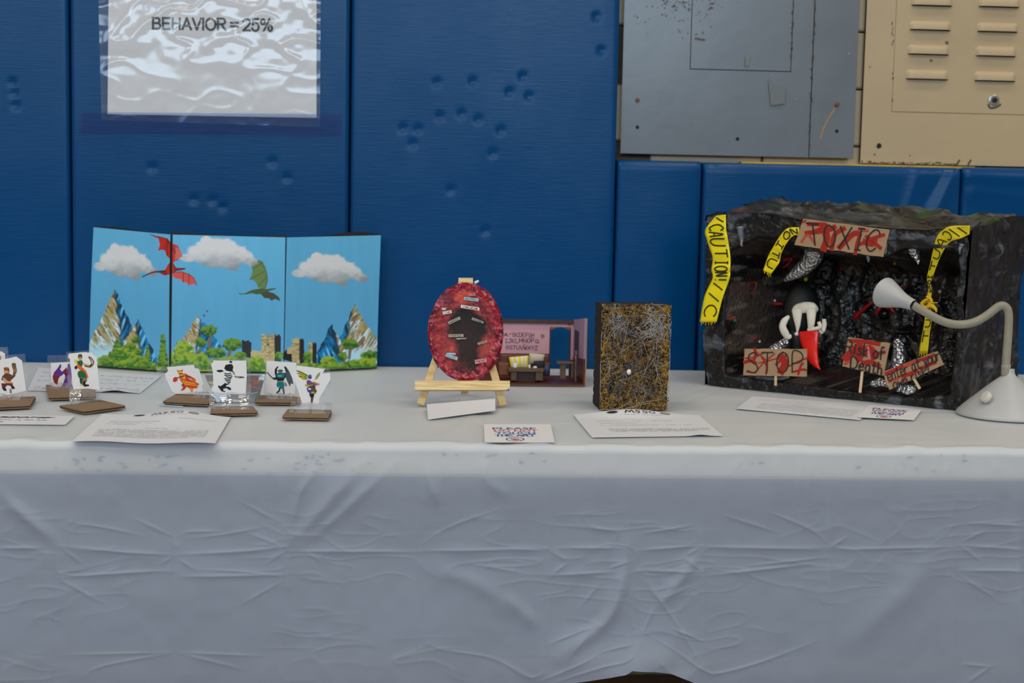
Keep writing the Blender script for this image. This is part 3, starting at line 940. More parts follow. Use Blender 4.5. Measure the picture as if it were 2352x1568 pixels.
# creases on the top
TOPC = [([(1230, 945), (1345, 925)], 5, 1.6), ([(1250, 962), (1365, 940)], 4, 1.2), ([(640, 967), (780, 968)], 3, .8), ([(1130, 972), (1370, 970)], 3, .9),
        ([(1640, 972), (1990, 974)], 2.5, .7), ([(1540, 905), (1640, 880)], 3, 1.0), ([(1545, 925), (1660, 885)], 3, 1.0), ([(1550, 940), (1700, 890)], 3, .9),
        ([(700, 905), (960, 893)], 4, .8), ([(730, 935), (900, 915)], 4, .8), ([(965, 1030), (970, 970), (972, 905)], 4, 1.2), ([(1260, 1030), (1258, 960)], 4, 1.0),
        ([(245, 950), (330, 900), (360, 860)], 4, .9), ([(150, 990), (240, 930)], 4, .8), ([(1040, 990), (1085, 958), (1130, 985)], 8, 2.2), ([(1000, 1010), (1090, 965)], 5, 1.4),
        ([(2100, 985), (2240, 1000)], 5, 1.2), ([(2140, 965), (2220, 960)], 5, 1.4), ([(1960, 1010), (2352, 1018)], 5, .8), ([(1700, 1020), (1760, 1000)], 5, .8),
        ([(560, 880), (860, 868)], 5, .7), ([(1180, 905), (1370, 898)], 4, .8), ([(1370, 870), (1600, 858)], 6, .7), ([(1900, 985), (2210, 1006)], 4, .8),
        ([(380, 1006), (560, 1008)], 5, .6), ([(0, 985), (160, 990)], 5, .6), ([(940, 960), (1120, 955)], 4, .9), ([(1120, 930), (1240, 948)], 4, .9)]


CAMP = 0.66


def crease(X, Y, lst):
    d = np.zeros(X.shape)
    for pts, wd, am in lst:
        p = np.asarray(pts, float)
        b = (X > p[:, 0].min() - 4 * wd) & (X < p[:, 0].max() + 4 * wd) & (Y > p[:, 1].min() - 4 * wd) & (Y < p[:, 1].max() + 4 * wd)
        if not b.any(): continue
        q = spline(pts, 6) if len(pts) > 2 else p
        r = distline(X[b], Y[b], q) / wd
        q = np.asarray(q)
        e = np.minimum(np.hypot(X[b] - q[0, 0], Y[b] - q[0, 1]), np.hypot(X[b] - q[-1, 0], Y[b] - q[-1, 1]))
        ln = np.hypot(*(q[-1] - q[0])) + 1
        d[b] += CAMP * am * (1.7 if wd > 8 else 0.85) * 1e-3 * (np.exp(-r * r) + 0.35 * np.exp(-(r / 3.2) ** 2)) * (0.25 + 0.75 * smooth(0, .4 * ln, e))
    return d


# x columns: fine where the camera sees, the left end turned down over the table's left edge
xs = np.concatenate([np.linspace(XT0, -0.75, 60, endpoint=False), np.linspace(-0.75, 1.05, 660, endpoint=False), np.linspace(1.05, XT1 + 0.02, 60)])
ytop = np.linspace(-0.006, YT0 - 0.004, 250)
nd = 250
hx = [0, 400, 1180, 1240, 1330, 1400, 1435, 1450, 1500, 1540, 1580, 1650, 2352]
hy = [1592, 1592, 1588, 1576, 1560, 1548, 1540, 1530, 1534, 1540, 1556, 1588, 1596]
R_ = 0.011
cols = np.concatenate([[XT0 - 0.014] * 6, xs]); side = np.concatenate([np.array([.30, .2, .12, .06, .025, .008]), np.zeros(len(xs))])
# top
XX, YY = np.meshgrid(cols, ytop, indexing='ij')
ZZ = np.full(XX.shape, TZ)
PX, PY = project(np.stack([XX, YY, ZZ], -1))
ZZ = ZZ + crease(PX, PY, TOPC) + 0.0007 * fbm(XX * 9, YY * 9, 1.0, 3) * 0.6
ee = np.clip((YY - (YT0 - 0.004)) / R_, 0, 1)                       # rounding of the front edge
ZZ = ZZ - (R_ - np.sqrt(np.maximum(R_ * R_ - (R_ * (1 - ee)) ** 2, 0))) * (ee < 1)
roundb = np.clip((-0.006 - YY) / 0.03, 0, 1); ZZ = ZZ - 0.004 * (1 - roundb) ** 2
# ruffle along the front edge
ruff = np.exp(-((YY - (YT0 + 0.008)) / 0.018) ** 2)
ZZ = ZZ + ruff * (0.0022 * fbm(XX * 22, 0 * XX, 4.0, 2) + 0.0016 * np.maximum(0, vnoise(XX * 40, 0 * XX, 9.0)))
top = np.stack([XX, YY, ZZ - side[:, None]], -1)
# front drop
tt = np.linspace(0, 1, nd + 1)[1:]
fx = np.stack([project(np.array([[x, YT0 - 0.02, TZ - 0.3]]))[0][0] for x in xs])
zh = np.array([at(px, np.interp(px, hx, hy), YT0 - 0.02)[2] for px in fx])
zh = np.concatenate([[zh[0]] * 6, zh])
DX, DT = np.meshgrid(cols, tt, indexing='ij')
z0_ = TZ - R_
DZ = z0_ + (zh[:, None] - z0_) * DT
DY = np.full(DX.shape, YT0 - 0.004)
PX, PY = project(np.stack([DX, DY, DZ], -1))
flare = 0.02 * smooth(0.12, 1.0, DT) + 0.004 * smooth(0, .2, DT)
out = crease(PX, PY, CRE)
bl = smooth(0.0, 0.06, DT)
out = out + 0.004 * (fbm(DX * 3.2, DZ * 2.4, 2.0, 3)) * smooth(.1, .6, DT) + 0.0006 * fbm(DX * 26, DZ * 26, 7.0, 2)
wx_, wy_ = PX + 30 * vnoise(PX * .012, PY * .012, 3.0), PY + 16 * vnoise(PX * .01, PY * .016, 8.0)
rgd = (1 - np.abs(vnoise(wx_ * .0085, wy_ * .034, 4.0))) ** 9 + .8 * (1 - np.abs(vnoise(wx_ * .011 + wy_ * .008, wy_ * .026, 9.0))) ** 9
out = out + .0006 * rgd * smooth(-.15, .5, fbm(PX * .004, PY * .006, 5.0, 2) + .55 * np.exp(-((PY - 1270) / 90) ** 2)) * smooth(1110, 1180, PY)
lift = np.exp(-((PX - 1430) / 150) ** 2) * smooth(1400, 1560, PY)
out = out + lift * (0.012 + 0.010 * fbm(DX * 14, DZ * 14, 5.0, 2))
# the first few centimetres press against the table's edge
edge = smooth(TZ - 0.075, TZ - 0.04, DZ)
DY = DY - flare - out * bl * (1 - 0.55 * edge)
drop = np.stack([DX, DY, DZ - side[:, None]], -1)
allv = np.concatenate([top, drop], 1)
m_ = bpy.data.materials.new('thin_white_plastic'); m_.use_nodes = True
nt = m_.node_tree; N, L = nt.nodes, nt.links
N.remove(N['Principled BSDF']); outn = N['Material Output']
df = N.new('ShaderNodeBsdfDiffuse'); df.inputs[0].default_value = (0.25, 0.300, 0.385, 1)
tl = N.new('ShaderNodeBsdfTranslucent'); tl.inputs[0].default_value = (0.36, 0.36, 0.355, 1)
tr = N.new('ShaderNodeBsdfTransparent'); tr.inputs[0].default_value = (0.24, 0.24, 0.235, 1)
a1 = N.new('ShaderNodeAddShader'); a2 = N.new('ShaderNodeAddShader')
L.new(df.outputs[0], a1.inputs[0]); L.new(tl.outputs[0], a1.inputs[1]); L.new(a1.outputs[0], a2.inputs[0]); L.new(tr.outputs[0], a2.inputs[1])
gl = N.new('ShaderNodeBsdfGlossy'); gl.inputs['Roughness'].default_value = 0.42
lw_, fr0 = schlick(N, L, 0.04)
fr = N.new('ShaderNodeMath'); fr.operation = 'MULTIPLY'; fr.inputs[1].default_value = 0.5; L.new(fr0.outputs[0], fr.inputs[0])
mxs = N.new('ShaderNodeMixShader'); L.new(fr.outputs[0], mxs.inputs[0]); L.new(a2.outputs[0], mxs.inputs[1]); L.new(gl.outputs[0], mxs.inputs[2])
L.new(mxs.outputs[0], outn.inputs['Surface'])
tcn = N.new('ShaderNodeTexCoord'); nn = N.new('ShaderNodeTexNoise'); nn.inputs['Scale'].default_value = 26; nn.inputs['Detail'].default_value = 5
L.new(tcn.outputs['Object'], nn.inputs['Vector'])
bpn = N.new('ShaderNodeBump'); bpn.inputs['Strength'].default_value = 0.25; bpn.inputs['Distance'].default_value = 0.002
L.new(nn.outputs['Fac'], bpn.inputs['Height'])
for n_ in (df, tl, gl): L.new(bpn.outputs['Normal'], n_.inputs['Normal'])
CLOTH = m_
cl = mk('tablecloth', allv.reshape(-1, 3), gridfaces(len(cols), allv.shape[1])[:, ::-1].copy(), CLOTH, origin=(0.2, -0.6, zh.min()))
tag(cl, 'thin white plastic tablecloth with square fold creases hanging over the table front', 'tablecloth')

# ================================================================== PAPERS ON THE TABLE
PRN = paintmat('printed_paper', 0.6, 0.3)
ZP = TZ + 0.0022


def sheet(name, corners, label, cat, paint, group=None, z=ZP, nu=200, nv=110, curl=None, base=(.665, .69, .755), nobuild=False):
    """sheet of paper lying on the cloth. corners in the photo: far-left, far-right, near-right, near-left"""
    P = [on_table(x, y, z) for x, y in corners]
    u, v = np.meshgrid(np.linspace(0, 1, nu), np.linspace(0, 1, nv), indexing='ij')
    Q = bil(P, u, v)
    if curl is not None: Q[..., 2] += curl(u, v)
    r = Ras(u, v, base)
    if paint is not None: paint(r)
    V = Q.reshape(-1, 3)
    o = mk(name, V, gridfaces(nu, nv)[:, ::-1].copy(), PRN, colors=r.C.reshape(-1, 3))
    # a second skin gives the sheet its thickness
    md = o.modifiers.new('thickness', 'SOLIDIFY'); md.thickness = 0.0003; md.offset = -1
    tag(o, label, cat, group)
    return o


GRY = np.array(alb(70, 72, 80, 1.0))


def textline(r, u0, u1, v, w=0.006, col=GRY, seed=0, a=.75):
    """a line of print too small to read"""
    X, Y = r.X, r.Y
    words = vnoise(X * 70, seed * 3.7 + 0 * X, 2.0) > -0.55
    fine = 0.6 + 0.4 * vnoise(X * 300, seed * 9.1, 0.5)
    mk_ = (X > u0) & (X < u1) & words
    d = np.abs(Y - v) / w
    r.mix((1 - smooth(.6, 1.3, d)) * mk_ * a * fine, col)


def letterhead(r, para, logo=True):
    if logo:
        r.ell(.30, .055, .045, .032, (.02, .02, .03), .25)
        hand = [(.40, .082), (.415, .03), (.435, .07), (.455, .03), (.468, .082)]
        r.line(hand, .0075, (.05, .05, .06)); r.line([(.52, .035), (.495, .03), (.488, .055), (.512, .06), (.508, .085), (.482, .083)], .007, (.05, .05, .06))
        r.line([(.575, .03), (.548, .03), (.545, .05), (.572, .06), (.57, .08), (.54, .082)], .007, (.05, .05, .06))
        r.ell(.615, .055, .027, .03, (.05, .05, .06), .15); r.ell(.615, .055, .015, .018, (.7, .72, .76), .15)
        r.ell(.72, .055, .042, .032, (.10, .10, .12), .2); r.ell(.72, .055, .026, .016, (.35, .36, .39), .3)
        textline(r, .36, .68, .115, .006, GRY, 1, .6)
    for k, (u0, u1, v) in enumerate(para): textline(r, u0, u1, v, .0085 if v < .5 else .010, GRY, k + 2)


hump = lambda u, v: 0.010 * np.exp(-((u - .62) / .22) ** 2) * (1 - smooth(0, .5, v)) + 0.0012 * np.sin(u * 9) * v
sheet('information_sheet', [(235, 950), (530, 958), (495, 1018), (165, 1013)],
      'typed letter sheet with dark logo header, under the cardboard stands, nearest the table edge', 'paper',
      lambda r: letterhead(r, [(.12, .50, .29), (.12, .46, .34), (.12, .33, .39), (.63, .92, .22), (.42, .68, .50)] + [(.10 if k else .2, .90 - .12 * (k == 8), .57 + .033 * k) for k in range(9)]), curl=hump)
hump2 = lambda u, v: 0.010 * np.exp(-((u - .45) / .3) ** 2) * (1 - smooth(0, .22, v)) + 0.0022 * np.exp(-((u - .82) / .07) ** 2) * smooth(.7, 1, v)
sheet('information_sheet', [(1316, 952), (1605, 952), (1661, 1000), (1360, 1004)],
      'typed letter sheet with dark logo header lying in front of the yellow fibre block', 'paper',
      lambda r: letterhead(r, [(.14, .34, .30), (.42, .5, .30), (.57, .75, .29), (.15, .44, .40), (.14, .86, .50)] + [(.18, .95 - .1 * (k > 2), .66 + .03 * k) for k in range(5)]), curl=hump2)
sheet('information_sheet', [(1728, 909), (2012, 930), (1975, 964), (1690, 938)],
      'typed sheet lying close along the front edge of the black cave box', 'paper',
      lambda r: letterhead(r, [(.10, .62, .20), (.08, .50, .27), (.30, .70, .35)] + [(.14, .92, .45 + .045 * k) for k in range(10)], False))


def hand_notes(r):
    rs = random.Random(3)
    for v in (.22, .40, .58, .86, .93):
        x = .05
        while x < .95:
            w = rs.uniform(.015, .04)
            if rs.random() > .14:
                r.line([(x + w * t / 4, v + rs.uniform(-.05, .05)) for t in range(5)], .0035, alb(105, 112, 140, 1.0), .55)
            x += w + .006


sheet('handwritten_sheet', [(88, 843), (372, 862), (322, 902), (62, 896)],
      'pale sheet of faint handwriting lying between the picture cards and the trifold', 'paper', hand_notes, base=(.62, .66, .74), z=ZP - 0.0004,
      curl=lambda u, v: 0.004 * np.exp(-((u - .78) / .1) ** 2) * smooth(.6, 1, v))


def note(r):
    rs = random.Random(8)
    def words(v, wl, wd, col, amp):
        x = .02
        for n in wl:
            p = []
            for t in range(n * 4): p.append((x + t * .0085, v + rs.uniform(-amp, amp)))
            r.line(p, wd, col); x += n * .034 + .022
    words(.24, [6, 6, 3, 7], .018, (.05, .05, .06), .07)
    words(.52, [3, 4, 4, 2, 3, 3], .008, (.12, .12, .13), .05)
    words(.75, [2, 2, 5], .008, (.12, .12, .13), .05)


sheet('note_slip', [(-70, 951), (172, 955), (150, 975), (-78, 973)],
      'white slip with three lines of bold print at the left end of the table', 'paper', note)
sheet('folded_paper', [(980, 938), (1137, 933), (1138, 947), (983, 963)],
      'blank folded white paper strip lying right in front of the wooden easel', 'paper', None, z=ZP + .001,
      curl=lambda u, v: 0.010 * (1 - np.abs(v - .12) / .88) * smooth(0, .12, v) + .006 * u * (1 - v * .4))
sheet('blue_paper_scrap', [(378, 922), (428, 924), (420, 934), (364, 931)],
      'light blue paper scrap peeking from under the orange figure stand', 'paper', None, base=(.42, .58, .72), nu=8, nv=8, z=TZ + .0014)

BLUEI, REDI = mat('blue_print', alb(66, 92, 160, 1.1), .6, var=.05), mat('red_print', alb(186, 84, 92, 1.1), .6, var=.05)


def touch_card(corners, label, z):
    P = [on_table(x, y, z) for x, y in corners]
    c = sum(P) / 4
    o = MB().slab([P[3], P[2], P[1], P[0]], (0, 0, 0.0004)).build('warning_card', PAPER, origin=(c[0], c[1], z))
    tag(o, label, 'sign')
    fn = lambda x, y, l: bil(P, np.array(x), np.array(y)) + np.array([0, 0, 0.0004 + l])
    bx = lambda u0, u1, v0, v1: [(u0, v0), (u1, v0), (u1, v1), (u0, v1)]
    printed('lettering', 'PLEASE', fn, bx(.13, .76, .20, .31), BLUEI, o, .03)
    printed('lettering', 'DO NOT', fn, bx(.15, .78, .33, .44), REDI, o, .03)
    printed('lettering', 'TOUCH', fn, bx(.17, .74, .46, .57), BLUEI, o, .03)
    a = Art(fn)
    # serifed last line
    st_, W = layout('THE ART', .2)
    for path in st_:
        a.stroke([bil(bx(.16, .73, .59, .69), np.array(p[0] / W), np.array(1 - p[1])) for p in path], .02, alb(66, 92, 160, 1.1), False)
        for e in (path[0], path[-1]):
            q = bil(bx(.16, .73, .59, .69), np.array(e[0] / W), np.array(1 - e[1])); a.stroke([q - np.array([.02, 0]), q + np.array([.02, 0])], .012, alb(66, 92, 160, 1.1), False)
    a.build('lettering', PRINT, o)
    a = Art(fn); red = alb(186, 84, 92, 1.1)
    ring = [(.44 + .125 * math.cos(t), .84 + .095 * math.sin(t)) for t in np.linspace(0, 2 * math.pi, 33)]
    a.stroke(ring, .018, red, False)
    for k, (dx, h) in enumerate(((-.05, .03), (-.02, .05), (.01, .055), (.04, .045))):
        a.stroke([(.44 + dx, .86), (.44 + dx, .845 - h)], .017, red, False)
    a.poly([(.385, .85), (.49, .85), (.515, .835), (.5, .88), (.46, .90), (.41, .90)], red)
    a.stroke([(.35, .785), (.53, .895)], .016, red, False)
    a.build('hand_symbol', PRINT, o)
    return o


touch_card([(1111, 974.5), (1265, 974.5), (1274, 1016), (1113, 1016)], 'white warning card with blue and red print below the easel near the table edge', ZP)
touch_card([(1996, 930), (2117, 941), (2099, 964.5), (1969, 958)], 'white warning card with blue and red print tucked along the black cave box', ZP + .0012)

# ================================================================== TRIFOLD BACKDROP
BLACKB = mat('black_foam_board', (0.012, 0.012, 0.014), 0.7, var=.2)
tf_base = [on_table(203, 843), on_table(390, 857), on_table(652, 858), on_table(866, 848)]
tf_top_px = [(214.5, 521.5), (394, 538.5), (657, 545), (874.5, 540)]
tf_print_bot = [(203, 840), (390, 854), (651, 856), (866, 846)]


def on_vertical(px, py, base):
    """height on the vertical through a base point at the given pixel row"""
    d = ray(px, py); n = np.array([d[1], -d[0], 0]);
    t = np.hypot(*(base[:2] - CAM[:2])) / np.hypot(*d[:2])
    return np.array([base[0], base[1], CAM[2] + d[2] * t])


tri = thing('trifold_backdrop', 'three panel folding backdrop printed with blue sky, dragons, mountains and a castle', 'backdrop', sum(tf_base) / 4)
PRG = paintmat('glossy_print', 0.35, 0.4)


def zx(p): return ((p[0] - 150) * 2.8, (p[1] - 480) * 2.8)


def cloud(r, x0, x1, y0, y1):
    W, H = x1 - x0, y1 - y0
    U = (r.X - x0) / W; Vv = (r.Y - y0) / H
    blobs = [(.10, .60, .10, .10), (.20, .50, .13, .17), (.32, .30, .08, .26), (.34, .42, .15, .24), (.46, .34, .15, .22), (.58, .40, .16, .26), (.68, .52, .15, .26),
             (.78, .62, .12, .20), (.90, .74, .10, .10), (.56, .68, .22, .22), (.38, .62, .22, .18), (.62, .84, .12, .12), (.24, .62, .14, .14), (.12, .68, .08, .06)]
    f = np.zeros(U.shape)
    wob = .35 * fbm(U * 9, Vv * 6, 1.7, 4)
    for cx, cy, rx, ry in blobs:
        d = np.hypot((U - cx) / rx, (Vv - cy) / ry) + wob
        f = np.maximum(f, 1 - smooth(.75, 1.15, d))
    sh = smooth(.35, .95, Vv + .12 * fbm(U * 7, Vv * 5, 4.0, 3) + .15 * (U - .5))
    col = lerp(alb(208, 210, 214, 1.2), alb(132, 144, 154, 1.15), sh[..., None])
    a = (f * .97)[..., None]; r.C = r.C * (1 - a) + col * a


def mountain(r, peak, left, right, base_y, spine, flip=False, k=1.0):
    """two-sided painted peak: warm lit flank and deep blue shaded flank"""
    X, Y = r.X, r.Y
    wx = X + 9 * fbm(X * .02, Y * .03, peak[0] * .01, 3)
    outl = [left, peak, right] if not flip else [left, peak, right]
    inside = inpoly(wx, Y, [left, ((left[0] + peak[0]) / 2 + 8, (left[1] + peak[1]) / 2), peak, ((right[0] + peak[0]) / 2 - 6, (right[1] + peak[1]) / 2 - 4), right, (right[0], base_y), (left[0], base_y)])
    t = np.clip((Y - peak[1]) / (base_y - peak[1]), 0, 1)
    sp = peak[0] + (spine - peak[0]) * t + 14 * fbm(Y * .018, 0 * Y, peak[0] * .013, 2)
    litside = (X < sp) if not flip else (X > sp)
    st = fbm(X * .055 - Y * .030 * (1 if not flip else -1), Y * .012, 3.1, 4)
    lit = lerp(alb(150, 140, 95, 1.45), alb(176, 196, 206, 1.45), smooth(-.15, .45, st + (t - .45))[..., None])
    st2 = fbm(X * .08 - Y * .05 * (1 if not flip else -1), Y * .02, 9.1, 3)
    lit = lerp(lit, alb(116, 88, 60, 1.4), (smooth(.25, .6, st2) * (t < .8))[..., None])
    lit = lerp(lit, alb(70, 96, 84, 1.4), (smooth(.35, .6, -st2) * .7)[..., None])
    lit = lerp(lit, alb(150, 190, 215, 1.45), (smooth(.62, .86, t))[..., None])
    st3 = fbm(X * .06 + Y * .02 * (1 if not flip else -1), Y * .014, 6.3, 4)
    shd = lerp(alb(10, 112, 168, 1.4), alb(10, 52, 76, 1.4), smooth(-.1, .35, st3 + .25 * np.sin(X * .07))[..., None])
    shd = lerp(shd, alb(110, 175, 215, 1.4), smooth(.45, .7, -st3)[..., None])
    colr = np.where(litside[..., None], lit, shd)
    edge = np.exp(-(np.abs(X - sp) / 9) ** 2)
    colr = lerp(colr, alb(20, 44, 52, 1.2), (edge * .8)[..., None])
    r.mix(inside, colr)


def bush(r, cx, cy, rx, ry, light=0.5, seed=0):
    X, Y = r.X, r.Y
    d = np.hypot((X - cx) / rx, (Y - cy) / ry) + .22 * fbm(X * .05, Y * .05, seed + cx * .1, 3)
    a = 1 - smooth(.92, 1.04, d)
    sh = smooth(-.55, .5, (Y - cy) / ry * .7 + .8 * fbm(X * .06, Y * .08, seed + 2.2, 3))
    hi = lerp(alb(90, 140, 50, 1.05), alb(160, 184, 50, 1.05), light)
    lo = lerp(alb(26, 76, 40, 1.1), alb(70, 130, 44, 1.05), light)
    r.mix(a, lerp(hi, lo, sh[..., None]))


def pine(r, cx, top, bot, wd):
    n = 7
    for k in range(n):
        t = (k + .5) / n
        bush(r, cx, top + (bot - top) * t, wd * (.25 + .75 * t), (bot - top) / n * .85, .25, k)


def trunk(r, pts, w): r.line(pts, w, alb(106, 92, 78, 1.3))


def tower(r, x0, x1, y0, y1, dark, lit=True):
    """stone tower; its shaded side is printed dark"""
    if lit:
        n = fbm(r.X * .06, r.Y * .12, 2.0, 3)
        c = lerp(alb(176, 162, 118, 1.35), alb(134, 124, 92, 1.35), smooth(-.3, .5, n)[..., None])
        r.mix(inpoly(r.X, r.Y, [(x0, y0), (x1, y0), (x1, y1), (x0, y1)]), c)
        for k in range(5):
            if k % 2 == 0: r.mix(inpoly(r.X, r.Y, [(x0 + (x1 - x0) * k / 5, y0 - 10), (x0 + (x1 - x0) * (k + 1) / 5, y0 - 10), (x0 + (x1 - x0) * (k + 1) / 5, y0 + 2), (x0 + (x1 - x0) * k / 5, y0 + 2)]), c)
        r.line([(x0, y0 + 28), (x1, y0 + 28)], 3, alb(90, 84, 66, 1.3), .7)
        for yy in np.arange(y0 + 44, y1, 22): r.line([(x0, yy), (x1, yy)], 1.4, alb(120, 110, 84, 1.3), .5)
    if dark > 0:
        P = [(x1, y0 - 8), (x1 + dark * .2, y0 - 8), (x1 + dark * .2, y0), (x1 + dark * .5, y0), (x1 + dark * .5, y0 - 6), (x1 + dark * .8, y0 - 6), (x1 + dark * .8, y0 + 4), (x1 + dark, y0 + 6), (x1 + dark, y1), (x1, y1)]
        r.poly(P, alb(36, 36, 38, 1.2))


def scenery(r):
    X, Y = r.X, r.Y
    g = smooth(100, 900, Y)
    r.C = lerp(alb(96, 180, 226, 1.08), alb(86, 162, 208, 1.08), g[..., None]) * (1 + .03 * fbm(X * .03, Y * .004, 1.0, 2))[..., None]
    cloud(r, 188, 596, 205, 470); cloud(r, 742, 1262, 160, 408); cloud(r, 1460, 1955, 265, 505)
    # red dragon across the first fold, green dragon by the second
    red, dkr = alb(176, 40, 34, 1.3), alb(92, 30, 28, 1.2)
    r.poly([(548, 166), (600, 174), (655, 188), (683, 218), (722, 232), (742, 270), (753, 305), (735, 312), (722, 330), (700, 338), (690, 356), (672, 320), (650, 300), (640, 262), (595, 264), (608, 230), (598, 190)], red, wob=2)
    for p in ([(548, 166), (605, 182), (655, 192), (690, 262), (742, 300)], [(655, 195), (640, 262)], [(660, 200), (655, 300)], [(683, 222), (722, 328)]): r.line(p, 3.2, dkr, .8)
    r.poly([(712, 236), (742, 270), (752, 304), (724, 322), (704, 330)], alb(190, 92, 84, 1.3))
    r.poly([(495, 436), (540, 412), (580, 400), (640, 392), (664, 350), (690, 342), (714, 376), (770, 379), (768, 389), (720, 397), (690, 412), (640, 428), (606, 410), (575, 408), (530, 424)], alb(132, 34, 30, 1.3))
    r.line([(495, 436), (540, 414), (580, 402), (660, 398), (770, 384)], 3.5, alb(60, 30, 28, 1.2))
    r.poly([(640, 392), (664, 350), (690, 342), (700, 400), (660, 420)], alb(170, 44, 34, 1.3))
    r.poly([(690, 410), (740, 400), (790, 415), (825, 440), (846, 490), (825, 480), (795, 492), (790, 478), (755, 470), (745, 452), (710, 446), (690, 434)], alb(196, 72, 66, 1.3), wob=2)
    for p in ([(690, 408), (745, 402), (795, 418), (828, 444), (846, 488)], [(760, 408), (757, 470)], [(795, 420), (793, 490)]): r.line(p, 3.0, dkr, .7)
    grn = alb(92, 118, 64, 1.35)
    r.poly([(1240, 326), (1268, 335), (1290, 380), (1302, 430), (1300, 470), (1288, 512), (1265, 516), (1240, 500), (1215, 456), (1185, 453), (1200, 420), (1205, 385), (1195, 372), (1236, 352)], grn, wob=2)
    for p in ([(1246, 328), (1290, 390), (1300, 460), (1285, 512)], [(1262, 350), (1205, 386)], [(1280, 400), (1190, 452)], [(1290, 440), (1240, 500)]): r.line(p, 3, alb(58, 78, 44, 1.3), .7)
    r.poly([(1112, 540), (1150, 544), (1200, 520), (1250, 511), (1300, 514), (1345, 507), (1358, 513), (1310, 527), (1270, 548), (1230, 548), (1200, 541), (1160, 549), (1125, 549)], alb(64, 84, 46, 1.3))
    r.poly([(1258, 546), (1300, 528), (1345, 543), (1375, 568), (1384, 592), (1350, 578), (1325, 589), (1310, 573), (1280, 573)], alb(60, 66, 52, 1.3))
    for (x, y) in ((912, 656), (892, 684)): r.ell(x, y, 7, 7, alb(60, 90, 120, 1.2), .4, wob=.3)
    # mountains
    mountain(r, (318, 516), (138, 880), (440, 770), 1010, 372)
    mountain(r, (466, 708), (372, 850), (592, 960), 1012, 470)
    mountain(r, (852, 682), (690, 920), (1010, 890), 990, 858)
    mountain(r, (1858, 608), (1700, 960), (2018, 860), 1010, 1760, True)
    mountain(r, (1715, 738), (1590, 960), (1800, 900), 1010, 1790, True)
    # castle
    tower(r, 1120, 1136, 850, 950, 60, False); r.poly([(1136, 842), (1195, 858), (1195, 958), (1136, 950)], alb(38, 38, 40, 1.2))
    r.mix(inpoly(X, Y, [(1192, 918), (1206, 908), (1262, 914), (1262, 975), (1192, 975)]), alb(176, 160, 120, 1.3))
    tower(r, 1262, 1346, 812, 1010, 40)
    r.ell(1304, 872, 5, 10, alb(60, 56, 44, 1.2), .3)
    r.poly([(1400, 930), (1420, 905), (1452, 905), (1462, 940), (1462, 985), (1400, 965)], alb(30, 30, 32, 1.2))
    r.mix(inpoly(X, Y, [(1424, 900), (1458, 880), (1458, 930), (1424, 930)]), alb(170, 156, 116, 1.3))
    tower(r, 1458, 1506, 838, 1005, 30); tower(r, 1564, 1590, 862, 1005, 26)
    gn = fbm(X * .03, Y * .05, 31.0, 3)
    r.mix(smooth(985, 1000, Y + 10 * gn), lerp(alb(64, 116, 44, 1.05), alb(140, 168, 50, 1.05), smooth(-.2, .5, gn)[..., None]))
    # trees
    for (x, t, b, w) in ((335, 850, 1010, 70), (628, 808, 1010, 40), (528, 885, 1020, 32), (300, 920, 1010, 60)): pine(r, x, t, b, w)
    for a in ((400, 930, 60, 70, .7), (455, 840, 26, 22, .3), (430, 880, 22, 20, .3), (470, 915, 26, 26, .3), (480, 985, 60, 45, .5), (400, 1000, 70, 35, .6), (260, 985, 60, 40, .4)): bush(r, *a)
    trunk(r, [(935, 810), (925, 900)], 9); trunk(r, [(1065, 880), (1050, 950)], 12); trunk(r, [(870, 880), (860, 930)], 7)
    for a in ((925, 780, 58, 36, .15), (875, 856, 40, 30, .2), (1075, 870, 62, 42, .2), (960, 925, 66, 34, .2), (760, 905, 66, 60, .85), (740, 960, 70, 60, .7), (850, 975, 72, 56, .75),
              (1125, 945, 44, 26, .4), (1230, 1000, 52, 56, .85), (1060, 985, 80, 40, .5), (1375, 945, 26, 28, .3), (960, 995, 90, 40, .4), (1160, 1005, 60, 40, .5)): bush(r, *a)
    trunk(r, [(1835, 880), (1825, 960)], 9); trunk(r, [(1790, 960), (1800, 1000)], 7)
    for a in ((1560, 960, 30, 50, .35), (1830, 868, 52, 34, .2), (1782, 948, 34, 32, .2), (1700, 988, 52, 46, .85), (1960, 950, 60, 42, .15), (1870, 1000, 70, 34, .3),
              (1930, 990, 78, 40, .8), (1760, 1012, 60, 22, .5), (1560, 1010, 60, 26, .6), (1640, 1015, 50, 22, .5)): bush(r, *a)


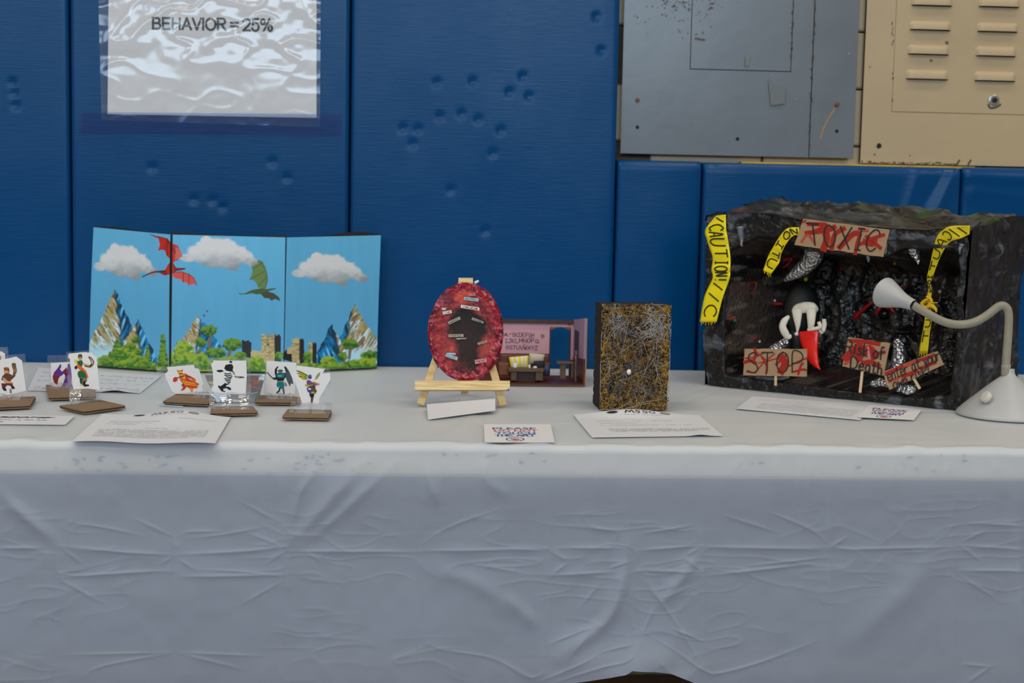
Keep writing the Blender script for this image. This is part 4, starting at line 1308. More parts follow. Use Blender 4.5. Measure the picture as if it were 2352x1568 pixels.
for k in range(3):
    b0, b1 = tf_base[k], tf_base[k + 1]
    t0 = at(*tf_top_px[k], b0[1]); t1 = at(*tf_top_px[k + 1], b1[1])
    d = (b1 - b0) / np.linalg.norm(b1 - b0); nrm = np.array([d[1], -d[0], 0.0])
    if nrm[1] > 0: nrm = -nrm
    zb = TZ + 0.0015
    b0 = np.array([b0[0], b0[1], zb]); b1 = np.array([b1[0], b1[1], zb])
    ext = (0.0035, 0.008, 0.004)[k]
    nseg = 12; topl = []
    for i in range(nseg + 1):
        t = i / nseg
        p = lerp(t0, t1, t); wob = 0.0025 * math.sin(5 * t + k * 2) + (0.004 * math.sin(math.pi * min(1, max(0, (t - .45) / .5))) if k == 2 else 0)
        topl.append(p + np.array([0, 0, ext * .5 + wob]))
    back = -nrm * 0.0012
    poly = [b0 + back, b1 + back] + [p + back for p in reversed(topl)]
    MB().slab(poly, -nrm * 0.004).build('backing_panel', BLACKB, tri)['label'] = 'black foam backing board'
    # printed sheet in front
    g0, g1 = (0.0005, 0.0026, 0.0012)[k], (0.0026, 0.0012, 0.0005)[k]
    nu, nv = ((int(175 * 1.08), 340), (int(262 * 1.08), 340), (int(216 * 1.08), 340))[k]
    u, v = np.meshgrid(np.linspace(0, 1, nu), np.linspace(0, 1, nv), indexing='ij')
    C3 = [t0 + d * g0, t1 - d * g1, b1 - d * g1 + np.array([0, 0, .003]), b0 + d * g0 + np.array([0, 0, .003])]
    P = bil(C3, u, v)
    bow = 0.0018 * np.sin(np.pi * u) + 0.0012 * np.sin(np.pi * v * 1.3 + k)
    P = P + bow[..., None] * nrm + nrm * 0.0002
    PX, PY = project(P)
    r = Ras((PX - 150) * 2.8, (PY - 480) * 2.8, (.3, .6, .8)); scenery(r)
    fc = gridfaces(nu, nv)[:, ::-1].copy()
    o = mk('printed_panel', P.reshape(-1, 3), fc, PRG, tri, colors=np.clip(r.C, 0, .9).reshape(-1, 3))
    o['label'] = ('print of mountains with half a red dragon', 'print of a castle, bushes and a green dragon', 'print of blue peaks under one cloud')[k]

# ================================================================== PICTURE CARD STANDS
CARDB = mat('corrugated_cardboard', alb(122, 100, 76, 1.25), 0.75, var=0.25, vscale=40, stretch=(1, 9, 1), bump=0.25, bscale=120)
CARDE = mat('cardboard_edge', alb(60, 46, 32, 1.2), 0.85, var=0.4, vscale=200)
CARDW = mat('white_card', (0.80, 0.80, 0.82), 0.5, var=0.02)
FILM = filmmat('clear_card_sleeve', 0.10, 0.05, 0.05, bump=0.15, bscale=40, bdist=0.004)
LOOP = filmmat('clear_plastic_loop', 0.09, 0.12, 0.05, bump=0.25, bscale=60, bdist=0.006)
k_ = 1.2
PUR, MAR, LIL = alb(92, 40, 128, k_), alb(122, 34, 30, k_), alb(120, 88, 156, k_)
BLK, TEAL, SLATE, DTEAL = alb(22, 24, 30, 1), alb(10, 112, 128, k_), alb(70, 78, 92, k_), alb(14, 50, 62, k_)
YEL, ORG, REDc, SKIN, BRN, DGR = alb(214, 190, 40, k_), alb(206, 92, 30, k_), alb(190, 44, 30, k_), alb(200, 140, 96, k_), alb(90, 56, 44, k_), alb(20, 92, 54, k_)
OLV, VIO = alb(150, 160, 60, k_), alb(64, 48, 150, k_)


def card_stand(label, base, card, sleeve, ydepth, pic, loop=None, tilt=0.0):
    zt_ = TZ + 0.0085
    B = [on_table(x, y, zt_) for x, y in base]
    c = sum(B) / 4
    root = thing('picture_card_stand', label, 'picture card', (c[0], c[1], TZ + .0015), 'picture cards in clear sleeves')
    Y0 = on_table(ydepth[0], ydepth[1], zt_)[1]
    dn = lambda P, d: [p - np.array([0, 0, d]) for p in P]
    sh = lambda P, f: [sum(P) / 4 + (p - sum(P) / 4) * f for p in P]
    up4 = lambda P: [P[3], P[2], P[1], P[0]]
    MB().slab(up4(dn(B, 0.0016)), (0, 0, 0.0016)).build('cardboard_base', CARDB, root)
    MB().slab(up4(dn(sh(B, .985), 0.0036)), (0, 0, 0.0021)).build('corrugation', CARDE, root)
    B2 = [p + np.array([.0015, -.0005, 0]) for p in B]
    MB().slab(up4(dn(sh(B2, .99), 0.0052)), (0, 0, 0.0015)).build('cardboard_base', CARDB, root)
    MB().slab(up4(dn(sh(B, .72), 0.0068)), (0, 0, 0.0016)).build('clear_pad', LOOP, root)
    C3 = [at(x, y, Y0) for x, y in card]
    cd = MB().slab(C3, (0, 0.0006, 0)).build('card', CARDW, root)
    if pic is not None:
        a = Art(lambda x, y, l: at(x, y, Y0 - 0.0001 - l)); pic(a)
        a.build('printed_figure', PRINT, cd)
    # the sleeve stands behind the card and continues as a bulging strip down to the base
    S3 = [at(x, y, Y0 + 0.002) for x, y in sleeve]
    film_sheet('clear_sleeve', S3, FILM, root, 16, 16, 0.0006, 10, ydepth[0] * .01)
    lx0, lx1 = loop if loop else (min(p[0] for p in card) + 4, max(p[0] for p in card) - 4)
    yb = sum(p[1] for p in card) / len(card); yb = max(p[1] for p in card)
    z1 = at((lx0 + lx1) / 2, yb - 2, Y0)[2]; yf = min(B[2][1], B[3][1])
    a0, a1 = at(lx0, yb, Y0)[0], at(lx1, yb, Y0)[0]
    prof = [(Y0 + .001, z1 + .002), (Y0 - .004, z1), (Y0 - .011, max(z1 - .002, zt_ + .008)), (Y0 - .019, zt_ + .0065), (Y0 - .026, zt_ + .0035), (max(yf, Y0 - .036), zt_ + .0006)]
    pr = spline(prof, 5); nu = 14
    V = np.array([[(a0 + (a1 - a0) * i / (nu - 1), q[0], q[1] + .0012 * math.sin(i * 1.3) * (0 < j < len(pr) - 1)) for j, q in enumerate(pr)] for i in range(nu)])
    mk('clear_loop', V.reshape(-1, 3), gridfaces(nu, len(pr)), LOOP, root)
    return root


def pic_brown(a):
    a.poly([(9, 847), (13, 843), (20, 844), (22, 851), (21, 857), (11, 858)], BRN).poly([(8, 850), (20, 851), (20, 856), (10, 858)], SKIN).ell(14, 846, 6, 3, alb(130, 80, 40, k_))
    a.poly([(5, 864), (12, 857), (22, 858), (29, 862), (32, 859), (36, 861), (33, 866), (26, 872), (22, 878), (8, 874), (3, 872)], BRN)
    a.poly([(27, 834), (33, 833), (37, 841), (39, 850), (37, 858), (33, 862), (29, 861), (31, 852), (28, 843)], alb(112, 78, 50, k_)).ell(32, 838, 5, 5, alb(92, 80, 50, k_)).ell(34, 850, 4, 4, alb(140, 104, 60, k_))
    a.poly([(6, 866), (12, 869), (17, 874), (30, 878), (29, 882), (14, 880), (7, 874)], SKIN)
    a.poly([(3, 880), (28, 880), (30, 885), (34, 890), (29, 893), (24, 886), (17, 884), (13, 888), (12, 893), (14, 897), (9, 897), (5, 892)], alb(96, 36, 36, k_))
    a.poly([(6, 890), (14, 892), (15, 898), (8, 896)], BLK).poly([(25, 886), (32, 889), (35, 892), (27, 893)], BLK).poly([(22, 892), (26, 894), (27, 902), (23, 903)], alb(130, 100, 60, k_))


def pic_purple(a):
    a.poly([(139, 835), (141, 841), (138, 848), (142, 853), (150, 852), (154, 846), (156, 836), (160, 834), (163, 846), (164, 858), (165, 866), (160, 872), (163, 880), (168, 890), (160, 888), (152, 886), (147, 892), (140, 888), (146, 878), (150, 866), (146, 860), (138, 864), (133, 872), (131, 882), (124, 878), (121, 866), (124, 855), (131, 847)], PUR)
    a.poly([(121, 862), (131, 864), (136, 860), (134, 870), (132, 884), (126, 880), (122, 872)], MAR).poly([(144, 852), (153, 843), (153, 852), (156, 858), (150, 860)], MAR)
    a.poly([(152, 862), (165, 858), (164, 880), (167, 889), (156, 888), (154, 876)], LIL)
    a.poly([(146, 888), (150, 889), (153, 895), (148, 895)], PUR).ell(150, 861, 3.5, 2.2, BLK)
    a.poly([(139, 866), (146, 858), (150, 862), (146, 870), (140, 878), (134, 884), (136, 874)], (.8, .8, .8))


def pic_archer(a):
    a.poly([(170, 826), (178, 825), (178, 836), (172, 834)], YEL).ell(184, 820, 5, 6, alb(80, 60, 50, k_)).ell(184, 815.5, 5, 2.6, alb(60, 80, 40, k_)).poly([(181, 820), (187, 820), (187, 828), (182, 828)], SKIN)
    a.poly([(177, 829), (188, 827), (191, 832), (188, 842), (180, 842)], DGR)
    a.poly([(176, 836), (182, 838), (190, 844), (198, 852), (203, 866), (198, 871), (192, 858), (182, 848), (176, 842)], ORG)
    a.poly([(172, 840), (177, 840), (178, 846), (174, 848), (171, 846)], BLK)
    a.poly([(180, 852), (190, 850), (197, 858), (199, 868), (192, 872), (180, 866), (178, 858)], DGR)
    a.poly([(191, 836), (205, 839), (211, 834), (214, 838), (208, 844), (196, 842)], alb(60, 50, 30, k_)).poly([(189, 833), (200, 836), (206, 838), (204, 841), (193, 838)], alb(190, 160, 110, k_))
    a.stroke([(205, 819), (211, 824), (215, 832), (211, 840), (206, 843)], 3, alb(120, 90, 50, k_)).stroke([(204, 821), (209, 828), (210, 834)], 1.6, BLK)
    a.poly([(182, 866), (199, 868), (200, 874), (195, 880), (189, 884), (184, 880)], alb(120, 110, 60, k_)).poly([(183, 867), (190, 869), (188, 882), (184, 880)], alb(30, 60, 40, k_))
    a.poly([(191, 876), (197, 874), (196, 882), (204, 883), (205, 886), (194, 888), (190, 883)], BLK).stroke([(183, 884), (189, 886)], 2, YEL)


def pic_flame(a):
    a.poly([(405, 848), (409, 851), (413, 850), (417, 850), (420, 847), (420, 853), (417, 856), (408, 855)], ORG).ell(415, 857, 5, 4, BRN).poly([(411, 853), (420, 853), (419, 856), (411, 857)], YEL)
    a.poly([(411, 860), (426, 857), (432, 861), (438, 864), (446, 868), (450, 872), (448, 876), (456, 880), (458, 884), (453, 886), (455, 890), (449, 892), (443, 892), (443, 899), (439, 900), (437, 893), (428, 888), (422, 896), (414, 897), (420, 890), (419, 880), (413, 872)], ORG)
    a.poly([(420, 862), (432, 866), (446, 870), (449, 875), (438, 876), (424, 872)], REDc).poly([(430, 882), (446, 884), (452, 888), (442, 890), (432, 888)], REDc).poly([(424, 884), (430, 886), (424, 894), (416, 896), (421, 888)], REDc)
    for q in ([(420, 876), (434, 879), (446, 880)], [(424, 881), (438, 884), (450, 885)], [(420, 867), (426, 870)], [(436, 872), (446, 873)], [(440, 891), (441, 897)]): a.stroke(q, 1.5, YEL)
    a.poly([(398, 868), (403, 865), (408, 868), (408, 873), (403, 877), (397, 876)], REDc).stroke([(407, 867), (414, 866), (420, 863)], 2.2, BRN).stroke([(427, 862), (438, 866)], 2.4, BRN).stroke([(412, 861), (420, 861)], 2, YEL)
    a.ell(424, 866, 2.2, 1, (.8, .8, .8)).stroke([(432, 868), (440, 871)], 1.2, (.8, .8, .8)).poly([(417, 882), (422, 882), (422, 887), (418, 887)], BRN)


def pic_ink(a):
    a.poly([(526, 830), (530, 828), (533, 830), (533, 834), (531, 832), (528, 833)], BLK).stroke([(528, 834), (530, 838), (532, 835)], 1.0, BLK).ell(531, 831, 2.6, 2, BLK)
    a.poly([(518, 838), (526, 836), (534, 837), (536, 843), (534, 850), (538, 854), (530, 853), (520, 851), (515, 846)], BLK, )
    a.poly([(497, 850), (505, 849), (512, 849), (514, 853), (504, 855), (499, 853)], BLK).poly([(510, 850), (516, 848), (516, 853)], (.75, .75, .77))
    for (x0, x1, y) in ((516, 530, 857), (516, 532, 861), (520, 533, 865), (516, 531, 869), (518, 529, 873), (522, 529, 877), (519, 526, 881)): a.stroke([(x0, y), ((x0 + x1) / 2, y + 1.4), (x1, y - .5)], 2.2, BLK)
    a.poly([(533, 855), (537, 853), (540, 858), (538, 861)], alb(150, 130, 70, k_)).poly([(538, 863), (548, 864), (560, 865), (562, 867), (550, 868), (540, 866)], BLK).stroke([(541, 865), (550, 866)], .9, (.75, .75, .77))
    a.poly([(502, 884), (506, 887), (512, 883), (517, 879), (521, 882), (519, 888), (526, 888), (531, 892), (530, 896), (524, 894), (521, 891), (514, 892), (512, 896), (519, 899), (516, 900), (508, 898), (505, 893), (501, 889)], BLK)


def pic_teal(a):
    a.poly([(631, 848), (637, 841), (640, 842), (636, 848), (636, 858), (640, 864), (634, 866), (631, 858)], BLK).poly([(652, 841), (657, 842), (664, 852), (671, 868), (674, 882), (668, 880), (666, 888), (660, 876), (656, 866), (656, 852)], SLATE).poly([(652, 841), (657, 843), (660, 852), (656, 854), (655, 846)], BLK)
    a.ell(644, 852, 5.5, 4, alb(70, 110, 104, k_)).stroke([(636, 851), (650, 851)], 1.4, BLK).poly([(632, 858), (640, 856), (650, 856), (656, 856), (656, 866), (650, 874), (638, 874), (633, 866)], DTEAL)
    a.poly([(634, 858), (654, 858), (652, 867), (637, 867)], TEAL).stroke([(639, 863), (646, 863)], 2, alb(150, 190, 200, k_)).poly([(636, 869), (652, 868), (652, 874), (637, 875)], BLK)
    a.stroke([(614, 855), (620, 862), (628, 870)], 2.6, alb(96, 92, 90, k_)).poly([(626, 867), (638, 866), (639, 871), (630, 872)], BLK)
    a.poly([(637, 876), (651, 875), (653, 884), (652, 893), (646, 893), (643, 887), (637, 889), (635, 884)], TEAL).stroke([(637, 876), (651, 875.5)], 1.2, OLV)
    a.poly([(641, 888), (645, 889), (643, 898), (636, 904), (634, 901), (640, 896)], DTEAL).poly([(649, 893), (653, 893), (654, 904), (651, 906), (650, 900)], SLATE).poly([(654, 876), (660, 884), (656, 888), (653, 882)], alb(110, 124, 134, k_))


def pic_wings(a):
    a.poly([(680, 850), (688, 851), (697, 855), (706, 860), (712, 866), (704, 872), (696, 872), (690, 868), (684, 862), (690, 862), (681, 857), (687, 857)], OLV)
    for q in ([(681, 851), (694, 856), (706, 863)], [(683, 857), (694, 861), (702, 866)], [(687, 863), (696, 866), (703, 870)]): a.stroke(q, 1.6, alb(50, 58, 30, k_))
    for q in ([(686, 859), (698, 864)], [(692, 866), (700, 869)]): a.stroke(q, 1.6, YEL)
    a.poly([(736, 854), (734, 862), (728, 870), (723, 872), (726, 863), (731, 857)], alb(126, 146, 84, k_))
    a.ell(712, 866, 4, 4.4, VIO).ell(712, 862, 3.6, 2.2, alb(70, 110, 130, k_)).ell(721, 877, 3, 2.4, YEL)
    a.poly([(704, 874), (710, 872), (718, 878), (724, 878), (734, 881), (734, 883), (725, 885), (722, 890), (710, 892), (705, 886)], alb(110, 66, 110, k_)).poly([(700, 882), (710, 884), (720, 883), (712, 888), (702, 887)], OLV).stroke([(724, 881), (734, 882)], 2, SKIN)
    a.poly([(710, 886), (724, 884), (725, 894), (714, 896)], BRN).poly([(704, 890), (710, 890), (716, 898), (712, 904), (706, 898)], VIO).poly([(711, 894), (724, 892), (728, 898), (724, 904), (714, 904)], alb(60, 84, 44, k_)).ell(719, 902, 4, 3, SKIN).ell(711, 893, 4, 2, (.7, .7, .72))
    a.poly([(710, 904), (722, 903), (720, 914), (716, 916), (712, 910)], BLK).poly([(714, 912), (720, 912), (719, 918), (718, 924), (714, 924)], BRN)


card_stand('white card with a crouching brown figure, foremost at the left end of the table', [(-64, 914), (82, 910), (69, 930), (-72, 937)],
           [(-44, 915), (-44, 836), (0, 827), (37, 818.5), (50.5, 828), (60, 896.6), (19.5, 907), (0, 910)], [(-46, 821), (57.5, 812), (66, 902), (-46, 912)], (10, 913), pic_brown)
card_stand('white card mostly out of frame, behind the card with the brown figure', [(-70, 884), (14, 882), (6, 900), (-76, 902)],
           [(-40, 890), (-40, 806), (4, 807), (11.5, 812), (14, 884)], [(-42, 800), (18.5, 796), (22, 882), (-42, 890)], (0, 886),
           lambda a: a.ell(-2, 822, 5, 7, alb(150, 110, 90, k_)).poly([(-8, 830), (4, 829), (6, 860), (-8, 862)], BRN))
card_stand('white card with a purple and maroon winged figure, left of the green archer card', [(105, 883), (217, 886), (219, 909), (111, 912)],
           [(117, 833), (159, 831), (167, 833), (169, 893), (130, 897), (117, 882)], [(109, 815.5), (163, 815), (170, 898), (109, 886)], (160, 888), pic_purple)
card_stand('white card with a green and orange archer on a diamond turned cardboard base', [(136, 931), (229, 917.5), (288, 931), (193, 944)],
           [(157.5, 812), (193, 808.5), (212, 810), (215, 816), (221.4, 819), (229.5, 896), (202, 892), (169, 894), (160, 822.5), (156.4, 822.5)],
           [(152, 808), (213, 803), (236, 918), (160, 922)], (200, 924), pic_archer, loop=(164, 190))
card_stand('white card with an orange flaming figure, left of the black ink figure', [(405, 904), (506, 908), (477, 926), (374, 921)],
           [(383, 843), (445, 837.4), (447, 845), (456.7, 847), (467.7, 881), (464, 886), (467, 898.4), (405, 904), (395, 898), (380, 865), (379, 858.6), (386.5, 851)],
           [(356.6, 843), (459.4, 831.6), (471, 905), (383, 909)], (450, 908), pic_flame, loop=(450, 482))
card_stand('white card with a black ink figure, arms spread, in the middle of the cards', [(486, 933), (580, 931.6), (592.6, 946), (482.6, 948)],
           [(490.4, 827.7), (565.6, 828), (566.7, 863), (564.5, 905), (490.4, 905), (489.3, 856), (484.3, 834), (489, 833)],
           [(477, 822), (574.4, 820.5), (578, 920), (480, 920)], (530, 934), pic_ink, loop=(484, 588))
card_stand('light grey card with a teal armoured figure and bat wings holding a sword', [(590, 906.5), (689, 911), (688, 923), (586.6, 922)],
           [(612, 828), (681, 833), (676, 909.8), (611, 905.4)], [(609, 824), (690, 832), (688, 914), (605, 910)], (640, 911), pic_teal)
card_stand('white card with a yellow green winged figure, rightmost of the cards', [(661, 939), (761.7, 941), (754, 958), (648, 956)],
           [(681.4, 839), (746.5, 847), (740.5, 857.7), (758, 856), (759, 870.7), (733.5, 914), (732.4, 928), (694.5, 927), (678, 877), (669.5, 855.5), (679, 854)],
           [(679, 837.6), (757, 845), (767, 934), (684.7, 932.5)], (700, 943), pic_wings, loop=(668, 764))

# dark card of coloured scribbles lying in a clear sleeve behind the ink figure
YG = on_table(545, 925, TZ + .002)[1]
gz = [at(470, 861, YG + .012), at(609, 862, YG + .012), at(592, 925, YG), at(498, 924, YG)]
gz[2][2] = max(gz[2][2], TZ + .002); gz[3][2] = max(gz[3][2], TZ + .002)
gr = thing('scribble_card', 'dark grey card of purple, yellow and red scribbles behind the ink figure card', 'picture card', ((gz[2] + gz[3]) / 2))
MB().slab([gz[3], gz[2], gz[1], gz[0]], (0, 0.0008, 0)).build('card', mat('dark_grey_card', alb(82, 84, 92, 1.2), .6, var=.3, vscale=60), gr)
ga = Art(lambda x, y, l: bil(gz, np.array((x - 470) / 139.0), np.array((y - 861) / 63.0)) + np.array([0, -.0002 - l, .0001]))
for q, c_, w_ in (([(571, 871), (596, 878), (574, 884), (604, 892)], alb(176, 70, 50, 1.2), 3), ([(580, 868), (600, 872)], alb(150, 60, 44, 1.2), 5), ([(473, 878), (486, 880)], alb(180, 166, 80, 1.2), 5),
                  ([(474, 885), (484, 887)], alb(150, 140, 90, 1.2), 3), ([(470, 893), (484, 896)], alb(150, 100, 160, 1.2), 4), ([(472, 901), (510, 905)], alb(120, 84, 150, 1.2), 4),
                  ([(550, 905), (572, 906), (556, 910), (575, 912)], alb(134, 60, 140, 1.2), 4), ([(512, 917), (548, 919), (570, 917)], alb(180, 164, 84, 1.2), 4), ([(575, 913), (588, 912)], alb(50, 96, 84, 1.2), 5),
                  ([(530, 912), (545, 909)], alb(80, 90, 140, 1.2), 4), ([(584, 903), (600, 900)], alb(140, 150, 160, 1.2), 3)): ga.stroke(q, w_, c_)
ga.build('scribbles', PRINT, gr)
film_sheet('clear_sleeve', [p + np.array([0, -.0022, .0012]) for p in gz], FILM, gr, 14, 10, .0005, 10, 3.0)

# ================================================================== EASEL AND OVAL PAINTING
PINE = mat('pine_wood', alb(204, 182, 134, 1.25), 0.55, var=0.14, vscale=9, stretch=(2, 2, 16), col2=alb(184, 150, 98, 1.25))
PINEH = mat('pine_wood_rail', alb(208, 188, 140, 1.25), 0.55, vscale=9, stretch=(2, 16, 30), col2=alb(186, 152, 98, 1.25))
eL, eR = on_table(965, 934, TZ + .0015), on_table(1156, 936, TZ + .0015)
lean = 0.062
top_c = on_vertical(1068, 648, (eL + eR) / 2); hgt = top_c[2] - TZ
ex = (eR - eL) / np.linalg.norm(eR - eL)
en = np.cross(ex, np.array([0, 0, 1.0])); en = en if en[1] < 0 else -en     # towards the camera
eup = np.array([0, 0, hgt]) - en * lean; eup /= np.linalg.norm(eup)
epn = np.cross(ex, eup); epn = epn if epn[1] < 0 else -epn
epl = lambda x, y, off=0.0: on_plane(x, y, (eL + eR) / 2 + epn * off, epn)
es = thing('wooden_easel', 'small pale pine tabletop easel holding the red oval painting', 'easel', (eL + eR) / 2)


def bar(a, b, wd, dep, mt, name, parent, wdir=None):
    """square stick between two points: width across, depth along the easel normal"""
    t = (b - a) / np.linalg.norm(b - a); w_ = np.cross(t, epn) if wdir is None else wdir; w_ = w_ / np.linalg.norm(w_)
    q = lambda p: [p + w_ * wd / 2 + epn * dep / 2, p - w_ * wd / 2 + epn * dep / 2, p - w_ * wd / 2 - epn * dep / 2, p + w_ * wd / 2 - epn * dep / 2]
    mb = MB(); A, B_ = q(a), q(b)
    mb.add(A + B_, [(3, 2, 1, 0), (4, 5, 6, 7), (0, 1, 5, 4), (1, 2, 6, 5), (2, 3, 7, 6), (3, 0, 4, 7)])
    return mb.build(name, mt, parent)


for (x0, x1, xb) in ((965.5, 1060, 965), (1155, 1077, 1156)):
    p_ = epl(x0, 932, -.006); q_ = epl(x1, 652, -.006); p_[2] = max(p_[2], TZ + .0045)
    bar(p_, q_, 0.0132, 0.0105, PINE, 'leg', es)
rl, rr = epl(953, 886, .009), epl(1170.5, 886, .009)
rail = bar(rl, rr, 0.0168, 0.016, PINEH, 'ledge', es, wdir=eup)
Art(lambda x, y, l: epl(x, y, .0172 + l)).poly([(1165, 894), (1170, 891), (1170, 896), (1160, 897)], alb(60, 84, 170, 1.2)).build('blue_mark', PRINT, es)
bk = on_table(1067, 903, TZ + .003); bt = epl(1068, 654, -.018)
bar(bk, bt, 0.014, 0.010, PINE, 'rear_leg', es)
bar(epl(1053, 650, -.006), epl(1086, 650, -.006), 0.017, 0.014, PINEH, 'top_block', es, wdir=eup)
MB().tube([epl(1090, 650, -.004), epl(1099, 645, -.006)], [.003, .0022], 8).build('cord_end', CARDW, es)

oc = epl(1070, 763, .004)
R1 = np.linalg.norm(epl(1157, 763, .004) - epl(983, 763, .004)) / 2
R2 = np.linalg.norm(epl(1070, 651, .004) - epl(1070, 876, .004)) / 2
nr, na = 90, 300
rr_ = np.concatenate([np.linspace(0.002, 1, nr), [1.0, .99]]); aa = np.linspace(0, 2 * math.pi, na, endpoint=False)
RR, AA = np.meshgrid(rr_, aa, indexing='ij')
wob = 1 + .014 * fbm(np.cos(AA) * 5, np.sin(AA) * 5, 2.0, 3)
U = RR * np.cos(AA) * wob * R1; Vv = RR * np.sin(AA) * wob * R2
px_, py_ = U / R1, Vv / R2
br = fbm(U * 220 + Vv * 90, Vv * 260 - U * 60, 1.0, 4)
rim = smooth(.42, .8, RR)
H_ = 0.0016 * rim * fbm(U * 160, Vv * 160, 4.0, 4) + 0.0005 * br * (.3 + .7 * rim) + 0.004 * smooth(.55, .9, RR) * (1 - smooth(.93, 1.0, RR))
H_[-2:] = 0; H_[-1] = -.008; H_[-2] = -.004
P = oc + U[..., None] * ex + Vv[..., None] * eup + (H_ + .006)[..., None] * epn
r = Ras(px_ * 88, -py_ * 112, alb(128, 28, 46, 1.25))      # painted in pixel units about the centre
n1 = fbm(r.X * .05, r.Y * .05, 1.0, 4); n2 = fbm(r.X * .11 + 3, r.Y * .16, 2.0, 4); n3 = fbm(r.X * .16, r.Y * .24 - r.X * .1, 7.0, 4)
C = lerp(alb(136, 18, 42, 1.25), alb(158, 52, 70, 1.25), smooth(-.2, .5, n1)[..., None])
C = lerp(C, alb(78, 26, 32, 1.2), smooth(.1, .5, n2)[..., None])
C = lerp(C, alb(196, 122, 130, 1.25), (smooth(.45, .75, n3) * .75)[..., None])
inner = 1 - smooth(.72, .84, np.hypot(r.X / 88 + .02, r.Y / 112 + .02) + .07 * n1)
C = lerp(C, lerp(alb(168, 66, 68, 1.25), alb(140, 44, 54, 1.25), smooth(-.3, .4, n2)[..., None]), (inner * .85)[..., None])
C = lerp(C, alb(92, 36, 44, 1.2), (inner * smooth(.15, .6, n3) * .8)[..., None])
r.C = C
r.ell(-40, -70, 24, 20, alb(112, 52, 66, 1.2), .5, .7, .3); r.ell(-6, -76, 22, 14, alb(204, 86, 70, 1.25), .5, .8, .3)
r.line([(-45, -40), (-20, -52), (8, -62)], 4, alb(96, 34, 40, 1.1), .7, 1.0); r.line([(34, -64), (52, -28), (60, 10)], 5, alb(80, 34, 44, 1.1), .6, 1.0)
r.ell(4, -7, 48, 41, (.012, .010, .011), .2, 1, .12); r.ell(-6, -24, 30, 30, (.012, .010, .011), .25, 1, .12); r.ell(13, 46, 34, 36, alb(46, 30, 26, .9), .3, 1, .16)
r.ell(2, 12, 26, 30, alb(52, 32, 28, 1.0), .7, .8, .3); r.ell(-2, 78, 24, 16, alb(50, 34, 30, 1.0), .4, .8, .4)
r.ell(44, 40, 14, 26, alb(170, 70, 66, 1.2), .6, .7, .4); r.ell(-38, 44, 16, 30, alb(150, 58, 58, 1.2), .6, .6, .4); r.ell(-32, 40, 6, 8, alb(206, 92, 60, 1.2), .5, .6, .4)
fc = []
idx = np.arange((nr + 2) * na).reshape(nr + 2, na)
i0 = idx[:-1]; i1 = idx[1:]
fc = np.stack([i0, i1, np.roll(i1, -1, 1), np.roll(i0, -1, 1)], -1).reshape(-1, 4)
opn = thing('oval_painting', 'red textured oval painting with a black centre and pasted word strips, standing on the easel', 'painting', oc - eup * R2)
mk('painted_oval', P.reshape(-1, 3), fc, paintmat('thick_red_paint', .42, .18, .3, 260, .0012), opn, colors=np.clip(r.C * .88, 0, .9).reshape(-1, 3))
q_ = [oc + R1 * .985 * math.cos(t) * ex + R2 * .985 * math.sin(t) * eup - epn * .0015 for t in np.linspace(0, 2 * math.pi, 60, endpoint=False)]
MB().slab(q_, epn * .0035).build('backing', CARDE, opn)
z8 = lambda pts: [(960 + x / 6.03, 640 + y / 6.03) for x, y in pts]
PK, BL_, WT, TN = alb(190, 120, 124, 1.2), alb(134, 176, 190, 1.25), alb(206, 200, 196, 1.25), alb(158, 150, 138, 1.2)
strips = [([(640, 250), (840, 275), (835, 318), (636, 292)], BL_, 'blue strip', 'CONTROL'), ([(700, 210), (790, 192), (797, 235), (700, 240)], PK, 'pink strip', 'LOST'),
          ([(597, 360), (852, 400), (850, 442), (592, 402)], WT, 'white strip', 'OVERWHELMED'), ([(326, 402), (388, 398), (390, 432), (330, 435)], TN, 'tiny strip reading in', 'in'),
          ([(340, 455), (462, 435), (468, 475), (345, 498)], WT, 'white strip', 'your'), ([(412, 598), (575, 523), (592, 560), (432, 635)], TN, 'tan strip', 'DARKNESS'),
          ([(755, 535), (912, 595), (900, 618), (742, 568)], TN, 'tan strip', 'SHADOWS'), ([(423, 770), (628, 765), (630, 805), (425, 808)], TN, 'tan strip', 'NOTHING'),
          ([(525, 820), (680, 810), (682, 838), (527, 845)], alb(60, 52, 48, 1.0), 'dark strip', 'ABOUT'), ([(825, 885), (955, 853), (955, 878), (835, 917)], TN, 'tan strip', 'here'),
          ([(395, 1030), (552, 1085), (538, 1130), (378, 1075)], BL_, 'blue strip', 'WORLD'), ([(400, 1022), (520, 1030), (522, 1052), (420, 1046)], BL_, 'blue strip', ''), ([(785, 1125), (945, 1100), (952, 1150), (795, 1182)], PK * 1.1, 'pinkish strip', 'NEEDS')]
rs = random.Random(4)
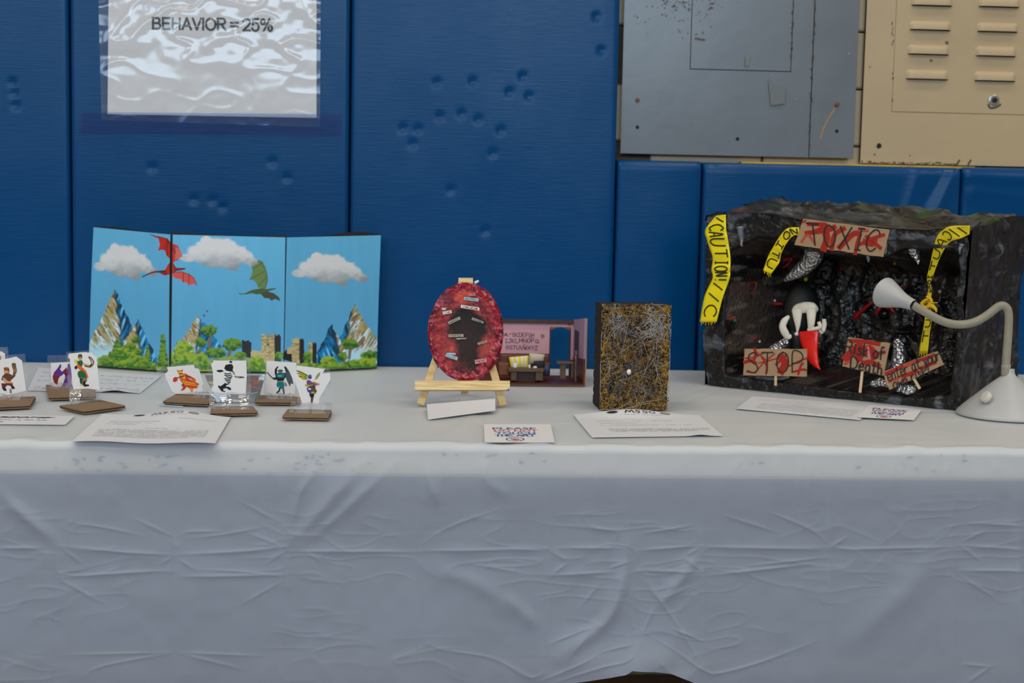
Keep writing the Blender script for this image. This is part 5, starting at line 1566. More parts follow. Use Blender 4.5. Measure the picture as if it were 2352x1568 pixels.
for pts, c_, lb, word in strips:
    Q = z8(pts)
    off = .0112 if max(np.hypot((q[0] - 1070) / 88, (q[1] - 763) / 112) for q in Q) < .55 else .0150
    o = MB().slab([epl(x, y, off) for x, y in reversed(Q)], epn * .0004).build('word_strip', mat('strip_' + lb.replace(' ', '_'), np.clip(c_, 0, .85), .6, var=.05), opn)
    o['label'] = 'pasted ' + lb
    if word:
        a = Art(lambda x, y, l, off=off: epl(x, y, off + .00045 + l))
        ink = (.7, .68, .64) if lb == 'dark strip' else (.03, .03, .035)
        if word == 'in':
            a.text('in', [bil(Q, np.array(u), np.array(v)) for u, v in ((.2, .2), (.8, .2), (.8, .85), (.2, .85))], 1.0, (.85, .83, .8), sm=False)
        else:    # print too small to read: a row of letter-sized marks
            n = len(word); h0, h1 = (.25, .78)
            for i in range(n):
                u0 = .08 + .84 * i / n; u1 = u0 + .84 / n * .72
                f = lambda u, v: tuple(bil(Q, np.array(u), np.array(v)))
                k = rs.randint(0, 3)
                if k == 0: a.stroke([f(u0, h1), f((u0 + u1) / 2, h0), f(u1, h1)], .9, ink, False)
                elif k == 1: a.stroke([f(u1, h0), f(u0, h0), f(u0, h1), f(u1, h1)], .9, ink, False)
                elif k == 2: a.stroke([f(u0, h0), f(u0, h1)], .9, ink, False).stroke([f(u1, h0), f(u1, h1)], .9, ink, False).stroke([f(u0, .52), f(u1, .52)], .9, ink, False)
                else: a.stroke([f(u0, h0), f(u1, h0)], .9, ink, False).stroke([f((u0 + u1) / 2, h0), f((u0 + u1) / 2, h1)], .9, ink, False)
        a.build('small_print', PRINT, o)

# ================================================================== CARDBOARD ROOM
BRW = mat('red_brown_paint', alb(84, 40, 30, 1.2), 0.42, var=0.35, vscale=30, stretch=(6, 1, 1), bump=.2, bscale=60)
PNK = mat('pink_paint', alb(196, 150, 164, 1.2), 0.65, var=0.07, vscale=25)
LAV = mat('lavender_paint', alb(150, 122, 148, 1.25), 0.65, var=0.08, vscale=25)
BEAM = mat('dark_beam_paint', alb(70, 44, 40, 1.2), 0.5, var=0.4, vscale=60, stretch=(3, 1, 1))
zr = TZ + .0015
fR = on_table(1342, 886, zr); fL = on_table(1104, 886, zr)
Yb_ = on_table(1290, 862, TZ + .006)[1]; Yf = (fR[1] + fL[1]) / 2
xR = fR[0]; xL = fL[0]
dr = thing('cardboard_room', 'small open cardboard room with pink wall, alphabet letters and a cut out doorway', 'diorama', ((xL + xR) / 2, Yf, zr))
fz = zr + .0042
MB().box(xL, xR, Yf, Yb_ + .004, zr + .0014, fz).build('floor_panel', BRW, dr)
MB().box(xL + .001, xR + .001, Yf + .001, Yb_ + .004, zr, zr + .0014).build('floor_edge', mat('raw_card', alb(150, 124, 92, 1.2), .8, var=.2), dr)
q = lambda x, y: at(x, y, Yb_)
ztl, ztr = q(1157, 735)[2], q(1311, 732.5)[2]; xrb = q(1319, 800)[0]
zt_ = (ztl + ztr) / 2
dl, drr, dt = q(1263, 800)[0], q(1309, 800)[0], q(1285, 754.5)[2]
zbm = q(1230, 742.5)[2]; zpk = q(1200, 811.5)[2]
th = .0035
MB().box(xL, dl, Yb_, Yb_ + th, zpk, zbm).build('pink_wall', PNK, dr)
MB().box(dl, xrb, Yb_, Yb_ + th, dt + .0035, zbm).build('pink_wall', PNK, dr)
MB().box(drr, xrb, Yb_, Yb_ + th, zpk - .012, dt + .0035).build('pink_wall', PNK, dr)
MB().box(xL, dl, Yb_, Yb_ + th, fz, zpk).build('brown_wainscot', BRW, dr)
MB().box(drr, xrb, Yb_, Yb_ + th, fz, zpk - .012).build('brown_wainscot', BRW, dr)
# arched head and jambs of the doorway
arch = [(dl, dt - .004)] + [(lerp(dl, drr, t), dt - .004 + .0075 * math.sin(math.pi * t)) for t in np.linspace(.08, .92, 9)] + [(drr, dt - .004)]
Q = [np.array([x, Yb_ - .0006, z]) for x, z in arch] + [np.array([drr + .0012, Yb_ - .0006, dt + .0036]), np.array([dl - .0012, Yb_ - .0006, dt + .0036])]
MB().slab(Q, (0, th + .0006, 0)).build('door_arch', mat('orange_brown_edge', alb(140, 78, 46, 1.2), .6, var=.3), dr)
for x in (dl, drr):
    MB().box(x - .0013, x + .0013, Yb_ - .0008, Yb_ + th, fz, dt).build('door_jamb', BEAM, dr)
MB().box(xL, xrb, Yb_ - .004, Yb_ + th + .003, zbm, zt_).build('roof_beam', BEAM, dr)
# right wall, running from the back corner to the front
zr0 = at(1337.5, 731, Yf)[2]
P0_, P1_ = np.array([xrb - .003, Yb_ + th, 0]), np.array([xR - .0035, Yf + .001, 0])
wt = np.array([.0035, 0, 0])
def wallpiece(name, z00, z01, z10, z11, material):
    a, b = P0_, P1_
    pts = [a + [0, 0, z00], b + [0, 0, z10], b + [0, 0, z11], a + [0, 0, z01]]
    return MB().slab(pts, wt).build(name, material, dr)
zw0, zw1 = at(1322, 818, Yb_)[2], at(1340, 824.5, Yf)[2]
wallpiece('lavender_side_wall', zw0, zt_ + .0006, zw1, zr0, LAV); wallpiece('brown_wainscot', fz, zw0, fz, zw1, BRW)
MB().box(xR - .0002, xR + .0022, Yf, Yf + .004, zr + .0014, zr0).build('front_edge', mat('raw_card', (.3, .2, .1)), dr)
# writing on the pink wall and paper strip on the side wall
fnW = lambda x, y, l: at(x, y, Yb_ - .0003 - l)
a = Art(fnW); ink = (.022, .02, .032)
t5 = lambda x, y: (1140 + x / 8.709, 720 + y / 8.709)
def wl(txt, x0, x1, yt0, yt1, h, wd=1.05, gap=.2): a.text(txt, [t5(x0, yt0), t5(x1, yt1), t5(x1, yt1 + h), t5(x0, yt0 + h)], wd, ink, .25, gap=gap)
wl('A', 150, 225, 385, 385, 75); wl('BCDEFGH', 335, 755, 383, 392, 76); wl('IJKLMNOP', 170, 755, 505, 495, 78); wl('Q', 785, 850, 520, 520, 62); wl('RSTUVWXYZ', 200, 825, 640, 648, 72)
a.stroke([t5(170, 415), t5(225, 410)], 1.6, alb(40, 60, 150, 1.2)).stroke([t5(225, 408), t5(262, 400)], 2.4, alb(206, 180, 50, 1.2)).stroke([t5(262, 402), t5(300, 398)], 2.6, alb(196, 90, 50, 1.2))
a.ell(*t5(930, 445), 4.6, 4.0, alb(140, 116, 84, 1.2), 14, 0, .1).ell(*t5(930, 445), 2.2, 1.8, alb(104, 96, 60, 1.2), 10).stroke([t5(880, 400), t5(900, 412)], 1.6, alb(150, 150, 150, 1.2)).ell(*t5(570, 612), 4, 2, alb(206, 130, 110, 1.2), 10, 0, .2).ell(*t5(1465, 215), 5, 2.4, alb(96, 84, 140, 1.2), 12, 0, .2)
a.build('wall_letters', PRINT, dr)['label'] = 'hand painted black alphabet'
def sidept(t, z): return P0_ * (1 - t) + P1_ * t + np.array([-.0006, 0, z])
za, zb_ = at(1321, 761, (Yb_ + Yf) / 2)[2], at(1322, 822, (Yb_ + Yf) / 2)[2]
MB().slab([sidept(.22, zb_), sidept(.55, zb_), sidept(.55, za), sidept(.22, za)], (-.0012, 0, 0)).build('side_picture', mat('dark_blue_strip', alb(62, 52, 74, 1.2), .6, var=.5, vscale=160), dr)

# furniture of the small room
def bx(name, px0, px1, py0, py1, Y, dep, material, parent, bev=.0008):
    """box given by its front face in the photo, standing at depth Y"""
    A, B_ = at(px0, py1, Y), at(px1, py0, Y)
    o = MB().box(A[0], B_[0], Y, Y + dep, max(A[2], fz + .0002), B_[2]).build(name, material, parent)
    md = o.modifiers.new('bevel', 'BEVEL'); md.width = bev; md.segments = 2
    return o

Yt = Yf + .022; Ys = Yf + .052
SOFA = mat('brown_leather_paint', alb(96, 52, 38, 1.2), .4, var=.3, vscale=50)
WOODD = mat('dark_stained_card', alb(92, 72, 52, 1.2), .6, var=.35, vscale=60, stretch=(1, 1, 6))
sf = thing('toy_sofa', 'brown toy sofa against the pink wall of the cardboard room', 'toy sofa', (at(1205, 860, Ys)[0], Ys, fz))
bx('seat', 1150, 1256, 843, 862, Ys, .026, SOFA, sf, .002); bx('backrest', 1150, 1262, 815, 850, Ys + .022, .010, SOFA, sf, .003)
bx('armrest', 1146, 1170, 834, 862, Ys - .002, .028, mat('orange_leather', alb(120, 66, 40, 1.2), .4, var=.3, vscale=60), sf, .002); bx('armrest', 1250, 1264, 834, 862, Ys - .002, .028, SOFA, sf, .002)


def pillow(name, pts, Y, thick, material, label, colors=None, group=None):
    """stuffed square: corners in the photo, bulging"""
    C3 = [at(x, y, Y) for x, y in pts]; n = 17
    u, v = np.meshgrid(np.linspace(0, 1, n), np.linspace(0, 1, n), indexing='ij')
    P = bil(C3, u, v); b = (np.sin(np.pi * u) * np.sin(np.pi * v)) ** .5 * thick
    c = bil(C3, np.array(.5), np.array(.5)); pin = 1 - .10 * (np.sin(np.pi * u) + np.sin(np.pi * v)) * 0
    F1 = P.copy(); F1[..., 1] -= b; F2 = P.copy(); F2[..., 1] += b
    V = np.concatenate([F1.reshape(-1, 3), F2.reshape(-1, 3)])
    f = gridfaces(n, n); F = np.concatenate([f[:, ::-1], f + n * n])
    col = None
    if colors is not None: cc = colors(u, v).reshape(-1, 3); col = np.concatenate([cc, cc])
    o = mk(name, V, F, material, colors=col)
    return tag(o, label, 'cushion', group)


def stripes(u, v):
    s_ = (np.sin(u * 2 * math.pi * 4.2 + .6) > 0).astype(float)[..., None]
    return lerp(np.array(alb(206, 200, 180, 1.2)), np.array(alb(206, 190, 40, 1.2)), s_)


pillow('striped_cushion', [(1169, 820), (1214, 816.5), (1213, 846), (1174, 847)], Ys - .006, .006, paintmat('striped_cloth', .8, .2), 'tiny cushion with yellow and white stripes on the toy sofa', stripes, 'toy sofa cushions')
pillow('cream_cushion', [(1216, 811), (1251, 813.8), (1247, 836), (1214, 836)], Ys + .004, .006, mat('cream_cloth', alb(176, 170, 152, 1.2), .85, var=.06, vscale=90), 'tiny plain cream cushion leaning at the right of the striped one', None, 'toy sofa cushions')
bl_ = pillow('black_cushion', [(1226, 829), (1250, 828), (1251, 850), (1227, 850)], Ys - .010, .008, mat('black_cloth', (.012, .012, .016), .8, var=.2, vscale=90), 'tiny black cushion in front of the cream cushion')
mb = MB()
o = MB().ball(at(1255, 849, Ys - .008), .0072, .008, .0125, 18, 12, lambda d: 1 + .12 * math.sin(d[0] * 9 + d[2] * 7)).build('folded_blanket', mat('dark_striped_cloth', alb(30, 34, 54, 1.1), .8, vscale=12, stretch=(1, 1, 30), col2=alb(70, 84, 120, 1.1)), smooth_=True)
tag(o, 'dark blue striped blanket bunched over the right arm of the toy sofa', 'blanket')
ct = thing('toy_coffee_table', 'dark toy coffee table with two block legs in the cardboard room', 'toy table', (at(1208, 873, Yt)[0], Yt, fz))
bx('tabletop', 1169, 1249.5, 846.5, 853.5, Yt - .003, .026, WOODD, ct)
for (a0, a1) in ((1174, 1187), (1230, 1247.5)): bx('leg', a0, a1, 853.5, 874, Yt, .018, WOODD, ct)
MB().box(at(1187, 860, Yt + .016)[0], at(1230, 860, Yt + .016)[0], Yt + .014, Yt + .017, fz + .0002, at(1200, 854, Yt)[2]).build('back_board', BEAM, ct)
zt2 = at(1200, 846.6, Yt - .003)[2]
for nm, x, w_, h_, lb in (('teapot', 1183, .0052, .0105, 'tiny white pot on the toy coffee table, left side'), ('cup', 1229, .0046, .0046, 'tiny white bowl on the toy coffee table, right side'), ('cup', 1216, .0026, .0078, 'tiny white cup on the toy coffee table, middle')):
    p = at(x, 846, Yt + .006); p[2] = zt2
    o = MB().lathe(p, (0, 0, 1), [(0, w_ * .6), (h_ * .1, w_ * .8), (h_ * .45, w_), (h_ * .8, w_ * .72), (h_ * .95, w_ * .8), (h_, w_ * .5), (h_ * 1.0, .0001)], 16).build(nm, CARDW, smooth_=True)
    tag(o, lb, 'toy dish', 'toy dishes')
sd = thing('toy_side_table', 'narrow toy side table in the right corner of the cardboard room, crossing the doorway', 'toy table', (at(1300, 870, Yt)[0], Yt, fz))
bx('tabletop', 1280, 1318, 831.5, 835, Yt - .004, .022, mat('edge_brown', alb(98, 74, 60, 1.2), .6, var=.3), sd, .0004)
bx('leg', 1286, 1300, 835, 870, Yt, .005, WOODD, sd, .0005); bx('leg', 1311, 1318, 835, 868, Yt + .008, .005, WOODD, sd, .0005)
p = at(1322, 862, Yt + .01); p[2] = fz; tpz = at(1321, 805, Yt + .01)[2]
o = MB().tube([p + np.array([.0006 * math.sin(i * 2.1), 0, (tpz - fz) * i / 14]) for i in range(15)], [.0022 + .0006 * math.sin(i * 2.6) for i in range(15)], 10).build('twisted_post', mat('mottled_post', alb(120, 98, 92, 1.2), .6, var=.5, vscale=300), smooth_=True)
tag(o, 'twisted mottled toy post by the right wall of the cardboard room', 'toy post')

# ================================================================== FIBRE BLOCK
f0, f1 = on_table(1379, 941.5, TZ + .0015), on_table(1531, 942.3, TZ + .0015)
sb = on_table(1366.5, 926, TZ + .0015)
fd = (f1 - f0) / np.linalg.norm(f1 - f0); fbk = np.array([-fd[1], fd[0], 0]); fbk = fbk if fbk[1] > 0 else -fbk
FL_ = np.linalg.norm(f1 - f0); FDp = max(.03, np.dot(sb - f0, fbk))
FT = (on_vertical(1385, 702, f0)[2] + on_vertical(1536, 701, f1)[2]) / 2 - f0[2]
wid_top = FL_ * 1.01
fb = thing('fibre_block', 'upright thick block covered in yellow, brown and grey fibres with dark brown sides', 'sculpture', f0 + fd * FL_ / 2 + fbk * FDp / 2)
bp3 = lambda u, d, z: f0 + fd * (u * (1 + .02 * z / FT) - .000) + fbk * d + np.array([0, 0, z])
n1_, n2_ = 90, 150
u, v = np.meshgrid(np.linspace(0, 1, n1_), np.linspace(0, 1, n2_), indexing='ij')
dsp = .0035 * fbm(u * 16, v * 26, 3.0, 4) + .0012 * fbm(u * 60, v * 90, 1.0, 3)
edg = np.minimum(np.minimum(u, 1 - u) * FL_, np.minimum(v, 1 - v) * FT); dsp = dsp - .004 * (1 - smooth(0, .008, edg)) + .001
jx = .0016 * fbm(v * 40, u * 0, 5.0, 3) * (np.abs(u - .5) * 2) ** 6; jz_ = .0016 * fbm(u * 30, v * 0, 6.0, 3) * (np.abs(v - .5) * 2) ** 6
P = f0 + fd * (u * FL_ * (1 + .02 * v) + jx)[..., None] + np.array([0, 0, 1]) * (v * FT + jz_ * (v > .5) + .0012 * (v < .02))[..., None] - fbk * dsp[..., None]
r = Ras(u * 152, v * 243, alb(62, 46, 30, 1.2))
a1_ = fbm(r.X * .13, r.Y * .13, 1.0, 4); a2_ = fbm(r.X * .2 + 9, r.Y * .17, 2.0, 4); a3_ = fbm(r.X * .05, r.Y * .05, 5.0, 3)
rad = np.hypot((u - .5) / .5, (v - .5) / .5)
edgy = smooth(.55, 1.0, np.maximum(np.abs(u - .5), np.abs(v - .5)) * 2)
r.C = lerp(alb(58, 44, 30, 1.2), alb(100, 74, 30, 1.25), smooth(-.3, .4, a1_ - .5 * edgy)[..., None])
r.C = lerp(r.C, alb(120, 110, 106, 1.2), (smooth(.05, .5, a2_) * .7)[..., None])
r.C = lerp(r.C, alb(30, 28, 34, 1.1), (smooth(.1, .45, a3_ + .5 * a1_) * .8)[..., None])
r.C = lerp(r.C, alb(196, 148, 40, 1.25), (smooth(.0, .35, fbm(r.X * .11, r.Y * .11, 8.0, 3) + .55 * edgy - .25))[..., None])
r.C = lerp(r.C, alb(40, 32, 28, 1.1), smooth(.25, .4, fbm(r.X * .22, r.Y * .2, 12.0, 3))[..., None] * .85)
r.ell(62, 128, 34, 16, alb(158, 112, 34, 1.2), .6, .9, .4); r.ell(80, 80, 34, 90, alb(110, 78, 26, 1.2), .7, .6, .4); r.ell(90, 135, 16, 16, alb(50, 28, 22, 1.1), .5, .9, .4)
for (x, y, c_) in ((62, 180, alb(70, 80, 130, 1.2)), (66, 166, alb(40, 40, 66, 1.1)), (58, 104, alb(46, 52, 80, 1.1)), (130, 222, alb(70, 84, 110, 1.2)), (62, 100, alb(52, 58, 92, 1.1))): r.ell(x, y, 5, 9, c_, .4, .9, .3)
FIBM = paintmat('fibre_face', .8, .2, .8, 500, .002)
mk('fibre_face', P.reshape(-1, 3), gridfaces(n1_, n2_), FIBM, fb, colors=np.clip(r.C * .7, 0, .9).reshape(-1, 3))
# dark body: sides, top and back with a knobbly skin
mb = MB(); ns = 40
DKB = mat('dark_brown_felt', alb(34, 20, 18, 1.2), .85, var=.5, vscale=120, bump=.9, bscale=260, bdist=.004)
loop_u = np.linspace(0, 1, 24)
V = []; 
for i, t in enumerate(np.linspace(0, 1, ns)):
    row = []
    for (uu, dd) in [(0.0, .0015)] + [(0, s_ * FDp) for s_ in np.linspace(.12, 1, 8)] + [(s_ * FL_, FDp) for s_ in np.linspace(.1, 1, 8)] + [(FL_, FDp * (1 - s_)) for s_ in np.linspace(.12, .96, 8)]:
        V.append(bp3(uu, dd, t * FT))
V = np.array(V); nc = 25
V[:, :2] += (.0016 * fbm(V[:, 0] * 130, V[:, 1] * 130 + V[:, 2] * 150, 1.0, 3))[:, None] * np.array([1, 1]); 
F = [tuple(x) for x in gridfaces(ns, nc)] + [((ns - 1) * nc + i, (ns - 1) * nc + i + 1, (ns - 1) * nc + nc - 1 - i - 1, (ns - 1) * nc + nc - 1 - i) for i in range(11)] + [(0, nc - 1, (ns - 1) * nc + nc - 1, (ns - 1) * nc)]
mk('dark_body', V, F, DKB, fb)
# loose threads and tufts over the face
rs = np.random.RandomState(21)
def strands(n, length, rad_, curl, cols, hgt, region=None):
    VV, FF, CC = [], [], []
    for k in range(n):
        if region is None: p = np.array([rs.rand(), rs.rand()])
        else: p = region(rs)
        a = rs.uniform(0, 2 * math.pi); st = length * rs.uniform(.5, 1.3); m = 6
        x, y = p[0] * FL_, p[1] * FT; h = 0; pts = []
        c_ = cols[rs.randint(len(cols))] * rs.uniform(.75, 1.15)
        for j in range(m):
            pts.append(f0 + fd * x + np.array([0, 0, y]) - fbk * (.0028 + hgt * math.sin(math.pi * j / (m - 1)) * rs.uniform(.5, 1.2)))
            a += rs.normal(0, curl); x += st / m * math.cos(a); y += st / m * math.sin(a)
            x = min(max(x, -.0025), FL_ * 1.018); y = min(max(y, .002), FT + .003)
        for j, q in enumerate(pts):
            t = pts[min(j + 1, m - 1)] - pts[max(j - 1, 0)]; t = t / (np.linalg.norm(t) + 1e-9); s_ = np.cross(t, fbk)
            b0 = len(VV); VV += [q + s_ * rad_, q - fbk * rad_ * 1.2, q - s_ * rad_]; CC += [c_] * 3
            if j: FF += [(b0 - 3, b0, b0 + 1, b0 - 2), (b0 - 2, b0 + 1, b0 + 2, b0 - 1)]
    return np.array(VV), FF, np.array(CC)


def border(rs):
    t = rs.rand(); e = abs(rs.normal(0, .07)); k = rs.randint(4)
    return np.array([(e, t), (1 - e, t), (t, e), (t, 1 - e)][k])


wht = [np.array(alb(178, 172, 168, 1.2)), np.array(alb(134, 128, 130, 1.2)), np.array(alb(150, 140, 120, 1.2))]
yel = [np.array(alb(206, 158, 44, 1.25)), np.array(alb(178, 128, 36, 1.2)), np.array(alb(110, 80, 34, 1.2))]
drk = [np.array(alb(44, 36, 34, 1.1)), np.array(alb(70, 54, 36, 1.1)), np.array(alb(60, 62, 74, 1.1))]
parts_ = [strands(720, .026, .00020, .5, wht, .0035), strands(900, .007, .00055, .6, yel, .0035, border), strands(500, .008, .0004, .6, yel, .003), strands(1000, .010, .0004, .6, drk, .003),
          strands(26, .10, .00036, .28, wht[:1], .005), strands(150, .022, .0005, .6, wht[:1], .006, lambda g: np.array([g.normal(.8, .09), g.normal(.82, .07)])), strands(90, .02, .0004, .6, wht[:2], .005, lambda g: np.array([g.normal(.22, .06), g.normal(.84, .06)]))]
VV = np.concatenate([p[0] for p in parts_]); CC = np.concatenate([p[2] for p in parts_]); FF = []; b0 = 0
for p in parts_:
    FF += [tuple(i + b0 for i in f) for f in p[1]]; b0 += len(p[0])
o = mk('loose_threads', VV, FF, paintmat('thread_fibre', .7, .3), fb, colors=np.clip(CC * .74, 0, .9)); o['kind'] = 'stuff'
MB().ball(bp3(.40 * FL_, -.006, .37 * FT), .004, .003, .005, 12, 8, lambda d: 1 + .1 * math.sin(7 * d[0] + 5 * d[2])).build('white_bead', CARDW, fb, smooth_=True)

# ================================================================== BLACK CAVE DIORAMA
P0 = on_table(1613, 883, TZ + .0015); P1 = on_table(2203, 942, TZ + .0015)
cd_ = (P1 - P0); CL = np.linalg.norm(cd_); cd_ /= CL
cn = np.array([-cd_[1], cd_[0], 0]); cn = cn if cn[1] > 0 else -cn
# depth from where the right rear corner shows, kept clear of the wall pads
Dp = 0.05
while True:
    Q1 = P1 + cn * Dp
    if project(Q1)[0] > 2338 or Q1[1] > -0.02 or (P0 + cn * Dp)[1] > -0.02: break
    Dp += .002
cave_at = lambda x, y, d=0.0: on_plane(x, y, P0 + cn * d, cn)
def cuv(P):
    d = np.asarray(P) - P0
    return d @ cd_, d @ cn, d[..., 2]
cpt = lambda u, d, z: P0 + np.multiply.outer(np.asarray(u), cd_) + np.multiply.outer(np.asarray(d), cn) + np.multiply.outer(np.asarray(z), np.array([0, 0, 1.0]))
# outline of the front face and of the opening, in the plane of the front
top_px = [(1622, 496), (1650, 487), (1700, 488), (1770, 490), (1845, 505), (1950, 516), (2050, 524), (2130, 528), (2228, 521), (2262, 524)]
tu = np.array([cuv(cave_at(*p))[0] for p in top_px]); tz_ = np.array([cuv(cave_at(*p))[2] for p in top_px])
zfront = lambda u: np.interp(u, tu, tz_)
back_px = [(1655, 490), (1680, 462), (1720, 451), (1760, 452), (1800, 468), (1850, 472), (1905, 464), (1935, 472), (1990, 470), (2040, 482), (2080, 478), (2140, 490), (2185, 488), (2196, 500), (2260, 498), (2352, 494)]
bu = np.array([cuv(cave_at(*p, Dp * .75))[0] for p in back_px]); bz_ = np.array([cuv(cave_at(*p, Dp * .75))[2] for p in back_px])
zback = lambda u: np.interp(u, bu, bz_)
open_px = [(1668, 860), (1650, 700), (1680, 575), (1740, 545), (1800, 548), (1850, 580), (1960, 590), (2040, 592), (2090, 560), (2150, 545), (2200, 548), (2205, 620), (2195, 760), (2190, 850), (2180, 905), (2080, 912), (1900, 890), (1760, 872)]
OU = [tuple(cuv(cave_at(*p))[i] for i in (0, 2)) for p in open_px]


def sdf(u, z):
    d = distline(u, z, OU + OU[:1]); return np.where(inpoly(u, z, OU), d, -d)


DM = Dp * .80
zfl = lambda u: np.interp(u, [0, CL], [.012, .012])


def cdepth(u, z):
    """depth of the cave wall behind the front plane"""
    s_ = sdf(u, z)
    zlow = .010
    fl = smooth(0, .022, z - zlow)                                 # the floor runs back flat
    side = smooth(0, .085, np.minimum(u - .045, CL - .012 - u))
    topf = smooth(0, .07, zfront(u) - .035 - z)
    d = DM * (fl * np.maximum(side, 0) * np.maximum(topf, .0)) ** .55
    d = np.where(s_ > -.004, d * smooth(-.004, .012, s_), 0)
    g = fbm(u * 16, z * 9, 2.0, 4)
    d = d - smooth(.01, .05, s_) * (.016 * g + .012 * np.maximum(0, np.sin(u * 52 + 2.0 * vnoise(u * 4, z * 3, 2.0))) ** 3 * smooth(.02, .07, z))
    # arched recess behind the monster head and the almond hollow of the large eye
    A = cuv(cave_at(1846, 735, Dp * .6)); B = cuv(cave_at(2042, 722, Dp * .6))
    d = d + .022 * (1 - smooth(.8, 1.1, np.hypot((u - A[0]) / .050, (z - A[2]) / .085)))
    ex_, ez_ = (u - B[0]) / .085, (z - B[2]) / .036
    d = d + .016 * (1 - smooth(.8, 1.05, np.abs(ex_) ** 1.6 + np.abs(ez_) ** 1.6)) - .008 * np.exp(-((np.hypot(ex_, ez_) - 1.12) / .12) ** 2)
    d = d - .0022 * fbm(u * 90, z * 90, 9.0, 3) * smooth(-.01, .02, s_)
    front = .003 * fbm(u * 45, z * 45, 1.0, 4) + .0012 * fbm(u * 160, z * 160, 3.0, 2)
    return np.where(s_ > -.006, np.clip(d, front * 0 - .001, Dp * .93), 0) + front * (1 - smooth(-.01, .015, s_))


def cave_surf(x, y, lift=.003):
    """where the view through a photo pixel meets the cave wall"""
    for d in np.linspace(-.003, Dp * .95, 220):
        P = cave_at(x, y, d); u_, _, z_ = cuv(P)
        if d >= float(cdepth(np.array([u_]), np.array([z_]))[0]): break
    return P - cn * lift, d


def papier(name, spec, r0, r1, bs, bd, sc):
    m_, nt, b_ = newmat(name); N, L = nt.nodes, nt.links
    va = N.new('ShaderNodeVertexColor'); va.layer_name = 'paint'; L.new(va.outputs['Color'], b_.inputs['Base Color'])
    b_.inputs['Roughness'].default_value = 0.3; b_.inputs['Specular IOR Level'].default_value = spec
    tc = N.new('ShaderNodeTexCoord')
    na_ = N.new('ShaderNodeTexNoise'); na_.inputs['Scale'].default_value = sc; na_.inputs['Detail'].default_value = 3; na_.inputs['Distortion'].default_value = .6
    nb_ = N.new('ShaderNodeTexVoronoi'); nb_.inputs['Scale'].default_value = sc * 1.25
    L.new(tc.outputs['Object'], na_.inputs['Vector']); L.new(tc.outputs['Object'], nb_.inputs['Vector'])
    ma_ = N.new('ShaderNodeMath'); ma_.operation = 'ADD'; L.new(na_.outputs['Fac'], ma_.inputs[0]); L.new(nb_.outputs['Distance'], ma_.inputs[1])
    bp_ = N.new('ShaderNodeBump'); bp_.inputs['Strength'].default_value = bs; bp_.inputs['Distance'].default_value = bd
    L.new(ma_.outputs[0], bp_.inputs['Height']); L.new(bp_.outputs['Normal'], b_.inputs['Normal'])
    rg_ = N.new('ShaderNodeMapRange'); rg_.inputs[3].default_value = r0; rg_.inputs[4].default_value = r1
    nc_ = N.new('ShaderNodeTexNoise'); nc_.inputs['Scale'].default_value = 12; L.new(tc.outputs['Object'], nc_.inputs['Vector']); L.new(nc_.outputs['Fac'], rg_.inputs[0]); L.new(rg_.outputs[0], b_.inputs['Roughness'])
    return m_


CAVEM = papier('black_glossy_papier_mache', .8, .12, .36, .7, .004, 85)
CAVEO = papier('black_painted_crust', .4, .25, .5, .5, .004, 34)


cave = thing('cave_diorama', 'big black papier mache cave box with toxic sign, caution tape and red eyes', 'diorama', P0 + cd_ * CL / 2 + cn * Dp / 2)
# front face with the cavity, one continuous skin
nu, nz = 330, 250
u1 = np.linspace(0, CL, nu); t1 = np.linspace(0, 1, nz)
UU, TT = np.meshgrid(u1, t1, indexing='ij')
ZZ = TT * zfront(UU)
corner = .018
UU2 = UU + np.where(UU < .03, corner * (1 - smooth(0, .05, ZZ)) * (1 - UU / .03), 0) * .6
DD = cdepth(UU2, ZZ)
UU2 = UU2 + .003 * fbm(ZZ * 30, UU * 30, 4.0, 3) * (np.abs(TT - .5) * 0 + 1) * ((UU < .02) | (UU > CL - .02))
P = cpt(UU2, DD, ZZ)
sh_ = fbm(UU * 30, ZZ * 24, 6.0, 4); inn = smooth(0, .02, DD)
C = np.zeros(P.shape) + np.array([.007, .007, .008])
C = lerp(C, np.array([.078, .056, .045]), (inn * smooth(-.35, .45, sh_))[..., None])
C = lerp(C, np.array([.16, .13, .11]), (inn * smooth(.2, .7, fbm(UU * 110, ZZ * 90, 2.0, 3)) * .8)[..., None])  # glossy highlights of the cavity wall, painted in as pale brown flecks
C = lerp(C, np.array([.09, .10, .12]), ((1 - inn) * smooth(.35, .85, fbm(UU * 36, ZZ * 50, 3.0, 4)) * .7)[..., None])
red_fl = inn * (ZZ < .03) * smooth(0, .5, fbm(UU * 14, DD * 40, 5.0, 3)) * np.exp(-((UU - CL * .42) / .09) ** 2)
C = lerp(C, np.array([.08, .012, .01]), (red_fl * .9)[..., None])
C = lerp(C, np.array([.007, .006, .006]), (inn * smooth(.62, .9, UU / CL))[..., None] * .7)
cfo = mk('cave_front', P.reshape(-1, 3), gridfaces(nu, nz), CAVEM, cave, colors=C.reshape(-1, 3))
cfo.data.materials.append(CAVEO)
fq = gridfaces(nu, nz); cfo.data.polygons.foreach_set('material_index', (DD.ravel()[fq].mean(1) < .006).astype(np.int32))
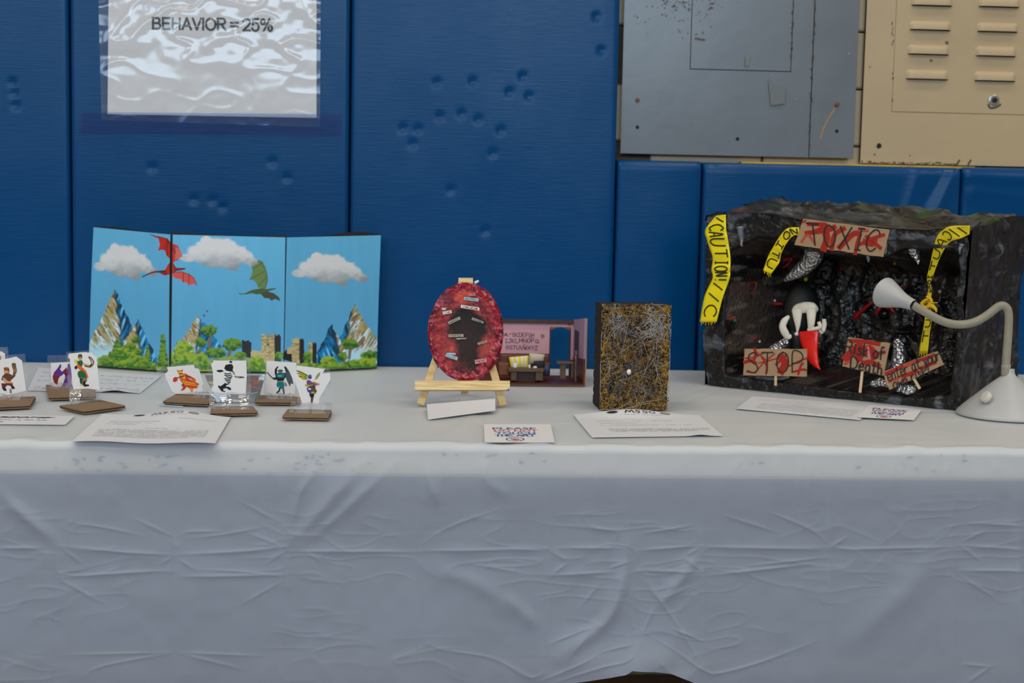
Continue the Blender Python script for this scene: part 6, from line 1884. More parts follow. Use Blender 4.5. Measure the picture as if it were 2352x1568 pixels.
# top crust
nu, nd_ = 260, 110
UU, TD = np.meshgrid(np.linspace(-.004, CL + .004, nu), np.linspace(-.004 / Dp, 1, nd_), indexing='ij')
rise = smooth(.05, .72, TD)
rid = 1 - np.abs(fbm(UU * 9 + 2.0 * TD, TD * 7, 7.0, 4))
wu = UU + .03 * vnoise(UU * 8, TD * 5, 3.0); wd_ = TD + .14 * vnoise(UU * 11, TD * 4, 6.0)
fold = 1 - np.abs(vnoise(wu * 13, wd_ * 6, 7.0)); fold2 = 1 - np.abs(vnoise(wu * 30, wd_ * 12, 2.0))
hh = .017 * (fold ** 2.5 - .55) + .005 * (fold2 ** 3 - .5)
Zt = zfront(UU) * (1 - rise) + zback(UU) * rise + hh * smooth(0, .22, TD) + .0006 * fbm(UU * 90, TD * 24, 2.0, 3)
Zt = np.minimum(Zt, np.maximum(zback(UU), zfront(UU)) + .010)
Zt = Zt - .03 * smooth(.90, 1.0, TD)
Zt[0, :] -= .01; Zt[-1, :] -= .012
P = cpt(UU, TD * Dp, Zt)
g1 = fbm(UU * 22 + TD * 3, TD * 26, 3.0, 4); sl = np.gradient(Zt, axis=1); up_ = smooth(-.001, .004, np.gradient(Zt, axis=1))
C = lerp(np.array([.010, .010, .011]), np.array([.065, .072, .074]), (smooth(.55, .95, fold) * smooth(-.3, .5, g1))[..., None])
C = lerp(C, np.array([.028, .026, .022]), (smooth(.2, .7, fbm(UU * 30, TD * 9, 8.0, 3)) * .4)[..., None])
C = lerp(C, np.array([.02, .06, .02]), (smooth(.25, .6, fbm(UU * 16, TD * 6, 12.0, 3)) * smooth(.15, .4, TD) * .8)[..., None])
C = lerp(C, np.array([.07, .02, .035]), (np.exp(-((UU - .015) / .02) ** 2) * (TD < .35))[..., None] * .7)
mk('top_crust', P.reshape(-1, 3), gridfaces(nu, nd_), CAVEO, cave, colors=C.reshape(-1, 3))
# right side, left side and back
def skin(name, fn, nu, nv, seed, amp=.004):
    A, B = np.meshgrid(np.linspace(0, 1, nu), np.linspace(0, 1, nv), indexing='ij')
    P, nrm = fn(A, B)
    h = amp * fbm(P[..., 0] * 22 + P[..., 1] * 17, P[..., 2] * 16, seed, 4)
    rdg = np.maximum(0, fbm(P[..., 1] * 30 + P[..., 0] * 10, P[..., 2] * 26, seed + 3, 3) - .55) * .02
    e = smooth(0, .04, np.minimum(np.minimum(A, 1 - A), B)) 
    h = (h + rdg) * e
    P = P + h[..., None] * nrm
    g = fbm(P[..., 0] * 50 + P[..., 1] * 60, P[..., 2] * 45, seed, 4)
    C = lerp(np.array([.009, .010, .015]), np.array([.022, .025, .038]), smooth(.1, .8, g)[..., None])
    C = lerp(C, np.array([.16, .17, .19]), (.4 * smooth(.4, .9, rdg / .012) * smooth(.1, .5, g))[..., None])
    return mk(name, P.reshape(-1, 3), gridfaces(nu, nv), CAVEO, cave, colors=C.reshape(-1, 3))


zside = lambda u, t: zfront(u) * (1 - smooth(.05, .72, t)) + zback(u) * smooth(.05, .72, t) - .002
skin('right_side', lambda A, B: (cpt(CL - .004 + .012 * B + .004 * np.sin(B * 9) * A, A * Dp, B * (zside(CL, A) + .002)), cd_), 110, 150, 4.0, .006)
skin('left_side', lambda A, B: (cpt(.006 * (1 - B) + 0 * A, (1 - A) * Dp, B * (zside(0.0, 1 - A) - .006)), -cd_), 60, 100, 9.0, .002)
skin('rear_side', lambda A, B: (cpt((1 - A) * CL, Dp + 0 * A, B * (zback((1 - A) * CL) - .03)), cn), 60, 40, 14.0, .002)
mk('underside', cpt(np.array([.012, CL - .012, CL - .012, .012]), np.array([.006, .006, Dp - .004, Dp - .004]), np.array([.0008] * 4)), [(3, 2, 1, 0)], DARK, cave)

# foil stalactites and stalagmites
m_, nt, b_ = newmat('crumpled_foil'); N, L = nt.nodes, nt.links
b_.inputs['Base Color'].default_value = (.62, .62, .64, 1); b_.inputs['Metallic'].default_value = .95; b_.inputs['Roughness'].default_value = .28
tc = N.new('ShaderNodeTexCoord'); nv_ = N.new('ShaderNodeTexVoronoi'); nv_.inputs['Scale'].default_value = 170
L.new(tc.outputs['Object'], nv_.inputs['Vector'])
bp_ = N.new('ShaderNodeBump'); bp_.inputs['Strength'].default_value = .9; bp_.inputs['Distance'].default_value = .004
L.new(nv_.outputs['Distance'], bp_.inputs['Height']); L.new(bp_.outputs['Normal'], b_.inputs['Normal'])
FOIL = m_


def spike(name, pts, rads, material=FOIL, dlist=None, seed=0.0, label=None, seg=16):
    """tapering crumpled lump along photo points, each at its own depth inside the cave"""
    Pp = [cave_at(x, y, d) for (x, y), d in zip(pts, dlist)]
    path = spline(Pp, 5); rr = np.interp(np.linspace(0, 1, len(path)), np.linspace(0, 1, len(rads)), rads) / 1400.0
    mb = MB().tube(path, np.maximum(rr, .0002), seg)
    V = np.concatenate(mb.V); V = V + (.0022 * fbm(V[:, 0] * 140, V[:, 1] * 140, V[:, 2] * 140 + seed, 3))[:, None] * np.array([1, .6, .4])
    o = mk(name, V, mb.F, material, cave)
    if label: o['label'] = label
    return o


DRIP = mat('grey_silver_paint', alb(130, 136, 150, 1.2), .3, metal=.4, var=.4, vscale=80, bump=.4, bscale=150)
spike('stalactite', [(1872, 562), (1868, 590), (1845, 615), (1815, 635), (1800, 644)], [30, 26, 22, 12, 3], dlist=[.02, .035, .045, .05, .055], seed=1, label='bright foil stalactite under the TOXIC sign')
spike('stalactite', [(2096, 556), (2100, 575), (2106, 592), (2111, 606)], [20, 15, 9, 2], dlist=[.02, .025, .028, .03], seed=2, label='foil stalactite')
spike('stalactite', [(1701, 520), (1702, 538), (1704, 560), (1704, 566)], [12, 9, 4, 3], DRIP, dlist=[.002, .002, .002, .002], seed=3, label='silver painted drip')
spike('stalactite', [(2036, 560), (2035, 575), (2033, 584)], [4, 3.4, 2], DRIP, dlist=[.0, .0, .0], seed=4, label='silver painted drip')
spike('stalactite', [(1994, 586), (1995, 596), (1994, 602)], [4, 3, 1.5], DRIP, dlist=[.004, .004, .004], seed=5, label='silver painted drip')
spike('stalactite', [(2210, 560), (2207, 570), (2204, 584)], [7, 4, 2], DRIP, dlist=[.0, .0, .0], seed=6, label='silver painted drip')
spike('stalagmite', [(2058, 866), (2062, 845), (2066, 815), (2063, 790), (2058, 779)], [22, 21, 20, 16, 6], dlist=[.03, .035, .04, .045, .05], seed=7, label='tall foil stalagmite beside the Risk of Death sign')
spike('stalagmite', [(1774, 806), (1790, 795), (1806, 784), (1810, 779)], [16, 15, 12, 4], dlist=[.06, .06, .06, .06], seed=8, label='small bright foil lump behind the STOP sign')
spike('foil_ground', [(2000, 884), (2020, 878), (2044, 886)], [9, 14, 8], dlist=[.022, .026, .02], seed=9)
spike('foil_ground', [(2062, 892), (2086, 896), (2108, 892)], [9, 17, 8], dlist=[.014, .018, .02], seed=10)
spike('foil_ground', [(1736, 866), (1772, 870), (1812, 866)], [5, 7, 4], DRIP, dlist=[.012, .012, .012], seed=11)

# red clay eyes on the walls
REDG = mat('glossy_red_paint', alb(176, 20, 16, 1.3), .22, var=.25, vscale=60)
REDD = mat('dark_red_paint', alb(110, 30, 18, 1.2), .3, var=.3, vscale=60)
GLB = mat('black_gloss', (.006, .006, .007), .15, var=.1); GRNG = mat('green_gloss', alb(20, 120, 54, 1.2), .25, var=.1); YELG = mat('yellow_gloss', alb(232, 214, 20, 1.2), .35, var=.05)


def eye_tube(name, pts, rpx, material, label=None, closed=False, lift=.004):
    S0 = [cave_surf(x, y, lift)[0] for x, y in pts]
    dm = np.median([cuv(p)[1] for p in S0]); S0 = [cave_at(x, y, dm) for x, y in pts]
    path = spline(S0, 5); r_ = np.interp(np.linspace(0, 1, len(path)), np.linspace(0, 1, len(rpx)), rpx) / 1350.0
    o = MB().tube(path, r_, 10).build(name, material, cave, smooth_=True)
    if label: o['label'] = label
    return o


def eye_ball(name, x, y, rpx, material, label=None, lift=.003, sq=1.0):
    p, d = cave_surf(x, y, lift); r_ = rpx / 1350.0
    o = MB().ball(p, r_, r_, r_ * sq, 16, 10).build(name, material, cave, smooth_=True)
    if label: o['label'] = label
    return o


eye_tube('eye_rim', [(1720, 674), (1718, 664), (1724, 650), (1736, 649), (1736, 658), (1729, 672), (1720, 675)], [3, 3, 3, 3, 3, 3, 3], REDD, 'dark red eye rim on the left wall')
eye_tube('eye_lid', [(1770, 698), (1782, 697), (1798, 698)], [5, 7, 3], REDG, 'red eyelid left of the monster head'); eye_ball('eye_ball', 1781, 690, 4, CARDW)
eye_tube('eye_rim', [(1791, 606), (1800, 598), (1818, 594), (1812, 603), (1804, 612), (1796, 613)], [3, 4, 4, 3, 3, 2], REDG, 'red eye rim below the middle tape'); eye_ball('eye_ball', 1802, 605, 5, GLB)
eye_ball('eye_ball', 1935, 616, 7, REDG, 'red eye ball on the upper back wall'); eye_tube('eye_lid', [(1924, 608), (1936, 603), (1953, 610)], [2, 3, 2], GLB)
eye_ball('eye_ball', 1689, 735, 6, GRNG, 'green eye ball on the left wall'); eye_tube('eye_lid', [(1669, 735), (1678, 732), (1690, 728)], [5, 6, 3], REDD)
eye_ball('eye_ball', 1734, 777, 5, REDG, 'small red ball above the STOP sign'); eye_ball('eye_ball', 1746, 784, 4, CARDW)
eye_ball('yellow_dot', 1852, 641, 6.5, YELG, 'yellow ball above the monster head'); eye_ball('yellow_dot', 2056, 605, 3.5, YELG)
eye_tube('eye_lid', [(1962, 732), (1968, 724), (1984, 709), (2006, 692)], [7, 9, 7, 3.5], REDG, 'long red eyelid of the large eye')
eye_tube('eye_lid', [(2062, 664), (2074, 660), (2086, 657)], [2.4, 3, 2.6], REDD, 'thin red eyelid right of the lamp head')
eye_tube('eye_lid', [(2108, 722), (2116, 732), (2120, 742)], [4, 4, 3], REDD)
eye_ball('eye_iris', 2034, 720, 19, GLB, 'black glossy iris of the large eye', .006); eye_tube('iris_patch', [(2012, 722), (2017, 711), (2024, 706)], [6, 7, 4], REDG, lift=.016); eye_tube('iris_patch', [(2036, 707), (2046, 708), (2054, 718)], [4, 7, 5], REDG, lift=.016)
eye_ball('eye_ball', 2161, 669, 5, CARDW, None, .006); eye_ball('eye_ball', 2163, 675, 4, REDG, 'small red pupil on the right wall', .008)
eye_tube('eye_brow', [(2146, 680), (2164, 686), (2178, 680), (2194, 669)], [2, 3.5, 4, 2], mat('brown_clay', alb(92, 56, 30, 1.2), .35, var=.2), 'brown clay brow on the right wall'); eye_tube('eye_brow', [(2144, 671), (2152, 667), (2160, 664)], [1.2, 1.6, 1.2], MATS['brown_clay'])

# ------------------------------------------------------------------ monster head
HD = max(.03, min(.075, Dp * .35))
hp = lambda x, y, d=0.0: cave_at(x, y, HD + d)
spx = np.linalg.norm(hp(1900, 700) - hp(1800, 700)) / 100
mh = thing('monster_head', 'black domed monster head with white fangs and a long red tongue inside the cave', 'figurine', hp(1846, 860, .02))
dome = MB().ball(hp(1842, 716, .028), .040 / .04 * 39 * spx, .026, 62 * spx, 32, 24)
dome.build('head', mat('matte_black_clay', (.007, .0065, .0065), .6, var=.2, bump=.2, bscale=200), mh, smooth_=True)
MB().tube([hp(1836, 760, .026), hp(1833, 790, .024), hp(1834, 850, .02)], [26 * spx, 17 * spx, 19 * spx], 20).build('neck', MATS['matte_black_clay'], mh, smooth_=True)
IV = mat('ivory_clay', alb(222, 210, 194, 1.3), .45, var=.12, vscale=60, bump=.25, bscale=160)
t6 = lambda x, y: (1740 + x / 6.03, 640 + y / 6.03)


def clay(name, pts, rads, material, parent, d=0.0, dl=None, label=None, flat=.55):
    Pp = [hp(*t6(x, y), (dl[i] if dl else d)) for i, (x, y) in enumerate(pts)]
    path = spline(Pp, 6); r_ = np.interp(np.linspace(0, 1, len(path)), np.linspace(0, 1, len(rads)), rads) / 6.03 * spx
    mb = MB().tube(path, r_, 14); V = np.concatenate(mb.V)
    c = np.repeat(np.array(path), 14, 0); dd = (V - c) @ cn; V = V - np.multiply.outer(dd * (1 - flat), cn)
    o = mk(name, V, mb.F, material, parent)
    if label: o['label'] = label
    return o


jaw = clay('upper_jaw', [(478, 455), (560, 420), (660, 398), (760, 400), (828, 440)], [40, 68, 74, 68, 30], IV, mh, dl=[.004, -.001, -.003, -.001, .004])
clay('fang', [(548, 430), (552, 540), (556, 650), (550, 745)], [76, 58, 34, 9], IV, mh, dl=[-.004, -.007, -.008, -.008])
clay('fang', [(745, 430), (745, 520), (742, 620), (732, 702)], [74, 62, 50, 36], IV, mh, dl=[-.004, -.007, -.008, -.006])
clay('tusk', [(452, 505), (378, 580), (348, 660), (376, 740), (420, 800), (470, 790)], [16, 46, 50, 54, 46, 22], IV, mh, dl=[0, -.004, -.006, -.006, -.004, -.002])
clay('tusk', [(922, 556), (924, 640), (906, 730)], [26, 34, 28], IV, mh, d=-.004)
clay('tusk', [(846, 596), (866, 664), (800, 690), (690, 708)], [24, 28, 22, 14], IV, mh, d=-.008)
clay('lip', [(690, 708), (790, 700), (880, 730), (900, 760)], [10, 16, 26, 22], IV, mh, d=-.002)
# tongue: a tapering slab that hangs forward and curls
L_e = [(566, 735), (580, 800), (602, 900), (640, 1000), (690, 1120), (770, 1210), (866, 1266)]
R_e = [(850, 708), (846, 800), (838, 900), (834, 1000), (842, 1100), (856, 1190), (876, 1258)]
Ls, Rs = spline(L_e, 6), spline(R_e, 6); n = len(Ls); nw = 13
VF, VB = [], []
for i in range(n):
    for j in range(nw):
        s_ = j / (nw - 1); p = lerp(Ls[i], Rs[i], s_); b_ = math.sin(math.pi * s_) ** .5
        dd = -.004 - .020 * (i / (n - 1)) ** 1.5
        VF.append(hp(*t6(*p), dd - .0045 * b_)); VB.append(hp(*t6(*p), dd + .001))
f = gridfaces(n, nw); V = np.array(VF + VB); nb = n * nw
F = [tuple(x) for x in f[:, ::-1]] + [tuple(x + nb) for x in f] + [(i * nw, (i + 1) * nw, nb + (i + 1) * nw, nb + i * nw) for i in range(n - 1)] + [((i + 1) * nw - 1, nb + (i + 1) * nw - 1, nb + (i + 2) * nw - 1, (i + 2) * nw - 1) for i in range(n - 1)] + [(j, nb + j, nb + j + 1, j + 1) for j in range(nw - 1)]
mk('tongue', V, F, mat('wet_red_paint', alb(214, 24, 20, 1.25), .2, var=.12, vscale=60, bump=.3, bscale=90), mh)
MB().ball(hp(*t6(540, 765), -.008), 4.4 * spx, None, None, 14, 9).build('pearl', CARDW, mh, smooth_=True)

# ------------------------------------------------------------------ cardboard signs of the cave
KRAFT = mat('kraft_card', alb(168, 136, 104, 1.08), .7, var=.12, vscale=60, bump=.15, bscale=200)
STICK = mat('craft_stick', alb(206, 176, 136, 1.25), .6, var=.1, vscale=60, stretch=(2, 2, 14))
z6 = lambda x, y: (1590 + x / 2.75, 430 + y / 2.75)
RS = random.Random(12)


def kraft_sign(label, quad, d, smears, texts, stick=None, stick_d=None, lean=0.0):
    Q = [z6(*p) for p in quad]; dl_ = [d, d, d - lean, d - lean] if np.isscalar(d) else d
    C3 = [cave_at(x, y, dd) for (x, y), dd in zip(Q, dl_)]
    n_ = np.cross(C3[1] - C3[0], C3[3] - C3[0]); n_ /= np.linalg.norm(n_); n_ = n_ if n_ @ cn < 0 else -n_
    bot = (C3[2] + C3[3]) / 2
    root = thing('cardboard_sign', label, 'sign', bot, 'hand painted signs of the cave')
    # slightly ragged outline
    ol = []
    for a, b in ((0, 1), (1, 2), (2, 3), (3, 0)):
        m_ = 16 if a in (0, 2) else 5
        for i in range(m_):
            p = lerp(C3[a], C3[b], i / m_); jj = .0006 * RS.uniform(-1, 1) * (i > 0)
            ol.append(p + np.array([0, 0, jj]) if a in (0, 2) else p + cd_ * jj)
    cen = sum(C3) / 4
    ol = [p - n_ * np.dot(p - cen, n_) for p in ol]
    MB().slab(list(reversed(ol)), -n_ * .0028).build('board', KRAFT, root)
    mp_ = lambda x, y, l: on_plane(*z6(x, y), cen, n_) + n_ * (.0002 + l)
    a = Art(mp_, 3e-5)
    for pts, w_, c_ in smears: a.stroke(pts, w_, c_)
    a.build('red_smears', PRINT, root)['label'] = 'smeared red paint'
    a = Art(mp_, 3e-5); a.lift = .0012 * 0 + .0009
    for txt, box, w_, gap in texts: a.text(txt, box, w_, (.02, .02, .022), .6, gap=gap)
    a.build('lettering', PRINT, root)
    if stick:
        s0, s1 = stick; dd = stick_d
        A_, B_ = cave_at(*z6(*s0), dd[0]), cave_at(*z6(*s1), dd[1])
        t = (B_ - A_) / np.linalg.norm(B_ - A_); w_ = np.cross(t, cn); w_ /= np.linalg.norm(w_); hw = 12 / 2.75 * .5 * spx * 1.25; th_ = .001
        q = lambda p: [p + w_ * hw - cn * th_, p - w_ * hw - cn * th_, p - w_ * hw + cn * th_, p + w_ * hw + cn * th_]
        MB().add(q(A_) + q(B_), [(3, 2, 1, 0), (4, 5, 6, 7), (0, 1, 5, 4), (1, 2, 6, 5), (2, 3, 7, 6), (3, 0, 4, 7)]).build('stick', STICK, root)
    return root


RD, RD2 = alb(164, 40, 28, 1.0), alb(180, 76, 58, 1.0)
kraft_sign('kraft board reading TOXIC fixed under the top rim of the cave', [(702, 198), (1246, 268), (1206, 440), (646, 364)], -.006,
           [([(735, 232), (850, 240), (760, 285)], 26, RD), ([(720, 290), (860, 270), (900, 250)], 30, RD), ([(690, 345), (730, 300), (770, 350)], 16, RD2), ([(830, 250), (850, 320), (830, 390)], 44, RD), ([(880, 390), (900, 300), (960, 260)], 30, RD),
            ([(930, 380), (1010, 300), (1050, 290)], 34, RD), ([(1030, 420), (1040, 360), (1060, 300)], 22, RD), ([(1060, 360), (1120, 330), (1210, 300)], 22, RD), ([(1100, 310), (1140, 340), (1190, 385)], 22, RD), ([(1090, 345), (1140, 355), (1150, 330)], 40, RD),
            ([(1050, 270), (1110, 275)], 16, RD2), ([(700, 222), (715, 210)], 12, RD)],
           [('TOXIC', [(722, 226), (1196, 272), (1150, 406), (745, 362)], 9, .28)])
kraft_sign('kraft board reading STOP on a stick planted left in the cave', [(330, 1020), (724, 1021), (722, 1195), (322, 1186)], -.012,
           [([(335, 1080), (400, 1070), (460, 1040)], 9, RD), ([(330, 1105), (370, 1095), (400, 1110)], 22, RD), ([(395, 1020), (400, 1060), (390, 1090)], 18, RD), ([(420, 1110), (520, 1085), (600, 1060)], 8, RD), ([(440, 1070), (470, 1130), (465, 1180)], 12, RD),
            ([(400, 1170), (440, 1120), (520, 1050)], 8, RD), ([(560, 1070), (585, 1110), (560, 1165)], 44, RD), ([(530, 1120), (570, 1080), (590, 1065)], 16, RD), ([(610, 1130), (680, 1095), (722, 1080)], 10, RD), ([(670, 1180), (685, 1130), (700, 1110)], 14, RD), ([(640, 1165), (700, 1150), (720, 1155)], 14, RD),
            ([(345, 1165), (400, 1172)], 8, RD), ([(480, 1100), (430, 1060), (410, 1040)], 7, RD)],
           [('STOP', [(352, 1045), (700, 1038), (696, 1168), (350, 1170)], 7.5, .24)], ((528, 1188), (527, 1252)), (-.010, -.006))
kraft_sign('kraft board reading Risk of Death on a stick right of the red tongue', [(986, 947), (1250, 986), (1205, 1190), (948, 1130)], -.004,
           [([(1000, 970), (1080, 975), (1180, 990)], 26, RD), ([(970, 1080), (1010, 1040), (1060, 1000)], 50, RD), ([(1060, 1060), (1120, 1020), (1150, 1070)], 50, RD), ([(965, 1115), (1000, 1095)], 18, RD2), ([(1080, 1110), (1130, 1104), (1180, 1128)], 30, RD), ([(1020, 1010), (1060, 1090)], 34, RD), ([(1185, 1050), (1215, 1040)], 22, RD), ([(1110, 1010), (1120, 1080)], 14, alb(200, 120, 124, 1.1))],
           [('Risk of', [(978, 968), (1216, 1006), (1206, 1090), (968, 1040)], 9, .2), ('Death', [(1008, 1070), (1204, 1108), (1194, 1186), (1000, 1140)], 9, .2)], ((1076, 1150), (1060, 1296)), (-.0015, -.008))
kraft_sign('tilted kraft board reading enter at your own risk, rightmost in the cave', [(1203, 1166), (1548, 1034), (1590, 1120), (1245, 1280)], -.010,
           [([(1225, 1178), (1290, 1150), (1330, 1128)], 26, RD), ([(1345, 1130), (1380, 1112), (1425, 1098)], 26, RD2), ([(1245, 1225), (1300, 1204)], 22, RD2), ([(1325, 1192), (1380, 1176), (1420, 1158)], 26, RD), ([(1430, 1094), (1500, 1070), (1530, 1058)], 20, RD), ([(1445, 1146), (1500, 1118), (1535, 1106)], 22, RD), ([(1300, 1240), (1360, 1214)], 12, RD2)],
           [('enter at your', [(1222, 1156), (1552, 1018), (1566, 1090), (1240, 1226)], 6.5, .16), ('own risk!', [(1262, 1206), (1490, 1112), (1500, 1180), (1276, 1276)], 6.5, .16)], ((1390, 1190), (1438, 1272)), (-.007, -.011))

# ------------------------------------------------------------------ caution tapes
YT = paintmat('yellow_caution_tape', .42, .4)


def caution(label, L_, R_, d0, text, t0=.08, t1=.98, wd=3.2, side=1, shade=1.0, wav=.002, extra=None, bow=None):
    Ls, Rs = spline([z6(*p) for p in L_], 10), spline([z6(*p) for p in R_], 10)
    m_ = 90; rsm = lambda S_: np.stack([np.interp(np.linspace(0, len(S_) - 1, m_), np.arange(len(S_)), S_[:, k]) for k in (0, 1)], 1)
    Ls, Rs = rsm(Ls), rsm(Rs); nw = 9
    def fn(s_, t, l=0.0):
        """s_ across 0..1, t along 0..1"""
        i = t * (m_ - 1); i0 = int(min(max(i, 0), m_ - 2)); f_ = i - i0
        p = lerp(lerp(Ls[i0], Ls[i0 + 1], f_), lerp(Rs[i0], Rs[i0 + 1], f_), s_)
        dd = (d0(t) if callable(d0) else d0) + wav * math.sin(t * 17 + s_ * 2) * .5 + .0008 * math.sin(t * 43)
        return cave_at(p[0], p[1], dd - l)
    V = np.array([[fn(j / (nw - 1), i / (m_ - 1)) for j in range(nw)] for i in range(m_)]).reshape(-1, 3)
    o = MB()
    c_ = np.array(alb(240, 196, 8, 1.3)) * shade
    cols_ = c_ * (1 + .10 * fbm(V[:, 0] * 60, V[:, 2] * 60, 1.0, 3))[:, None]
    lo = V[V[:, 2].argmin()]
    root = thing('caution_tape', label, 'tape', (V[:, 0].mean(), V[:, 1].mean(), lo[2]), 'yellow caution tapes of the cave')
    f = gridfaces(m_, nw)
    b = mk('tape_strip', V, f, YT, root, colors=np.clip(cols_, 0, .9)); md = b.modifiers.new('thickness', 'SOLIDIFY'); md.thickness = .0004; md.offset = 1
    a = Art(lambda x, y, l: fn(x, y, .0009 + l), 2e-5)
    st_, W = layout(text, .26)
    aspect = 1.0
    for path in st_:
        Pq = []
        for (x, y) in path:
            t = t0 + (t1 - t0) * x / W; s_ = (.16 + .68 * y) if side > 0 else (.84 - .68 * y)
            Pq.append((s_, t))
        # ribbons are built in photo pixels so that their width stays even, then lifted off the strip
        Pq = spline(Pq, 4) if len(Pq) > 2 else np.array([lerp(Pq[0], Pq[1], k / 4) for k in range(5)])
        W3 = np.array([fn(s_, t, .0011) for s_, t in Pq]); T = np.gradient(W3, axis=0); T /= np.linalg.norm(T, axis=1)[:, None] + 1e-9
        B_ = np.cross(T, cn); B_ /= np.linalg.norm(B_, axis=1)[:, None] + 1e-9; hw = wd * spx * .5
        n = len(W3); b0 = len(a.V); a.V += list(W3 + B_ * hw) + list(W3 - B_ * hw); a.C += [(.03, .028, .01)] * (2 * n)
        a.F += [(b0 + i, b0 + i + 1, b0 + n + i + 1, b0 + n + i) for i in range(n - 1)]
    a.build('lettering', PRINT, root)
    # frayed end
    mb = MB()
    for k in range(7):
        p = fn(.1 + .13 * k, 1.0); q = p + np.array([RS.uniform(-.003, .003), 0, -RS.uniform(.003, .009)])
        mb.tube([p + np.array([0, 0, .001]), (p + q) / 2 + np.array([.0008, 0, 0]), q], [.0007, .0006, .0003], 5)
    fr = mb.build('frayed_end', mat('yellow_fray', np.array(alb(230, 190, 20, 1.2)) * shade, .5, var=.2), root); fr['kind'] = 'stuff'
    return root


caution('broad yellow caution tape running down the left front edge of the cave', [(150, 180), (85, 265), (92, 330), (128, 440), (122, 520), (128, 575), (78, 690), (48, 850)],
        [(212, 172), (215, 265), (226, 330), (241, 440), (240, 520), (236, 575), (192, 700), (154, 850)], -.006, '/CAUTION!//C', .02, .97, 3.4, 1)
caution('short yellow caution tape hanging from the left corner of the TOXIC sign', [(676, 252), (606, 258), (560, 300), (505, 388), (478, 440), (448, 525)],
        [(676, 302), (640, 306), (598, 350), (562, 420), (550, 474), (500, 545)], lambda t: -.006 + .012 * t, 'NOITU', .06, .93, 3.0, 1, .95)
ct3 = caution('narrow yellow caution tape on the right, knotted halfway down', [(1755, 242), (1650, 243), (1592, 262), (1546, 312), (1520, 400), (1504, 480), (1483, 565), (1488, 605), (1492, 650), (1478, 700), (1464, 740), (1470, 800), (1466, 850), (1452, 930), (1432, 1046)],
              [(1752, 296), (1700, 322), (1650, 336), (1612, 362), (1572, 430), (1545, 495), (1520, 565), (1508, 605), (1512, 650), (1510, 700), (1506, 740), (1510, 800), (1512, 850), (1500, 930), (1488, 1046)],
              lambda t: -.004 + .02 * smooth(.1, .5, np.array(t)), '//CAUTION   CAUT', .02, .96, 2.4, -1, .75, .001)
dk = .012
mb = MB()
for pts, r_ in (([(1500, 700), (1470, 715), (1450, 735), (1462, 756), (1500, 752), (1530, 740)], [5, 9, 10, 9, 8, 3]), ([(1485, 745), (1515, 750), (1538, 770), (1542, 790)], [8, 12, 10, 4]), ([(1478, 690), (1500, 700), (1512, 720), (1496, 745)], [7, 9, 9, 8]), ([(1488, 735), (1520, 730), (1552, 728)], [5, 4, 1.5])):
    P = spline([cave_at(*z6(*p), dk - .004) for p in pts], 5); mb.tube(P, np.interp(np.linspace(0, 1, len(P)), np.linspace(0, 1, len(r_)), r_) / 2.75 * spx, 8)
mb.build('knot', mat('yellow_knot', np.array(alb(226, 180, 14, 1.2)) * .8, .4, var=.25, vscale=60, bump=.4, bscale=120), ct3, smooth_=True)

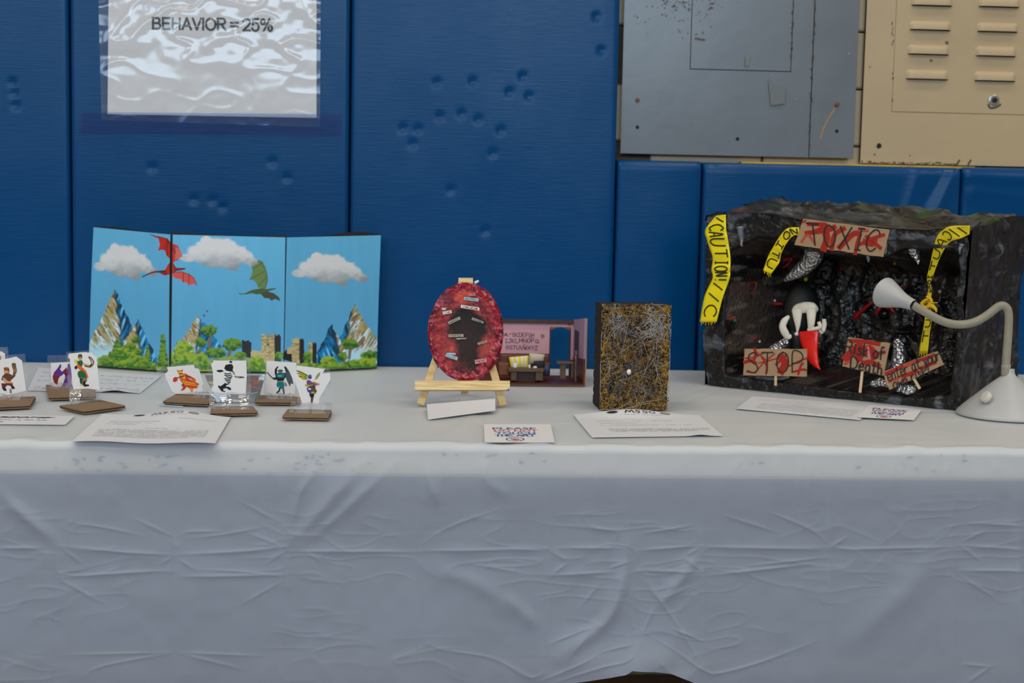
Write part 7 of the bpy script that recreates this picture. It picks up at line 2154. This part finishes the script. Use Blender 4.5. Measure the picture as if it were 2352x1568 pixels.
# ================================================================== GOOSENECK LAMP
lb = on_table(2313, 954, TZ + .0015)
sp_ = np.linalg.norm(lb - CAM) / FPX * .998
LW = mat('white_lamp_plastic', (.43, .44, .455), .38, var=.03, bump=.06, bscale=400)
LN = mat('cream_neck_rubber', alb(152, 147, 130, .95), .55, var=.12, vscale=40, bump=.15, bscale=300)
lamp = thing('gooseneck_lamp', 'small white cone based lamp with a bent cream neck and trumpet head, before the cave', 'lamp', lb)
R0 = 107 * sp_
prof = [(0, R0 * .97), (.0015, R0), (.0045, R0 * .995), (10 * sp_, 103 * sp_), (22 * sp_, 91 * sp_), (46 * sp_, 64 * sp_), (69 * sp_, 38 * sp_), (82 * sp_, 22 * sp_), (89 * sp_, 13.5 * sp_), (96 * sp_, 11 * sp_), (102 * sp_, 10.5 * sp_), (102 * sp_, 7 * sp_)]
pr = spline(prof[1:-1], 4); pr = [(0, R0 * .97)] + [tuple(x) for x in pr] + [prof[-1]]
MB().lathe(lb, (0, 0, 1), pr, 72, True).build('base', LW, lamp, smooth_=True)
lp = lambda x, y, dy=0.0: at(x, y, lb[1] + dy)
zz = lambda x, y: (1590 + x / 2.75, 430 + y / 2.75)
bb = lp(2264, 911, -44 * sp_)
nrm_b = np.array([-.80, -.24, .55])
MB().lathe(bb, nrm_b, [(-.004, 13 * sp_ / 1.0), (.002, 13 * sp_), (.0035, 11.5 * sp_), (.004, 9 * sp_), (.004, .0001)], 28).build('switch_button', mat('cream_button', (.58, .57, .52), .4, var=.03), lamp, smooth_=True)
neck_px = [(1980, 1196), (1984, 1080), (1994, 950), (1999, 850), (1998, 800), (1988, 765), (1962, 747), (1930, 755), (1885, 790), (1830, 828), (1770, 855), (1705, 866), (1640, 862), (1575, 843), (1510, 810), (1450, 776), (1392, 742)]
tdep = lambda i: -.0 + .014 * max(0, (i - 6)) / 10
NP = spline([lp(*zz(*p), tdep(i)) for i, p in enumerate(neck_px)], 6)
MB().tube(NP, 9.0 * sp_, 18).build('neck', LN, lamp, smooth_=True)
MB().tube(NP[:5], 10.2 * sp_, 18).build('neck_sleeve', LN, lamp, smooth_=True)
hA, hB = NP[-1], lp(*zz(1212, 664), .075)
ax = (hB - hA); hl = np.linalg.norm(ax)
hpf = [(-.003, 11.5), (0, 12.5), (.12, 13.5), (.3, 16), (.48, 20), (.65, 25), (.82, 30), (.95, 33.5), (1.0, 34.2)]
hpf = [(h * hl if h > 0 else h, r_ * sp_) for h, r_ in hpf]
outer = [tuple(x) for x in spline(hpf, 4)]
inner_ = [(h - .0005, r_ - .0016) for h, r_ in reversed(outer[6:])]
MB().lathe(hA, ax, outer + inner_, 48).build('lamp_head', LW, lamp, smooth_=True)
MB().ball(hA + ax * .45, .010, .010, .010, 16, 10).build('bulb', mat('frosted_bulb', (.7, .7, .68), .3, var=.02), lamp, smooth_=True)
